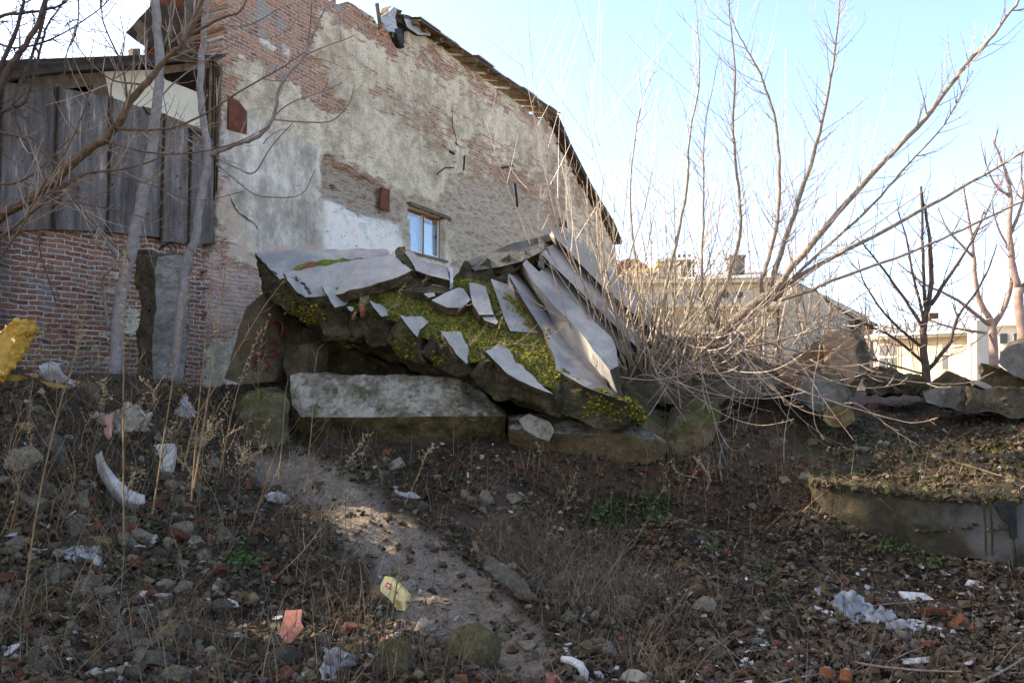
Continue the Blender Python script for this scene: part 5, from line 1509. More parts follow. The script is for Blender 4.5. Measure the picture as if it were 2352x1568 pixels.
back_tree('bare_tree', 'dark bare tree with upright branches in front of the cream house',
          [([(2135, 960), (2130, 880), (2122, 800), (2125, 730), (2135, 690), (2140, 600), (2128, 500), (2114, 430)], 0.085, 0.018),
           ([(2128, 730), (2122, 640), (2118, 520), (2116, 428)], 0.035, 0.02), ([(2128, 840), (2060, 780), (1980, 740), (1900, 690), (1860, 650)], 0.03, 0.008),
           ([(2130, 850), (2180, 790), (2200, 730), (2260, 640), (2290, 560)], 0.04, 0.01), ([(2124, 760), (2080, 690), (2030, 620), (1990, 570), (1960, 540)], 0.035, 0.008),
           ([(2124, 740), (2100, 640), (2080, 540), (2060, 480)], 0.03, 0.008), ([(2138, 700), (2190, 620), (2240, 540), (2262, 480)], 0.04, 0.008),
           ([(2122, 800), (2050, 740), (1990, 660), (1970, 590)], 0.03, 0.008), ([(2128, 860), (2020, 830), (1930, 800), (1870, 770)], 0.02, 0.006)], 15.5, M['bark_dark'], M['bark_dark'], 3.6, 1.4, r=0.011)
M['bark_pink'] = simple('pinkish sunlit bark', (0.16, 0.115, 0.105), (0.30, 0.225, 0.205), 9, rough=0.7)
pg = 'pinkish trees at the right edge'
back_tree('bare_tree', 'pinkish forked bare tree left of the round edged slab',
          [([(2282, 850), (2282, 800), (2280, 760), (2272, 730)], 0.10, 0.08), ([(2275, 735), (2250, 690), (2240, 640), (2235, 560), (2225, 500), (2210, 420)], 0.07, 0.015),
           ([(2282, 745), (2310, 700), (2322, 650), (2330, 600), (2290, 520), (2280, 470)], 0.07, 0.012), ([(2270, 745), (2200, 690), (2120, 650), (2060, 600)], 0.045, 0.01),
           ([(2265, 765), (2180, 750), (2100, 720)], 0.035, 0.01), ([(2235, 590), (2180, 530), (2150, 470)], 0.03, 0.008), ([(2230, 550), (2270, 480), (2290, 420)], 0.03, 0.008)], 19.0, M['bark_pink'], M['bark_pink'], 3.8, 1.5, group=pg, r=0.014)
back_tree('bare_tree', 'tall pinkish bare tree at the very right edge behind the round edged slab',
          [([(2352, 830), (2348, 760), (2342, 700), (2340, 660)], 0.11, 0.09), ([(2340, 665), (2325, 600), (2318, 520), (2322, 440), (2300, 370), (2280, 320)], 0.08, 0.015),
           ([(2346, 670), (2380, 620), (2400, 560)], 0.08, 0.04), ([(2320, 540), (2350, 460), (2345, 390), (2352, 330)], 0.04, 0.01), ([(2322, 450), (2290, 430), (2265, 380), (2262, 330)], 0.03, 0.008)], 18.0, M['bark_pink'], M['bark_pink'], 4.0, 1.4, group=pg, r=0.014)
for k, (x0, x1, y0, d, lb) in enumerate([(1860, 1960, 790, 24, 'thin grey bush behind the brown wall fragments'), (1960, 2090, 800, 27, 'thin grey thicket behind the dark tree, left of the cream house'), (1995, 2060, 760, 36, 'far pale poplar shoots left of the cream house roof')]):
    e = empty('bare_shrub', P((x0 + x1) / 2, y0 + 60, d)); tag(e, lb, 'shrub')
    f = MB(); g_ = MB()
    for _ in range(16):
        p = P(rg.uniform(x0, x1), y0 + 50, d)
        twig(f if _ % 3 else g_, p, Vector((rg.gauss(0, 0.28), rg.gauss(0, 0.2), 1)), rg.uniform(1.8, 4.6 if k < 2 else 3.4), 0.018, rg, up=0.4, curl=0.12, lvl=1, fork=0.12, seg=0.3, stubs=False)
    g_.build('leafless_growth', [M['bark']], e); f.build('crown', [M['twig']], e)  # bare stems and twigs, the shrub carries no leaves

# ---- left: two pale trunks, their limbs, the dark branch across, the tangle
lt = empty('bare_tree', P(268, 880, 10.9)); tag(lt, 'pale smooth trunk leaning right before the shed boards with a low side limb', 'tree')
a = MB(); f = MB()
q, r_ = branch(a, px_path([(264, 890), (268, 800), (272, 720), (285, 640), (310, 540), (322, 470), (346, 369), (356, 269), (366, 168), (360, 67), (356, -20), (350, -80)], 10.9, 10.6), 0.088, 0.045, rg, 10, 4, 0.06)
clothe(f, q, r_, rg, 0.8, 0.8, 0.009, up=0.5, start=0.35, lvl=1)
for pts, r0, r1 in (([(143, 435), (180, 480), (216, 516), (245, 550), (272, 592)][::-1], 0.045, 0.02), ([(356, 240), (400, 190), (470, 140), (540, 100)], 0.012, 0.006), ([(362, 120), (385, 85), (396, 40), (404, -10)], 0.018, 0.01), ([(346, 350), (300, 330), (270, 230)], 0.010, 0.004), ([(250, 760), (240, 680), (236, 640), (262, 610)], 0.02, 0.012)):
    q, r_ = branch(a, px_path(pts, 10.8, 10.3), r0, r1, rg, 7, 5); clothe(f, q, r_, rg, 1.4, 0.7, 0.007, up=0.5, lvl=1)
a.build('trunk', [M['bark_pale']], lt, True); f.build('crown', [M['twig']], lt)
lt = empty('bare_tree', P(410, 890, 11.0)); tag(lt, 'pale trunk close to the firewall corner with limbs curving right over the plaster', 'tree')
a = MB(); f = MB()
q, r_ = branch(a, px_path([(402, 890), (410, 760), (428, 609), (450, 540), (457, 470), (477, 369), (470, 302), (460, 201), (467, 101), (477, 0), (480, -60)], 11.0, 10.8), 0.06, 0.035, rg, 9, 4, 0.06)
clothe(f, q, r_, rg, 0.8, 0.7, 0.008, up=0.5, start=0.35, lvl=1)
for pts, r0, r1 in (([(480, 356), (537, 332), (587, 316), (620, 285), (634, 245), (645, 195), (698, 128), (725, 67), (749, 10)], 0.036, 0.012),
                    ([(628, 266), (671, 235), (739, 211), (787, 190)], 0.010, 0.006), ([(698, 128), (740, 110), (790, 92), (812, 82)], 0.010, 0.006), ([(700, 132), (740, 136), (775, 150), (790, 158)], 0.009, 0.005),
                    ([(705, 118), (712, 60), (716, 8)], 0.011, 0.006), ([(497, 363), (544, 386), (584, 396), (624, 336), (675, 279)], 0.014, 0.006), ([(497, 376), (550, 420), (584, 446), (631, 453), (692, 446), (725, 389)], 0.014, 0.006),
                    ([(628, 275), (700, 280), (760, 278), (800, 240), (815, 195)], 0.012, 0.005), ([(470, 350), (430, 318), (390, 280), (375, 220)], 0.012, 0.005), ([(503, 55), (560, 60), (600, 45), (640, 20)], 0.012, 0.006), ([(605, 330), (615, 318), (640, 300), (660, 296)], 0.008, 0.004),
                    ([(560, 62), (610, 88), (660, 70), (690, 30)], 0.008, 0.004)):
    q, r_ = branch(a, px_path(pts, 10.9, 10.1), r0, r1, rg, 6, 5); clothe(f, q, r_, rg, 0.9, 0.45, 0.006, up=0.7, lvl=0, start=0.4)
a.build('trunk', [M['bark_pale']], lt, True); f.build('crown', [M['twig']], lt)

lt = empty('bare_tree', P(-160, 900, 7.2)); tag(lt, 'near dark branched tree reaching in from the left edge across the shed', 'tree')
a = MB(); f = MB()
gp, _ = on_ground(-160, 905)
trunk = [gp + Vector((-0.1, 0, -0.2)), P(-190, 800, 7.3), P(-150, 640, 7.25), P(-90, 560, 7.2), P(0, 498, 7.1), P(84, 446, 7.0), P(185, 362, 6.9), P(262, 299, 6.85), P(295, 242, 6.8), P(336, 188, 6.8), P(379, 138, 6.8), P(420, 101, 6.8), P(446, 40, 6.8), P(470, -10, 6.8), P(480, -60, 6.8)]
q, r_ = branch(a, trunk, 0.052, 0.010, rg, 9, 5, 0.15)
clothe(f, q, r_, rg, 10.0, 0.8, 0.0065, up=0.5, start=0.25, lvl=2, fork=0.2, seg=0.06)
for pts, d, r0 in (([(425, 90), (430, 84), (503, 44), (550, 27), (571, -10)], 6.8, 0.017), ([(269, 295), (336, 299), (403, 292), (470, 262), (544, 215), (640, 160), (700, 120)], 6.8, 0.012), ([(240, 322), (336, 350), (436, 352), (537, 330), (620, 290)], 6.8, 0.008),
                   ([(-20, 560), (60, 500), (130, 440), (200, 400), (300, 385), (400, 350)], 6.6, 0.014), ([(-20, 620), (50, 520), (90, 440), (160, 330), (200, 230), (215, 130)], 6.5, 0.010), ([(-20, 420), (40, 420), (100, 380), (180, 300)], 6.9, 0.012),
                   ([(-20, 300), (60, 320), (130, 380), (170, 460), (260, 560), (300, 600)], 7.2, 0.014), ([(150, 460), (200, 470), (330, 500), (420, 560), (500, 620)], 6.8, 0.006), ([(30, 480), (120, 440), (210, 395), (330, 420), (450, 460), (560, 440)], 6.5, 0.007),
                   ([(295, 242), (280, 150), (240, 60), (230, -10)], 6.8, 0.010), ([(330, 195), (250, 180), (180, 110), (150, 40)], 6.8, 0.008), ([(380, 138), (395, 70), (380, -10)], 6.8, 0.009), ([(260, 300), (255, 200), (285, 110), (275, 30)], 6.8, 0.008)):
    q, r_ = branch(a, px_path(pts, d), r0, r0 * 0.4, rg, 5, 5, 0.1)
    clothe(f, q, r_, rg, 10.0, 0.6, 0.0058, up=0.4, lvl=1, fork=0.25, seg=0.06, side=1.1)
a.build('trunk', [M['bark_mid']], lt, True); f.build('crown', [M['twig']], lt)

lt = empty('bare_tree', P(-130, 900, 8.6)); tag(lt, 'dark tangled tree crown in the top left corner against the white sky', 'tree')
a = MB(); f = MB()
gp, _ = on_ground(-130, 890)
for pts, r0 in (([(-130, 880), (-110, 600), (-80, 350), (0, 195), (34, 134), (77, 77), (110, -20)], 0.05), ([(-90, 380), (-30, 230), (40, 60), (60, -20)], 0.03), ([(-80, 330), (0, 260), (60, 230), (90, 120), (110, 60), (160, -20)], 0.02), ([(-60, 100), (0, 40), (60, 30), (120, 20), (175, -10)], 0.02),
                ([(110, -20), (90, 80), (60, 160), (30, 240), (60, 330), (100, 420), (90, 560), (130, 700)], 0.016), ([(180, -20), (178, 60), (150, 140), (150, 300), (130, 420)], 0.008), ([(-20, 90), (30, 110), (120, 90), (230, 20), (260, -20)], 0.012)):
    q, r_ = branch(a, px_path(pts, 8.6, 8.2), r0, r0 * 0.35, rg, 6, 5, 0.2)
    clothe(f, q, r_, rg, 13.0, 0.6, 0.006, up=0.0, curl=0.9, lvl=2, fork=0.25, seg=0.06, side=1.2)
a.build('trunk', [M['bark_dark']], lt, True); f.build('crown', [M['bark_dark']], lt)
# ------------------------------------------------------------------ houses beyond the site
def facade_box(b, a, c, y0a, y1a, y0c, y1c, back, m=0):
    """a wall slab between picture columns a=(x,d) and c=(x,d) with top rows y0 and bottom rows y1, pushed back"""
    f = [P(a[0], y0a, a[1]), P(c[0], y0c, c[1]), P(c[0], y1c, c[1]), P(a[0], y1a, a[1])]
    n = len(b.v)
    g_ = [p + Vector(back) for p in f]
    b.add(f + g_, [(3, 2, 1, 0), (4, 5, 6, 7), (0, 1, 5, 4), (1, 2, 6, 5), (2, 3, 7, 6), (3, 0, 4, 7)], m)


def hpart(name, quads, back, mat, parent, label=None):
    b = MB()
    for q in quads: facade_box(b, *q, back)
    o = b.build(name, [M[mat]] if isinstance(mat, str) else [mat], parent)
    if label: o['label'] = label
    return o


# the classical house with the pediment: front towards us, side running away to the right
h1 = empty('house', P(1620, 880, 45)); tag(h1, 'cream classical house with cornices and two chimneys behind the bare shrubs', 'house')
A, B_ = 1395, 1786
dA, dB = 47.0, 45.0


def fd(x): return dA + (dB - dA) * (x - A) / (B_ - A)


def fr_(name, x0, x1, y0, y1, proud, mat, tilt=0.0, thick=0.5):
    b = MB()
    facade_box(b, (x0, fd(x0) - proud), (x1, fd(x1) - proud), y0, y1, y0 + tilt * (x1 - x0), y1 + tilt * (x1 - x0), (0.02, thick + proud, 0.0))
    return b.build(name, [M[mat]], h1)


fr_('wall', A, 1795, 640, 890, 0, 'stucco', -0.0)
sb = MB(); facade_box(sb, (1795, 45), (1992, 62), 636, 890, 742, 880, (-1.0, 1.0, 0)); sb.build('side_wall', [M['stucco']], h1)
# side gable mouldings that follow the roof slope down to the right
for k, (y0, y1, t, mt, pr) in enumerate(((627, 731, 10, 'stucco_trim', 0.5), (640, 742, 6, 'stucco_trim', 0.25), (660, 754, 4, 'stucco_trim', 0.15), (690, 772, 7, 'stucco_trim', 0.4), (704, 780, 3, 'stucco_trim', 0.2))):
    s2 = MB(); facade_box(s2, (1782, 45 - pr), (1998, 62 - pr), y0, y0 + t, y1, y1 + t * 0.75, (-0.3, 0.8, 0)); s2.build('cornice', [M[mt]], h1)
sb = MB(); facade_box(sb, (1786, 44.6), (1996, 61.5), 624, 627, 728, 730, (-0.6, 0.8, 0)); sb.build('roof_edge', [M['roofmetal']], h1)
fr_('attic', A, 1790, 652, 700, 0.1, 'stucco_trim')
fr_('cornice', A, 1798, 700, 707, 0.9, 'stucco_trim', -0.012)
fr_('cornice', A, 1794, 708, 714, 0.5, 'stucco_trim', -0.012)
fr_('cornice', A, 1796, 643, 650, 0.6, 'stucco_trim', -0.008)
rf_ = MB(); f = [P(1560, 640, 45.4), P(1797, 636, 44.3), P(1795, 622, 47.5), P(1751, 620, 49), P(1575, 632, 49)]
rf_.add(f + [p + Vector((0, 0.3, -0.25)) for p in f], [(0, 1, 2, 3, 4), (9, 8, 7, 6, 5)] + [(i, (i + 1) % 5, 5 + (i + 1) % 5, 5 + i) for i in range(5)])
roof1 = rf_.build('roof', [M['roofmetal']], h1)
for x0, x1, y0, y1, d in ((1679, 1711, 586, 626, 47), (1564, 1594, 600, 640, 47)):
    b = MB(); facade_box(b, (x0, d), (x1, d), y0, y1, y0, y1, (0, 0.9, 0)); facade_box(b, (x0 - 3, d - 0.1), (x1 + 3, d - 0.1), y0 - 1, y0 + 4, y0 - 1, y0 + 4, (0, 1.1, 0))
    b.build('chimney', [M['conc_blue']], roof1)
for x in (1388, 1545, 1575, 1606, 1660, 1693):
    w_ = fr_('window', x, x + 13, 671, 684, 0.14, 'glass', 0, 0.05)
for x in (1530, 1612, 1680):
    fr_('window_frame', x - 4, x + 34, 762, 822, 0.12, 'winwhite', 0, 0.05)
    fr_('window', x, x + 13, 768, 818, 0.16, 'glass', 0, 0.05); fr_('window', x + 17, x + 30, 768, 818, 0.16, 'glass', 0, 0.05)
    fr_('window_hood', x - 10, x + 40, 744, 752, 0.5, 'stucco_trim')
for i in range(10):
    fr_('quoin', 1755, 1781 if i % 2 else 1776, 716 + i * 15, 729 + i * 15, 0.12, 'stucco_trim', 0, 0.1)
b = MB(); b.tube([P(1752, 712, 44.9), P(1752, 880, 44.9)], 0.07, 6); b.build('downpipe', [M['winwhite']], h1)
b = MB(); b.tube([P(1787, 700, 44.6), P(1789, 880, 44.6)], 0.07, 6); b.build('downpipe', [M['black']], h1)
for (x0, x1, d, y0, y1) in ((1850, 1862, 49.0, 738, 800), (1905, 1914, 54, 775, 815)):
    b = MB(); facade_box(b, (x0, d), (x1, d + 1.5), y0, y1, y0 + 3, y1 - 2, (0.05, 0.1, 0)); b.build('side_window', [M['glass']], h1)

# the part of the street front seen just past the firewall, with a yellow cornice
h2 = empty('house', P(1460, 860, 52)); tag(h2, 'pale old house with yellow cornice and broken red tiles just past the firewall', 'house')
hpart('wall', [((1330, 53), (1600, 51), 632, 880, 625, 880)], (0, 1, 0), 'stucco_trim', h2)
M['yellowtrim'] = simple('yellow painted cornice', (0.5, 0.36, 0.12), (0.62, 0.48, 0.2), 3)
hpart('cornice', [((1330, 52.2), (1500, 51), 621, 630, 616, 624)], (0, 1, 0), 'yellowtrim', h2)
hpart('cornice', [((1330, 52.4), (1500, 51.2), 631, 636, 626, 631)], (0, 1, 0), 'winwhite', h2)
hpart('attic', [((1512, 51), (1596, 50.6), 596, 634, 592, 632)], (0, 1.6, 0), 'stucco_trim', h2)
hpart('cornice', [((1508, 50.8), (1600, 50.4), 594, 600, 589, 595)], (0, 1.6, 0), 'winwhite', h2)
hpart('cornice', [((1508, 50.8), (1600, 50.4), 606, 611, 602, 607)], (0, 1.6, 0), 'yellowtrim', h2)
for x in (1560, 1572, 1583):
    b = MB(); b.tube([P(x, 596, 51), P(x, 584, 51)], 0.09, 6); b.build('chimney_pot', [M['tar']], h2)
tp = [(1400, 622), (1405, 610), (1425, 598), (1440, 600), (1450, 592), (1462, 596), (1478, 604), (1492, 612), (1494, 620)]
solid('tile_rubble', Ps(tp, 51.5), Vector((0, 1.2, 0)), [M['roofred']] * 2, h2, L=0.3, amp=0.3, fr=1.2)

# low cream house with a tin roof at the right
h3 = empty('house', P(2140, 880, 34)); tag(h3, 'low cream house with a pale tin roof and white windows behind the dark tree', 'house')
ea, eb = (2008, 38.0), (2228, 33.0)


def h3x(x): return 38.0 + (33.0 - 38.0) * (x - 2008) / 220.0


def q3(name, x0, x1, y0, y1, proud, mat, ty=0.0, thick=0.3, parent=h3):
    b = MB(); facade_box(b, (x0, h3x(x0) - proud), (x1, h3x(x1) - proud), y0, y1, y0 + ty * (x1 - x0), y1 + ty * (x1 - x0), (0.1, thick + proud, 0))
    return b.build(name, [M[mat]] if isinstance(mat, str) else [mat], parent)


q3('wall', 2008, 2228, 772, 905, 0, 'stucco', -0.05)
q3('eave', 2004, 2234, 768, 773, 0.75, 'winwhite', -0.05)
q3('eave', 2008, 2230, 774, 780, 0.45, 'stucco_trim', -0.05)
f = [P(2002, 769, 37.4), P(2234, 757, 32.3), P(2250, 724, 36), P(2192, 728, 38.5), P(2089, 738, 41), P(2008, 750, 43)]
rf_ = MB(); rf_.add(f + [p + Vector((0, 0.2, -0.2)) for p in f], [(0, 1, 2, 3, 4, 5), (11, 10, 9, 8, 7, 6)] + [(i, (i + 1) % 6, 6 + (i + 1) % 6, 6 + i) for i in range(6)])
rf3 = rf_.build('roof', [M['roofmetal']], h3)
b = MB()
for t in np.linspace(0.04, 0.97, 13):
    p0 = P(2002, 769, 37.4).lerp(P(2234, 757, 32.3), t); p1 = P(2008, 750, 43).lerp(P(2250, 724, 36), t)
    b.tube([p0 + Vector((0, 0, .03)), p1 + Vector((0, 0, .03))], 0.025, 4)
b.build('seam', [M['roofmetal']], rf3)
b = MB(); facade_box(b, (2135, 40), (2156, 40), 718, 745, 718, 745, (0, 0.8, 0)); b.build('chimney', [M['stone_ochre']], rf3)
pil = MB()
n = 14
pv = []
for i in range(n + 1):
    a = math.pi * (1.05 - 1.0 * i / n); pv.append((2247 - 21 * math.cos(a) * -1, 33.2 - 1.2 * math.sin(a)))
for (xa, da), (xc, dc) in zip(pv[:-1], pv[1:]):
    pil.add([P(xa, 735, da), P(xc, 735, dc), P(xc, 905, dc), P(xa, 905, da)], [(3, 2, 1, 0)])
pil.build('corner_bay', [M['stucco_white']], h3, True)
hpart('side_wall', [((2267, 33.5), (2290, 44), 738, 905, 772, 890)], (-0.5, 0.6, 0), 'stucco_white', h3)
b = MB(); b.tube([P(2228, 762, 32.4), P(2226, 900, 32.4)], 0.09, 8); b.build('downpipe', [M['winwhite']], h3)
for (x0, x1, y0, y1) in ((2016, 2064, 790, 862), (2134, 2180, 786, 852)):
    wn = q3('window', x0, x1, y0, y1, 0.10, 'winwhite', -0.03, 0.1)
    mx = (x0 + x1) / 2; my = y0 + (y1 - y0) * 0.40
    for (a, c, y2, y3) in ((x0 + 3, mx - 2, y0 + 3, my - 2), (mx + 2, x1 - 3, y0 + 3, my - 2), (x0 + 3, mx - 2, my + 3, y1 - 4), (mx + 2, x1 - 3, my + 3, y1 - 4)):
        q3('pane', a, c, y2, y3, 0.14, 'glass', -0.03, 0.05, wn)
# lower wing joining the two
h4 = empty('house', P(1930, 880, 58)); tag(h4, 'low grey roofed wing between the classical house and the cream house', 'house')
hpart('wall', [((1900, 60), (2012, 56), 752, 900, 755, 900)], (0, 1, 0), 'stucco_trim', h4)
hpart('roof', [((1895, 59.6), (2016, 55.5), 742, 753, 744, 757)], (0, 2, 0.5), 'tar', h4)
for x in (1930, 1965): hpart('window', [((x, 59.0 - (x - 1900) * .035), (x + 14, 58.6 - (x - 1900) * .035), 775, 805, 775, 805)], (0, 0.1, 0), 'glass', h4)
# far white building at the right edge
h5 = empty('apartment_building', P(2330, 860, 70)); tag(h5, 'far pale apartment building at the very right behind the pinkish trees', 'building')
hpart('wall', [((2240, 72), (2480, 68), 748, 890, 742, 890)], (0, 2, 0), 'stucco_white', h5)
hpart('parapet', [((2240, 71.6), (2480, 67.6), 742, 749, 736, 743)], (0, 2, 0), 'winwhite', h5)
for x in (2298, 2330, 2362):
    for y in (766, 806): hpart('window', [((x, 70.9 - (x - 2298) * .017), (x + 16, 70.6 - (x - 2298) * .017), y, y + 22, y, y + 22)], (0, 0.1, 0), 'glass', h5)
# ------------------------------------------------------------------ what lies in the pit
from mathutils import Matrix, Quaternion
rd = random.Random(23)


def gz(x, y): return float(gh(x, y)[0])


def chunk_mesh(name, kind, mat, seed, flat=1.0):
    """unit sized broken piece"""
    rg_ = random.Random(seed)
    bm = bmesh.new()
    if kind == 'brick':
        bmesh.ops.create_cube(bm, size=1.0)
        L = rg_.uniform(0.5, 1.0)
        for v in bm.verts:
            v.co = Vector((v.co.x * 2.0 * L, v.co.y * 1.0, v.co.z * 0.54))
            if v.co.x > 0: v.co += Vector((rg_.uniform(-.35, .1), 0, rg_.uniform(-.1, .05)))
        bmesh.ops.subdivide_edges(bm, edges=bm.edges[:], cuts=3, use_grid_fill=True)
        for v in bm.verts:
            v.co += Vector((noise.noise(v.co * 2 + Vector((seed, 0, 0))), noise.noise(v.co * 2 + Vector((0, seed, 0))), noise.noise(v.co * 2 + Vector((0, 0, seed))))) * 0.12
            r_ = max(abs(v.co.x) / L - .85, 0) * 0; v.co *= 1 - 0.04 * (abs(v.co.x) > .9 * L)
    elif kind == 'shard':
        n = rg_.randint(4, 6); pts = []
        for i in range(n):
            a = 2 * math.pi * (i + rg_.uniform(-.3, .3)) / n; r = rg_.uniform(0.6, 1.1); pts.append(Vector((r * math.cos(a), r * math.sin(a) * .75, 0)))
        f = bm.faces.new([bm.verts.new(p) for p in pts])
        r = bmesh.ops.extrude_face_region(bm, geom=[f])
        for v in [g_ for g_ in r['geom'] if isinstance(g_, bmesh.types.BMVert)]: v.co.z += 0.16
        bmesh.ops.bevel(bm, geom=bm.edges[:], offset=0.04, segments=1, affect='EDGES')
    else:
        bmesh.ops.create_icosphere(bm, subdivisions=3, radius=1.0)
        cuts = [(Vector((rg_.gauss(0, 1), rg_.gauss(0, 1), rg_.gauss(0, 1))).normalized(), rg_.uniform(0.38, 0.75)) for _ in range(13)]
        for v in bm.verts:
            for n_, d in cuts:
                k = v.co.dot(n_) - d
                if k > 0: v.co -= n_ * k
        sc = Vector((1, rg_.uniform(.6, .95), rg_.uniform(.45, .8) * flat))
        for v in bm.verts:
            v.co += v.co.normalized() * noise.noise(v.co * 2.6 + Vector((seed, seed, 0))) * 0.08
            v.co = Vector((v.co.x * sc.x, v.co.y * sc.y, v.co.z * sc.z))
    bmesh.ops.recalc_face_normals(bm, faces=bm.faces[:])
    me = bpy.data.meshes.new(name); bm.to_mesh(me); bm.free()
    me.materials.append(mat)
    return me


STN = [chunk_mesh('stone', 'stone', M['stone'], s) for s in range(8)]
STO = [chunk_mesh('stone', 'stone', M['stone_ochre'], s + 20) for s in range(4)]
STP = [chunk_mesh('plaster_lump', 'stone', M['stone_pale'], s + 40) for s in range(4)]
BRK = [chunk_mesh('brick', 'brick', M['brickbit'], s + 60) for s in range(6)]
BLD = [chunk_mesh('boulder', 'stone', M['mossrock'], s + 140) for s in range(2)]
SHD = [chunk_mesh('shard', 'shard', M['white'], s + 80) for s in range(5)]


def put(me, name, x, y, size, label=None, cat=None, group=None, sink=0.25, z=None, rot=None, r=None):
    r = r or rd
    o = bpy.data.objects.new(name, me); COL.objects.link(o)
    zz = gz(x, y) if z is None else z
    o.location = (x, y, zz + size * (0.35 - sink))
    o.rotation_euler = rot if rot else (r.gauss(0, .35), r.gauss(0, .35), r.uniform(0, 6.28))
    o.scale = (size,) * 3
    return tag(o, label, cat, group)


ZONES = [((0, 930, 520, 1568), 'on the left rubble heap', 250), ((520, 1060, 1500, 1568), 'on the slope in the middle of the pit', 100),
         ((1500, 1180, 2352, 1568), 'on the leaf strewn floor at the right of the pit', 75), ((1650, 930, 2352, 1120), 'on the mossy terrace above the retaining slab', 40)]


def zone_pt(z, r):
    for _ in range(60):
        x = r.uniform(z[0], z[2]); y = z[1] + (z[3] - z[1]) * r.random() ** 0.85
        if z[1] > 1100 and z[0] >= 1500 and 1850 < x and y < 1290: continue
        p, d = on_ground(x, y)
        if 3.5 < d < 20: return x, y, p, d
    return x, y, p, d


kinds = [('rubble_stone', STN, 'grey brown rubble stone', 'stone', 0.60, (0.035, 0.13)), ('ochre_stone', STO, 'ochre rubble stone', 'stone', 0.14, (0.03, 0.10)),
         ('plaster_lump', STP, 'pale lump of plaster', 'plaster lump', 0.06, (0.025, 0.075)), ('brick_piece', BRK, 'broken red brick', 'brick', 0.14, (0.045, 0.09)), ('ceramic_shard', SHD, 'white ceramic shard', 'shard', 0.05, (0.02, 0.05))]
cnt = {}
for zb, where, num in ZONES:
    for _ in range(num):
        u = rd.random(); acc = 0
        for nm, mes, lb, cat, w_, (a, c) in kinds:
            acc += w_
            if u <= acc: break
        x, y, p, d = zone_pt(zb, rd)
        if zb[0] == 520 and pmask(np.array([x]), np.array([y]), PALE, 6, 6)[0] > 0.5 and rd.random() < 0.8: continue
        s = a + (c * 1.3 - a) * rd.random() ** (2.0 if zb[0] == 0 else 2.8)
        if zb[0] == 1500: s *= 0.8
        put(rd.choice(mes), nm, p.x, p.y, s, '%s lying %s' % (lb, where), cat, '%s %s' % (lb + 's', where))

# ---- named pieces, placed where the photograph has them
def named(me, name, px, py, wpx_, label, cat, rot=None, flat=None, sink=0.2):
    p, d = on_ground(px, py)
    s = wpx_ / F * d / 2
    o = put(me, name, p.x, p.y, s, label, cat, None, sink, rot=rot)
    if flat: o.scale = (s, s, s * flat)
    return o


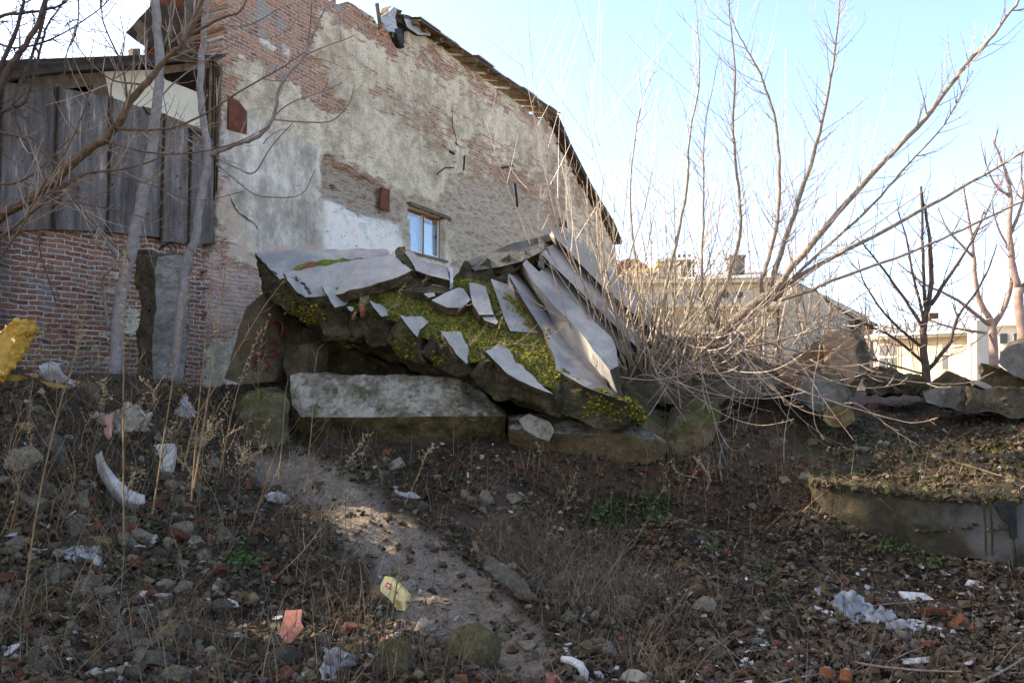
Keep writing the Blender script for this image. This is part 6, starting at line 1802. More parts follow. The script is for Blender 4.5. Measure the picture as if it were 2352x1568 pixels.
NAMED = [  # mesh, name, x, y, width px, label, category
    (STP[0], 'plaster_lump', 372, 1385, 64, 'pale yellow plaster lump left of the flat grey stone in the lower left', 'plaster lump'),
    (STN[1], 'rubble_stone', 420, 1360, 62, 'flat light grey stone right of the pale yellow plaster lump', 'stone'), (STN[2], 'rubble_stone', 415, 1325, 40, 'small light grey stone behind the flat light grey stone', 'stone'),
    (BRK[0], 'brick_piece', 215, 1225, 60, 'tilted red brick left of the larger red brick, below the curved pipe shard', 'brick'), (BRK[1], 'brick_piece', 285, 1225, 78, 'larger red brick below the curved pipe shard', 'brick'),
    (BRK[2], 'brick_piece', 405, 1240, 62, 'dark red brick lying alone right of the two bricks under the pipe shard', 'brick'), (BRK[3], 'brick_piece', 315, 1310, 62, 'red brick with an orange broken end below the white tile pieces', 'brick'),
    (BRK[4], 'brick_piece', 655, 1560, 68, 'red brick cut by the bottom edge of the picture, left of the green boulder', 'brick'), (BRK[5], 'brick_piece', 505, 1325, 55, 'orange red brick in the dead twigs right of the grey stones', 'brick'),
    (BLD[0], 'boulder', 905, 1530, 150, 'green brown boulder at the bottom edge below the yellow packet', 'boulder'), (BLD[1], 'boulder', 1095, 1525, 210, 'large ochre mossy boulder at the bottom edge in the middle', 'boulder'),
    (STN[5], 'rubble_stone', 1215, 1490, 90, 'pale crumbling stone right of the large ochre boulder', 'stone'), (STN[6], 'rubble_stone', 1400, 1500, 92, 'pale topped grey stone behind the white block at the bottom edge', 'stone'),
    (STO[0], 'rubble_stone', 860, 1375, 90, 'rough grey rock leaning behind the yellow packet', 'stone'), (STP[1], 'plaster_lump', 985, 1445, 66, 'flat pale lump at the foot of the bare earth slope', 'plaster lump'),
    (STO[1], 'rubble_stone', 1310, 1465, 52, 'square ochre block right of the pale crumbling stone', 'stone'), (STP[2], 'plaster_lump', 915, 1072, 66, 'flat pale plaster lump just below the long beam', 'plaster lump'),
    (BRK[0], 'brick_piece', 1038, 1075, 34, 'orange brick end below the right end of the long beam', 'brick'), (SHD[0], 'ceramic_shard', 1173, 1178, 18, 'small square white tile in the middle of the slope', 'tile'),
    (STN[7], 'rubble_stone', 410, 1505, 50, 'grey green stone in the lower left, left of the pale one', 'stone'), (STP[3], 'plaster_lump', 478, 1508, 48, 'pale grey stone between the two lower left white shards', 'plaster lump'),
    (STN[0], 'rubble_stone', 165, 1440, 46, 'pale angular stone alone in the lower left twigs', 'stone'), (BRK[2], 'brick_piece', 295, 1430, 30, 'small round edged brick bit in the lower left', 'brick'),
    (BRK[3], 'brick_piece', 1635, 1370, 36, 'orange brick bit on the leaf litter left of the plastic film', 'brick'), (BRK[4], 'brick_piece', 2200, 1440, 60, 'long red brick piece right of the plastic film', 'brick'),
    (STP[0], 'plaster_lump', 1265, 965, 10, 'tiny plaster lump under the mossy edge', 'plaster lump'),
    (SHD[1], 'ceramic_shard', 160, 1187, 36, 'white broken tile above the two red bricks on the left', 'shard'), (SHD[2], 'ceramic_shard', 320, 1262, 42, 'white flat tile above the brick with the orange end', 'shard'),
    (SHD[3], 'ceramic_shard', 24, 1508, 76, 'large white slab piece cut by the left edge at the bottom', 'shard'), (SHD[4], 'ceramic_shard', 530, 1390, 44, 'white shard among stones near the pink tile', 'shard'),
    (SHD[0], 'ceramic_shard', 432, 1140, 22, 'small white shard right of the curved pipe shard', 'shard'), (SHD[1], 'ceramic_shard', 1810, 1168 + 60, 10, 'tiny white chip on the right slope', 'shard'),
    (STN[2], 'boulder', 655, 1530, 100, 'dark stone behind the bottom red brick', 'boulder'), (STN[6], 'boulder', 60, 1075, 130, 'bluish grey block at the left edge', 'block'), (STN[1], 'rubble_stone', 130, 1050, 110, 'flat brown stone right of the bluish block at the left edge', 'stone'),
    (STO[2], 'rubble_stone', 310, 1090, 70, 'brown rust stained stone between the pipe shard and the white porcelain piece', 'stone'),
]
for a in NAMED: named(*a)


def flat_piece(pts, lift, thick, mat, name, label, cat, amp=0.004, L=0.08, face=None):
    """traced outline laid over the ground, leaning towards the viewer"""
    cx = sum(p[0] for p in pts) / len(pts); cy = max(p[1] for p in pts)
    p, d = on_ground(cx, cy)
    y0 = min(q[1] for q in pts)
    f = [P(x, y, d - 0.03 + lift * (cy - y) / F * d) for x, y in pts]
    return tag(solid(name, f, Vector((0, thick, -thick * 0.6)), [mat, mat], None, L=L, amp=amp), label, cat)


# curved shard of a white pipe: an arc of thick shell
p0, d0 = on_ground(285, 1150)
rings = []
for i in range(15):
    t = i / 14
    x = 226 + 98 * t ** 1.25; y = 1040 + 92 * math.sin(t * math.pi * 0.5) ** 0.85 + 12 * t
    wd = 8 + 34 * math.sin(math.pi * min(t * 0.75 + 0.12, 1)) ** 1.2
    rings.append([P(x, y, d0 - 0.04), P(x + 8, y - 5 - wd * 0.15, d0 - 0.10), P(x + 10, y + wd * 0.55, d0 - 0.16), P(x + 3, y + wd, d0 - 0.08), P(x - 6, y + wd * 0.9, d0 + 0.02), P(x - 8, y + wd * 0.3, d0 + 0.05)])
tag(loft('pipe_shard', rings, [M['white']], None, L=0.05, amp=0.006, mi=[0] * 6, caps=(0, 0), smooth=True), 'big curved white ceramic pipe shard on the left heap', 'pipe shard')
flat_piece([(353, 1022), (375, 1020), (400, 1018), (402, 1040), (396, 1070), (385, 1090), (370, 1084), (366, 1060), (372, 1045)], 0.35, 0.05, M['white'], 'porcelain_piece', 'upright white porcelain piece right of the curved pipe shard', 'porcelain piece', 0.01)
flat_piece([(655, 1400), (694, 1398), (690, 1425), (697, 1440), (668, 1475), (634, 1480), (645, 1440)], 0.9, 0.02, M['tilepink'], 'tile', 'broken pink ribbed tile left of the yellow packet', 'tile')
flat_piece([(1427, 1545), (1442, 1533), (1465, 1536), (1500, 1560), (1520, 1580), (1450, 1580), (1430, 1560)], 0.6, 0.12, M['stone_pale'], 'white_block', 'white broken block cut by the bottom edge of the picture', 'block', 0.01)
flat_piece([(1083, 1243), (1093, 1241), (1102, 1264), (1092, 1270)], 0.8, 0.04, M['wood'], 'wood_piece', 'short piece of sawn wood above the grey rag roll', 'wood piece', 0.002)
for i, (pts, lb) in enumerate([([(1570, 1350), (1580, 1352), (1612, 1375), (1605, 1385), (1580, 1370)], 'white stick like shard on the litter in the middle right'), ([(2072, 1490 + 22), (2170, 1503), (2182, 1508), (2178, 1516), (2080, 1526)], 'white flat lath on the floor at the lower right'),
                     ([(1840, 1502), (1930, 1530), (1924, 1540), (1838, 1516)], 'white mossy lath beside the clay pots'), ([(1870, 1388), (1905, 1402), (1900, 1408), (1872, 1396)], 'small white splinter left of the plastic film'),
                     ([(2130, 1434), (2180, 1444), (2182, 1452), (2135, 1448)], 'white stick just right of the plastic film'), ([(1072, 1076), (1076, 1076), (1078, 1108), (1074, 1112)], 'thin white upright splinter below the beam'), ([(2064, 1356), (2122, 1360), (2145, 1376), (2080, 1380)], 'pale flat slab behind the hollow tile'),
                     ([(2225, 1330), (2262, 1336), (2255, 1350), (2218, 1342)], 'pale triangular shard below the retaining slab')]):
    flat_piece(pts, 1.2, 0.03, M['white'], 'white_shard', lb, 'shard', 0.003)
# ring shaped white seat piece
p, d = on_ground(1330, 1558); b = MB()
b.tube([P(1290 + 0, 1512, d), P(1312, 1516, d - .03), P(1332, 1526, d - .06), P(1342, 1545, d - .08), P(1340, 1565, d - .08), P(1330, 1590, d - .08)], [0.02, 0.025, 0.028, 0.03, 0.028, 0.02], 8)
tag(b.build('seat_ring', [M['white']], None, True), 'curved white plastic seat ring at the bottom edge', 'seat ring')
flat_piece([(1253, 1545), (1280, 1548), (1305, 1580), (1262, 1580)], 0.8, 0.03, M['tilepink'], 'tile', 'pink tile beside the white seat ring at the bottom edge', 'tile')
# clay pots
for k, (x, y, s) in enumerate(((1900, 1552, 30), (1945, 1556, 26))):
    p, d = on_ground(x, y + 14); r = s / F * d * 0.55; b = MB()
    b.tube([P(x, y + 22, d), P(x - 2, y, d - .02), P(x - 1, y - 18, d)], [r * .95, r, r * .92], 12)
    o = b.build('clay_pot', [M['pot']], None, False); tag(o, ['left one of the two orange clay pipe ends at the bottom right', 'right one of the two orange clay pipe ends at the bottom right'][k], 'clay pipe')
    b = MB(); b.tube([P(x - 1, y - 18, d), P(x - 1, y - 20, d)], r * .5, 10); b.build('plug', [M['stone_pale']], o)
# red hollow tile
p, d = on_ground(2140, 1418)
ht = solid('hollow_tile', [P(2112, 1398, d), P(2170, 1396, d - .05), P(2172, 1418, d - .05), P(2114, 1420, d)], Vector((0.02, 0.12, -0.02)), [M['brickbit']] * 2, None, L=0.1, amp=0.003)
tag(ht, 'dark red ribbed hollow tile right of the plastic film', 'tile')
b = MB()
for i in range(8): b.box(P(2116 + i * 7, 1399, d - .03), Vector((.008, 0, 0)), Vector((0, -.02, 0)), P(2116 + i * 7, 1419, d - .03) - P(2116 + i * 7, 1399, d - .03))
b.build('rib', [M['brickbit']], ht)


# ---- packets, bags, rags
def crumple(pts, mat, name, label, cat, amp=0.06, thick=0.12, fr=7, L=0.035, lift=0.7, d=None, drop=0.0):
    cx = sum(q[0] for q in pts) / len(pts); cy = max(q[1] for q in pts)
    if d is None: d = on_ground(cx, cy)[1]
    f = [P(x, y, d - 0.04 + lift * (cy - y) / F * d) for x, y in pts]
    bm_l = []
    solid(name, f, Vector((0, thick, -thick * .3)), None, None, L=L, amp=amp, fr=fr, seed=len(pts), into=bm_l)
    for v in bm_l[0].verts:
        q = v.co * 8
        v.co -= v.normal * (1 - abs(noise.noise(q)) * 3.2) * amp * 0.5 * (1 if abs(noise.noise(q)) < 0.3 else 0)
        v.co += v.normal * noise.noise(v.co * 22) * 0.010
    o = join_bms(name, bm_l, [mat, mat], None, True)
    return tag(o, label, cat)


crumple([(-60, 780), (0, 752), (30, 738), (60, 730), (78, 738), (84, 752), (84, 762), (70, 762), (52, 765), (60, 790), (50, 815), (35, 835), (20, 850), (5, 870), (-60, 880)], M['yellow'], 'plastic_bag', 'bright yellow plastic bag caught at the left edge above the heap', 'bag', 0.035, 0.05, 15, 0.014, 0.25, 6.6)
cl = MB(); fpt = [P(0, 862, 6.75), P(50, 862, 6.9), P(100, 874, 7.1), P(150, 885, 7.4)]
sp_ = smooth_path(fpt, 5); ns_ = len(sp_); cl.add([p for p in sp_] + [p + Vector((0.01, 0.05, -0.03 - 0.02 * math.sin(i * 0.7))) for i, p in enumerate(sp_)], [(i, i + 1, ns_ + i + 1, ns_ + i) for i in range(ns_ - 1)]); M['yellow_dull'] = simple('dull yellow plastic strip', (0.16, 0.10, 0.015), (0.30, 0.20, 0.035), 9, rough=0.6)
tag(cl.build('plastic_strip', [M['yellow_dull']], None, True), 'dull yellow plastic strip trailing from the yellow bag over the heap', 'strip')
crumple([(100, 838), (110, 822), (122, 838), (132, 850), (150, 868), (158, 880), (130, 880), (95, 872), (88, 858)], M['cloth'], 'rag', 'white rag heap behind the weeds on the left', 'rag', 0.06, 0.12, d=8.6, lift=0)
crumple([(410, 930), (420, 900), (430, 925), (446, 940), (448, 958), (420, 960), (405, 950)], M['cloth'], 'plastic_bag', 'white plastic bag in the weeds left of the ochre boulder', 'bag', 0.05, 0.12)
crumple([(176, 985), (200, 958), (235, 950), (280, 935), (310, 930), (330, 945), (333, 965), (315, 985), (280, 990), (240, 1002), (200, 1005)], M['stone_pale'], 'rag_bundle', 'dirty pale bundle of cloth and plaster on the left heap', 'bundle', 0.09, 0.2)
crumple([(240, 952), (256, 950), (255, 985), (248, 1010), (238, 1000)], M['clothpink'], 'rag', 'pinkish rag hanging down the pale bundle', 'rag', 0.02, 0.05)
crumple([(130, 1260), (170, 1245), (215, 1250), (232, 1275), (225, 1300), (180, 1290), (140, 1285)], M['film'], 'rag', 'crumpled grey rag in the twigs at the lower left', 'rag', 0.06, 0.1)
crumple([(740, 1530), (755, 1500), (775, 1490), (800, 1500), (800, 1530), (785, 1560), (770, 1580), (745, 1560)], M['cloth'], 'plastic_bag', 'white crumpled bag at the bottom edge left of the green boulder', 'bag', 0.07, 0.12)
crumple([(1092, 1272), (1115, 1272), (1150, 1290), (1190, 1318), (1215, 1350), (1240, 1378), (1232, 1388), (1190, 1370), (1150, 1340), (1120, 1310), (1098, 1290)], M['stone'], 'rag', 'long grey net like rag roll down the edge of the bare earth slope', 'rag', 0.03, 0.09, 12)
crumple([(910, 1125), (940, 1128), (968, 1140), (960, 1145), (925, 1140), (895, 1132)], M['cloth'], 'rag', 'thin white rag on the slope below the beam', 'rag', 0.03, 0.04)
crumple([(605, 1135), (640, 1130), (665, 1140), (650, 1155), (615, 1150)], M['cloth'], 'plastic_bag', 'torn white bag in the dead twigs at the top of the slope', 'bag', 0.04, 0.06)
crumple([(1912, 1375), (1930, 1362), (1955, 1366), (1985, 1378), (2010, 1398), (2050, 1405), (2060, 1425), (2030, 1432), (1980, 1430), (1940, 1425), (1922, 1400)], M['film'], 'plastic_film', 'large sheet of crumpled clear plastic film on the floor at the right', 'plastic film', 0.07, 0.08, 9)
crumple([(2040, 1428), (2090, 1420), (2125, 1425), (2128, 1445), (2095, 1455), (2060, 1445)], M['cloth'], 'white_foam', 'patch of crumbled white foam right below the plastic film', 'foam', 0.04, 0.06, 14)
crumple([(1495, 880), (1510, 870), (1520, 880), (1515, 890), (1500, 890)], M['cloth'], 'rag', 'tiny white scrap under the leaning tree', 'rag', 0.02, 0.04)

# the yellow packet with its red label
d = on_ground(905, 1400)[1] - 0.05
pk = [(884, 1322), (897, 1325), (926, 1352), (936, 1364), (930, 1402), (912, 1400), (898, 1378), (873, 1356), (874, 1342)]
M['packet'] = simple('pale yellow printed plastic', (0.55, 0.43, 0.16), (0.66, 0.54, 0.24), 4, rough=0.4, spec=0.5)
po = solid('packet', [P(x, y, d + 0.5 * (1400 - y) / F * d) for x, y in pk], Vector((0.02, 0.07, -0.02)), [M['packet']] * 2, None, L=0.05, amp=0.004)
tag(po, 'pale yellow food packet with a red label, standing on the slope', 'packet')
M['redlabel'] = simple('red printed label', (0.45, 0.02, 0.02), (0.55, 0.04, 0.03), 5, rough=0.4)


def pq(x, y, o=0.0): return P(x, y, d + 0.5 * (1400 - y) / F * d - 0.006 - o)


def pface(name, pts, mat, parent, o=0.0):
    b = MB(); f = [pq(x, y, o) for x, y in pts]
    b.add(f + [q + Vector((0, .003, 0)) for q in f], [tuple(range(len(f)))[::-1]] + [(i, (i + 1) % len(f), len(f) + (i + 1) % len(f), len(f) + i) for i in range(len(f))])
    return b.build(name, [M[mat]], parent)


lab = pface('red_label', [(889, 1336), (900, 1341), (897, 1354), (885, 1348)], 'redlabel', po)
pface('label_mark', [(890, 1341), (897, 1344), (896, 1346), (889, 1343)], 'winwhite', lab, 0.003)
pface('label_mark', [(889, 1346), (894, 1348), (893, 1350), (888, 1348)], 'winwhite', lab, 0.003)
pface('printed_mark', [(908, 1356), (914, 1359), (912, 1364), (906, 1361)], 'redpaint', po)
pface('printed_mark', [(905, 1375), (920, 1380), (924, 1398), (914, 1397)], 'yellow', po)


# ------------------------------------------------------------------ fine gravel, litter, dead stalks: uncountable
def scatter_px(n, x0, y0, x1, y1, rs, dmax=20, keep=None):
    """points on the ground where picture rays of a box meet it (dense where the ground is seen)"""
    out = []
    X = rs.uniform(x0, x1, n); Y = rs.uniform(y0, y1, n)
    dd = np.arange(3.2, dmax, 0.08)
    a = (X - 1176) / F; b_ = (784 - Y) / F
    Xa = EYE.x + dd[None] * a[:, None]; Ya = EYE.y + dd[None] * (CP - b_ * SP)[:, None]; Za = EYE.z + dd[None] * (SP + b_ * CP)[:, None]
    # cheap lookup in the ground grid
    ix = np.clip(np.searchsorted(gx, Xa), 0, nx - 1); iy = np.clip(np.searchsorted(gy, Ya), 0, ny - 1)
    G = GZ[iy, ix]
    hit = Za < G
    ok = hit.any(1); i = hit.argmax(1)
    k = np.arange(n)
    pts = np.c_[Xa[k, i], Ya[k, i], G[k, i]][ok]
    if keep is not None:
        pts = pts[keep(X[ok], Y[ok])]
    pts[:, 0] += rs.uniform(-.05, .05, len(pts)); pts[:, 1] += rs.uniform(-.05, .05, len(pts))
    return pts


def rots(n, rs, tilt=0.6):
    """random rotation matrices"""
    a = rs.uniform(0, 2 * np.pi, n); b_ = rs.normal(0, tilt, n); c = rs.normal(0, tilt, n)
    ca, sa, cb, sb, cc, sc_ = np.cos(a), np.sin(a), np.cos(b_), np.sin(b_), np.cos(c), np.sin(c)
    Rz = np.zeros((n, 3, 3)); Rz[:, 0, 0] = ca; Rz[:, 0, 1] = -sa; Rz[:, 1, 0] = sa; Rz[:, 1, 1] = ca; Rz[:, 2, 2] = 1
    Rx = np.zeros((n, 3, 3)); Rx[:, 0, 0] = 1; Rx[:, 1, 1] = cb; Rx[:, 1, 2] = -sb; Rx[:, 2, 1] = sb; Rx[:, 2, 2] = cb
    Ry = np.zeros((n, 3, 3)); Ry[:, 1, 1] = 1; Ry[:, 0, 0] = cc; Ry[:, 0, 2] = sc_; Ry[:, 2, 0] = -sc_; Ry[:, 2, 2] = cc
    return Rz @ Rx @ Ry


def stamp(name, base_v, base_f, pts, size, rs, mats, tilt=0.6, lift=0.2, stretch=None, label=None, cat=None, wts=None):
    n = len(pts); bv = np.asarray(base_v, float); k = len(bv)
    s = size[0] + (size[1] - size[0]) * rs.uniform(0, 1, n) ** 2.2
    sh = bv[None] * rs.uniform(0.65, 1.3, (n, k, 1))
    if stretch is not None: sh = sh * (1 + (rs.uniform(0, 1, (n, 1, 3)) - .5) * stretch)
    V = np.einsum('nij,nkj->nki', rots(n, rs, tilt), sh) * s[:, None, None] + pts[:, None, :]
    V[:, :, 2] += (s * lift)[:, None]
    bf = np.asarray(base_f)
    Fq = (bf[None] + (np.arange(n) * k)[:, None, None]).reshape(-1, bf.shape[1])
    mi = np.repeat(rs.choice(len(mats), n, p=wts) if wts is not None else rs.randint(0, len(mats), n), len(bf))
    o = mesh_np(name, V.reshape(-1, 3), Fq, mats, False, mi=mi)
    return tag(o, label, cat, kind='stuff')


cube_v = [(-1, -.7, -.5), (1, -.8, -.5), (.9, .8, -.4), (-.9, .7, -.6), (-.8, -.6, .5), (.7, -.7, .6), (.8, .5, .4), (-.7, .8, .5), (0, 0, .85)]
cube_f = [(0, 1, 5), (0, 5, 4), (1, 2, 6), (1, 6, 5), (2, 3, 7), (2, 7, 6), (3, 0, 4), (3, 4, 7), (4, 5, 8), (5, 6, 8), (6, 7, 8), (7, 4, 8)]
rs = np.random.RandomState(5)
fixc = lambda nm, a, b_: simple(nm, a, b_, 25, bump=0.3)
GM = [fixc('gravel grey', (0.06, 0.052, 0.038), (0.15, 0.135, 0.10)), fixc('gravel dark', (0.018, 0.014, 0.009), (0.055, 0.043, 0.029)), fixc('gravel brown', (0.035, 0.025, 0.015), (0.10, 0.075, 0.046)),
      fixc('gravel brown b', (0.035, 0.028, 0.02), (0.09, 0.07, 0.05)), fixc('gravel dark b', (0.02, 0.018, 0.015), (0.06, 0.052, 0.044)),
      fixc('gravel pale', (0.16, 0.15, 0.13), (0.34, 0.32, 0.29)), fixc('gravel brick', (0.08, 0.028, 0.018), (0.19, 0.07, 0.042))]
notpale = lambda X, Y: (pmask(X, Y, PALE, 10, 14) < 0.5) | (rs.uniform(0, 1, len(X)) < 0.12)
patch = lambda X, Y: notpale(X, Y) & (pmask(X, Y, REDP, 10, 20) < 0.6) & (rs.uniform(0, 1, len(X)) < 0.12 + 0.88 * sstep(-0.08, 0.10, fbm(X * .014, Y * .022, 3, 31)))
p1 = np.vstack([scatter_px(12000, -40, 880, 560, 1600, rs, keep=patch), scatter_px(12000, 520, 1035, 1560, 1600, rs, keep=patch), scatter_px(8000, 1500, 960, 2400, 1600, rs, keep=patch)])
stamp('rubble', cube_v, cube_f, p1, (0.007, 0.040), rs, GM, 0.5, 0.15, 0.8, 'fine stony rubble covering the sides of the pit', 'rubble', [.16, .24, .17, .17, .19, .03, .04])
# scraps: small white and coloured bits
p2 = np.vstack([scatter_px(420, -40, 900, 1500, 1600, rs), scatter_px(420, 1500, 1150, 2400, 1600, rs), scatter_px(420, 1880, 1310, 2400, 1470, rs), scatter_px(160, 1250, 1480, 1900, 1600, rs), scatter_px(260, -40, 1180, 620, 1600, rs)])
leaf_v = [(-1, -.6, 0), (.1, -.75, .15), (1, -.1, 0), (.6, .7, .1), (-.5, .8, -.05), (0, 0, .12)]
leaf_f = [(0, 1, 5), (1, 2, 5), (2, 3, 5), (3, 4, 5), (4, 0, 5)]
stamp('litter', leaf_v, leaf_f, p2, (0.008, 0.04), rs, [M['cloth'], M['white'], M['film'], M['stone_pale'], M['stone_pale']], 0.5, 0.5, 0.8, 'small scraps of plastic, paper and plaster strewn in the pit', 'litter')
# dead leaves
LM = [simple('dead leaf dark', (0.025, 0.018, 0.013), (0.06, 0.045, 0.033), 20), simple('dead leaf grey', (0.07, 0.058, 0.05), (0.14, 0.12, 0.105), 20), simple('dead leaf brown', (0.05, 0.033, 0.02), (0.12, 0.08, 0.05), 20), simple('dead leaf dim', (0.04, 0.032, 0.027), (0.09, 0.074, 0.062), 20)]
lf = lambda X, Y: rs.uniform(0, 1, len(X)) / (0.35 + 0.65 * sstep(-.12, .08, fbm(X * .011, Y * .018, 3, 77))) < (0.35 + 0.65 * sstep(1250, 1600, X))
p3 = np.vstack([scatter_px(36000, 1300, 930, 2400, 1600, rs, keep=lf), scatter_px(3500, -40, 880, 560, 1600, rs), scatter_px(3500, 560, 1035, 1400, 1600, rs, keep=notpale)])
stamp('leaf_litter', leaf_v, leaf_f, p3, (0.012, 0.042), rs, LM, 0.55, 0.45, 0.6, 'dead brown and grey leaves covering the pit floor', 'leaf litter')


# dry stalks and grass blades
def blades(name, pts, ln, wd, rs, mats, lean=0.8, label=None, cat=None, bend=0.5, up=1.0, kind='stuff', parent=None):
    n = len(pts); k = 4
    az = rs.uniform(0, 2 * np.pi, n); le = np.abs(rs.normal(0, lean, n)); L = ln[0] + (ln[1] - ln[0]) * rs.uniform(0, 1, n) ** 1.6
    W = wd[0] + (wd[1] - wd[0]) * rs.uniform(0, 1, n)
    dx, dy, dz = np.cos(az) * np.sin(le), np.sin(az) * np.sin(le), np.cos(le) * up
    sx, sy = -np.sin(az), np.cos(az)
    face = rs.uniform(0, np.pi, n); sx, sy = np.cos(face), np.sin(face)
    V = np.zeros((n, 2 * (k + 1), 3))
    for j in range(k + 1):
        t = j / k
        cx = pts[:, 0] + dx * L * t + np.cos(az) * L * bend * t * t * 0.5
        cy = pts[:, 1] + dy * L * t + np.sin(az) * L * bend * t * t * 0.5
        cz = pts[:, 2] + dz * L * t - L * bend * t * t * 0.35
        w_ = W * (1 - 0.75 * t)
        V[:, 2 * j] = np.c_[cx - sx * w_, cy - sy * w_, cz]; V[:, 2 * j + 1] = np.c_[cx + sx * w_, cy + sy * w_, cz]
    bf = np.array([[2 * j, 2 * j + 1, 2 * j + 3, 2 * j + 2] for j in range(k)])
    Fq = (bf[None] + (np.arange(n) * 2 * (k + 1))[:, None, None]).reshape(-1, 4)
    mi = np.repeat(rs.randint(0, len(mats), n), k)
    o = mesh_np(name, V.reshape(-1, 3), Fq, mats, False, parent, mi=mi)
    if label: tag(o, label, cat)
    return tag(o, kind=kind)


M['stalk_dark'] = simple('dark dead stalks', (0.035, 0.024, 0.016), (0.10, 0.07, 0.048), 10, rough=0.7)
M['stalk_grey'] = simple('grey dead stalks', (0.08, 0.065, 0.05), (0.19, 0.16, 0.125), 10, rough=0.7)
notp2 = lambda X, Y: (pmask(X, Y, PALE, 10, 20) < 0.5) | (rs.uniform(0, 1, len(X)) < 0.08)
clump = lambda X, Y: (fbm(X * .012, Y * .02, 3, 4) > -0.02) & notp2(X, Y)
p4 = np.vstack([scatter_px(11500, -60, 880, 900, 1600, rs, keep=clump), scatter_px(5000, 900, 1050, 1600, 1600, rs, keep=clump), scatter_px(3500, 1500, 1000, 2400, 1600, rs, keep=clump)])
blades('dead_stalks', p4, (0.08, 0.6), (0.0015, 0.0042), rs, [M['stalk_dark'], M['stalk_dark'], M['stalk_grey'], M['straw']], 1.15, 'tangle of dead brown stalks and twigs over the pit slopes', 'dead stalks', 0.35)
hay = lambda X, Y: pmask(X, Y, [(1120, 1180), (1350, 1240), (1560, 1330), (1560, 1420), (1350, 1430), (1200, 1350), (1080, 1250)], 40, 30, 0.02) > 0.5
p5 = scatter_px(12000, 1050, 1150, 1650, 1500, rs, keep=hay)
blades('dry_grass', p5, (0.12, 0.5), (0.0012, 0.0028), rs, [M['stalk_grey'], M['straw'], M['stalk_dark'], M['stalk_grey']], 1.3, 'matted dry grass on the right side of the slope', 'dry grass', 0.5)
p6 = np.vstack([scatter_px(900, 1640, 930, 2400, 1120, rs)])
blades('dry_grass', p6, (0.05, 0.22), (0.0015, 0.003), rs, [M['stalk_grey'], M['straw'], M['green']], 0.7, 'thin dry and green grass on the terrace above the retaining slab', 'grass')
M['moss_tuft'] = simple('yellow green moss', (0.12, 0.125, 0.014), (0.36, 0.335, 0.035), 9)
M['moss_tuft2'] = simple('dark green moss', (0.025, 0.038, 0.006), (0.10, 0.112, 0.015), 12)
fr_pts = []
for k in range(1500):
    t = rs.uniform(0, 1); x = 1862 + 490 * t; y = float(np.interp(x, [p[0] for p in ta], [p[1] for p in ta])); d_ = float(np.interp(x, [p[0] for p in ta], dd_))
    q_ = P(x, y + rs.uniform(-7, 2), d_ + rs.uniform(-0.02, 0.25)); fr_pts.append((q_.x, q_.y, q_.z))
blades('dry_grass', np.array(fr_pts), (0.04, 0.26), (0.0015, 0.003), rs, [M['stalk_grey'], M['straw'], M['green'], M['stalk_dark']], 0.9, 'grass and weeds hanging over the top of the retaining slab', 'grass', 0.9)
stamp('moss', cube_v, cube_f, np.array(fr_pts), (0.01, 0.04), rs, GM[:5] + [M['moss_tuft2']], 0.6, 0.1, 0.6, 'soil and moss along the top of the retaining slab', 'moss')
# green leaves of low weeds
gp_ = []
for (cx, cy, rx, ry, n) in ((1400, 1190, 38, 36, 420), (1500, 1180, 48, 34, 520), (1640, 1262, 26, 26, 160), (1790, 1222, 26, 16, 160), (1760, 1330, 34, 30, 140), (1800, 1390, 26, 26, 120), (555, 1310, 40, 32, 260), (2060, 1270, 60, 22, 300), (2130, 1310, 50, 22, 200), (1400, 875, 10, 8, 40), (1930, 1160, 60, 14, 120)):
    q = scatter_px(n * 2, cx - 60, cy - 50, cx + 60, cy + 50, rs, keep=lambda X, Y: ((X - cx) / rx) ** 2 + ((Y - cy) / ry) ** 2 < 1)
    q[:, 2] += rs.uniform(0, .09, len(q)); gp_.append(q)
stamp('green_weeds', leaf_v, leaf_f, np.vstack(gp_), (0.008, 0.026), rs, [M['green']], 0.6, 0.5, 0.5, 'patches of small green weeds on the slope', 'weeds')

# moss tufts and grass on the collapsed stair
me = bed.data
vs = [bed.matrix_world @ v.co for v in me.vertices]
stv = stair.matrix_basis
fcs = [f for f in me.polygons if f.material_index == 0 and (f.normal.z > 0.3)]
pp = []
for f in fcs:
    c = stv @ f.center
    for _ in range(8): pp.append((c.x + rd.uniform(-.03, .03), c.y + rd.uniform(-.03, .03), c.z - 0.005))
pp = np.array(pp)
sel = fbm(pp[:, 0] * 2.2, pp[:, 1] * 2.2, 3, 6) > -0.02
mo_o = stamp('moss', cube_v, cube_f, pp[sel], (0.004, 0.017), rs, [M['moss_tuft'], M['moss_tuft2'], M['moss_tuft2']], 0.5, 0.2, 0.6, 'yellow green moss cushions growing on the collapsed stair', 'moss')
blades('dry_grass', pp[rs.uniform(0, 1, len(pp)) < 0.22], (0.03, 0.16), (0.001, 0.002), rs, [M['straw'], M['green'], M['straw_head'], M['moss_tuft']], 0.6, 'short dry grass growing in the moss of the collapsed stair', 'grass')
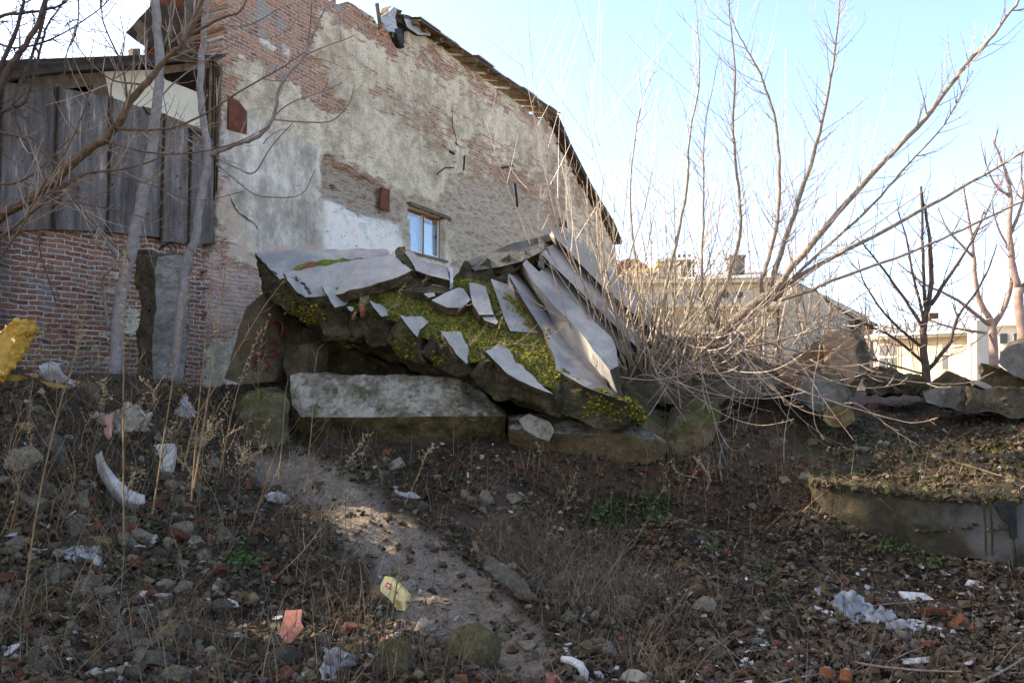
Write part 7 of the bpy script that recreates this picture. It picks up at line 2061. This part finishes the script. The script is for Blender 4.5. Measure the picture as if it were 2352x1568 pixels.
# moss on the broken edges
pe = []
for o in stair.children:
    if o.name.startswith('broken_edge'):
        for f in o.data.polygons:
            c = stv @ f.center
            if f.normal.y < 0.4 and rd.random() < 0.35 + 0.4 * (f.normal.z > 0.2): pe.append(tuple(c))
pe = np.array(pe); sel = fbm(pe[:, 0] * 1.7 + 4, pe[:, 2] * 2.5, 3, 2) > 0.03
M['moss_gold'] = simple('orange gold moss', (0.16, 0.08, 0.008), (0.32, 0.18, 0.02), 12)
stamp('moss', cube_v, cube_f, np.repeat(pe[sel], 4, 0) + rs.uniform(-.03, .03, (4 * int(sel.sum()), 3)), (0.005, 0.018), rs, [M['moss_tuft2'], M['moss_tuft'], M['moss_gold']], 0.6, 0.1, 0.6, 'dark moss hanging on the broken edge of the collapsed stair', 'moss', [.72, .22, .06])

# ------------------------------------------------------------------ tall dry weeds
def weed(pts, d, r0, heads, rgw, label, group=None, sidetwigs=1.0, mat='straw'):
    e = empty('dry_weed', P(pts[0][0], pts[0][1], d)); tag(e, label, 'weed', group)
    st = MB(); hd = MB()
    q, rad = branch(st, px_path(pts, d, d - 0.15), r0, r0 * 0.35, rgw, 5, 6, 0.1)
    n = len(q)
    for i in range(int(n * 0.25), n):
        if rgw.random() < 0.5 * sidetwigs:
            dd = (q[min(i + 1, n - 1)] - q[i - 1]).normalized(); o = dd.orthogonal(); o.rotate(Quaternion(dd, rgw.uniform(0, 6.28)))
            tp_ = twig(st, q[i].copy(), dd + o * 0.9, rgw.uniform(0.12, 0.5) * (1.1 - i / n), 0.0028, rgw, up=0.5, lvl=0, seg=0.05, stubs=False)
            if heads:
                for p in tp_[len(tp_) // 3:]:
                    for _ in range(heads):
                        o2 = Vector((rgw.gauss(0, 1), rgw.gauss(0, 1), rgw.gauss(-.3, 1))).normalized(); l = rgw.uniform(.008, .022)
                        hd.tube([p, p + o2 * l * .5, p + o2 * l], [0.0015, 0.005, 0.0015], 3, False)
    if heads:
        for i in range(int(n * 0.6), n):
            for _ in range(heads * 3):
                o2 = Vector((rgw.gauss(0, 1), rgw.gauss(0, 1), rgw.gauss(0, 1))).normalized(); l = rgw.uniform(.012, .035)
                hd.tube([q[i], q[i] + o2 * l * .6, q[i] + o2 * l], [0.0015, 0.0055, 0.0015], 3, False)
    st.build('stem', [M[mat]], e)
    if heads: hd.build('leafless_growth', [M['straw_head']], e)  # seed heads of the weed


rw = random.Random(77)
weed([(284, 1250), (283, 1000), (284, 820), (283, 700), (290, 585)], 6.4, 0.0075, 3, rw, 'tall straight golden weed with a plume of seed heads in front of the brick wall')
weed([(40, 1500), (80, 1200), (130, 960), (165, 845), (200, 700)], 5.6, 0.0065, 0, rw, 'tall leaning brown weed stalk at the far left')
weed([(350, 1180), (385, 950), (410, 780), (436, 640)], 6.6, 0.0065, 1, rw, 'brown forked weed stalk in front of the concrete pillar')
weed([(440, 1150), (455, 950), (475, 750), (490, 560)], 6.6, 0.007, 0, rw, 'thin dark upright weed in front of the firewall corner')
weed([(445, 1120), (480, 900), (500, 760), (520, 600)], 6.5, 0.008, 1, rw, 'reddish weed just right of the thin dark upright one')
weed([(420, 1080), (452, 960), (520, 850), (596, 720), (655, 640)], 6.7, 0.006, 0, rw, 'pale weed stalk leaning right across the painted slab')
weed([(505, 1080), (530, 960), (560, 850), (600, 760)], 6.9, 0.006, 1, rw, 'short weed in front of the ochre boulder')
weed([(700, 1130), (716, 980), (722, 860), (731, 800)], 8.0, 0.006, 0, rw, 'dark thin upright stem in front of the long beam')
weed([(640, 1100), (650, 990), (655, 910), (662, 870)], 8.4, 0.006, 0, rw, 'dark stem at the left end of the long beam')
weed([(745, 1180), (775, 1110), (800, 1060), (842, 1000)], 7.8, 0.005, 2, rw, 'bent seed head below the middle of the beam')
weed([(930, 1160), (960, 1090), (975, 1050), (995, 1018)], 7.8, 0.005, 2, rw, 'curly pale seed head below the right part of the beam')
weed([(900, 1420), (912, 1340), (925, 1260), (932, 1220)], 5.8, 0.007, 0, rw, 'dark dead stem in front of the yellow packet')
weed([(640, 1320), (700, 1260), (760, 1180), (800, 1120)], 6.6, 0.004, 1, rw, 'wiry arching weed at the top of the bare slope')
weed([(1040, 1568), (1058, 1500), (1075, 1440)], 5.2, 0.005, 0, rw, 'stiff short stem over the large ochre boulder')
weed([(800, 1568), (815, 1480), (830, 1400)], 5.2, 0.006, 0, rw, 'brown stem left of the green boulder')
for k in range(30):
    x = rw.uniform(-20, 620); y = rw.uniform(960, 1240)
    d = on_ground(x, y)[1]; h = rw.uniform(90, 300)
    weed([(x, y), (x + rw.uniform(-10, 30), y - h * .35), (x + rw.uniform(0, 60), y - h * .7), (x + rw.uniform(0, 95), y - h)], d, rw.uniform(0.003, 0.006), rw.choice([0, 0, 1, 2]), rw, 'thin brown dry weed among many on the left rubble heap', 'dry weeds on the left heap', 1.2, rw.choice(['straw', 'straw', 'stalk_grey']))
for k in range(20):
    x = rw.uniform(1080, 1700); y = rw.uniform(1060, 1200)
    d = on_ground(x, y)[1]; h = rw.uniform(60, 170)
    weed([(x, y), (x + rw.uniform(-15, 15), y - h * .5), (x + rw.uniform(-20, 40), y - h)], d, rw.uniform(0.002, 0.004), rw.choice([0, 1]), rw, 'short thin dry weed among several below the big blocks', 'dry weeds below the blocks', 0.9)
for k in range(14):
    x = rw.uniform(760, 1250); y = rw.uniform(650, 820)
    p = PL(x, y, 0.08); d = (p - EYE).dot(Vector((0, CP, SP))); h = rw.uniform(15, 50)
    weed([(x, y), (x + rw.uniform(0, 10), y - h * .5), (x + rw.uniform(0, 25), y - h)], d, 0.002, 1, rw, 'small pale grass stem among several in the moss of the stair', 'grass stems on the stair', 0.6)
# low dead bushes: brown brush over the left heap and the foot of the walls
for k, (x0, x1, y0, y1, nb_, lb) in enumerate(((-20, 130, 880, 1010, 26, 'dead brown bush below the yellow bag'), (130, 300, 890, 1000, 30, 'dead brown bush around the pale bundle'), (300, 430, 900, 1010, 34, 'dead brown bush at the foot of the concrete pillar'),
                     (430, 560, 930, 1060, 34, 'sunlit dead bush left of the ochre boulder'), (540, 760, 1100, 1200, 30, 'dark dead bush at the top left edge of the bare slope'), (620, 860, 1180, 1300, 34, 'dark dead bush halfway down beside the bare slope'),
                     (0, 260, 1080, 1250, 24, 'sparse dead bush over the bricks on the left'), (300, 620, 1040, 1200, 26, 'sparse dead bush around the upright porcelain piece'), (1160, 1420, 1270, 1400, 20, 'low dead bush on the hay right of the slope'))):
    p, d = on_ground((x0 + x1) / 2, y1); e = empty('dead_bush', p); tag(e, lb, 'bush', 'dead bushes in the pit')
    st = MB(); fn = MB()
    for j in range(nb_):
        p, d = on_ground(rw.uniform(x0, x1), rw.uniform(y0, y1))
        twig(st if j % 2 else fn, p, Vector((rw.gauss(0.3, 0.7), rw.gauss(0, 0.5), rw.uniform(0.25, 1.2))), rw.uniform(0.35, 1.0), rw.uniform(0.0025, 0.005), rw, up=rw.uniform(-0.4, 0.5), curl=0.45, lvl=1, fork=0.45, seg=0.06, stubs=False)
    st.build('leafless_growth', [M['stalk_dark']], e); fn.build('leafless_growth', [M['straw'] if k in (3, 2) else M['stalk_grey']], e)  # leafless stems and twigs of the dead bush
# fallen branches
for pts, r0, mt, lb in (([(1860, 1500), (2000, 1545), (2200, 1555), (2352, 1560)], 0.012, 'bark', 'long thin grey branch on the floor at the bottom right'), ([(1720, 1600), (1800, 1578), (1900, 1555), (1990, 1545), (2080, 1510), (2150, 1480), (2158, 1460)], 0.006, 'bark_gold', 'golden thin branch cut by the bottom edge at the right'),
                        ([(2100, 1390), (2020, 1400), (1960, 1405)], 0.007, 'bark', 'short grey stick beside the plastic film'), ([(2230, 1590), (2300, 1555), (2352, 1520)], 0.010, 'bark', 'grey forked branch in the bottom right corner'), ([(1010, 1362), (1130, 1370), (1220, 1340), (1290, 1300)], 0.006, 'stalk_grey', 'bent grey stalk lying across the bare earth slope'),
                        ([(330, 1420), (470, 1450), (600, 1480), (680, 1500)], 0.005, 'straw', 'long brown stalk lying across the lower left rubble'), ([(980, 1130), (1100, 1180), (1200, 1260), (1280, 1340)], 0.008, 'stalk_dark', 'dark stick lying down the slope in the middle'),
                        ([(2300, 1100), (2200, 1070), (2100, 1050)], 0.012, 'stalk_dark', 'dark branch lying on the terrace above the retaining slab')):
    q = []
    for x, y in pts:
        p, d = on_ground(min(max(x, -50), 2400), min(y, 1600)); q.append(p + Vector((0, -0.03, 0.035 + rw.random() * 0.03)))
    b = MB(); qq, rr_ = branch(b, q, r0, r0 * .4, rw, 5, 5, 0.2)
    clothe(b, qq, rr_, rw, 1.2, 0.3, r0 * .4, up=0.2, lvl=0)
    tag(b.build('fallen_branch', [M[mt]]), lb, 'branch')
for k in range(22):
    x = rw.uniform(1180, 1760); y = rw.uniform(1060, 1110) - max(0, x - 1560) * 0.35
    p, d = on_ground(x, y)
    put(rw.choice(BRK), 'brick_piece', p.x, p.y, rw.uniform(0.05, 0.10), 'broken red brick poking out of the earth bank under the big blocks', 'brick', 'bricks in the earth bank', 0.35, r=rw)
hr = scatter_px(900, 1500, 985, 1800, 1080, rs); hr[:, 2] += 0.06; hr[:, 1] -= 0.08
blades('hanging_roots', hr, (0.10, 0.45), (0.001, 0.0028), rs, [M['stalk_dark'], M['stalk_grey'], M['straw']], 0.5, 'fine roots and dead grass hanging down the red earth bank', 'roots', 0.2, -1.0)
# roots hanging in the red earth bank
for k, pts in enumerate(([(1590, 1050), (1612, 1075), (1628, 1100), (1620, 1130)], [(1660, 1010), (1650, 1060), (1655, 1110)], [(1540, 1070), (1560, 1090), (1600, 1100)])):
    q = [on_ground(x, y)[0] + Vector((0, -.06, .02)) for x, y in pts]; b = MB(); branch(b, q, 0.02 - .005 * k, .008, rw, 6, 5, .2)
    tag(b.build('root', [M['bark']], None, True), ['thick root hanging out of the red earth bank', 'second root in the red earth bank, nearer the terrace', 'thin root right under the dark square boulder'][k], 'root')
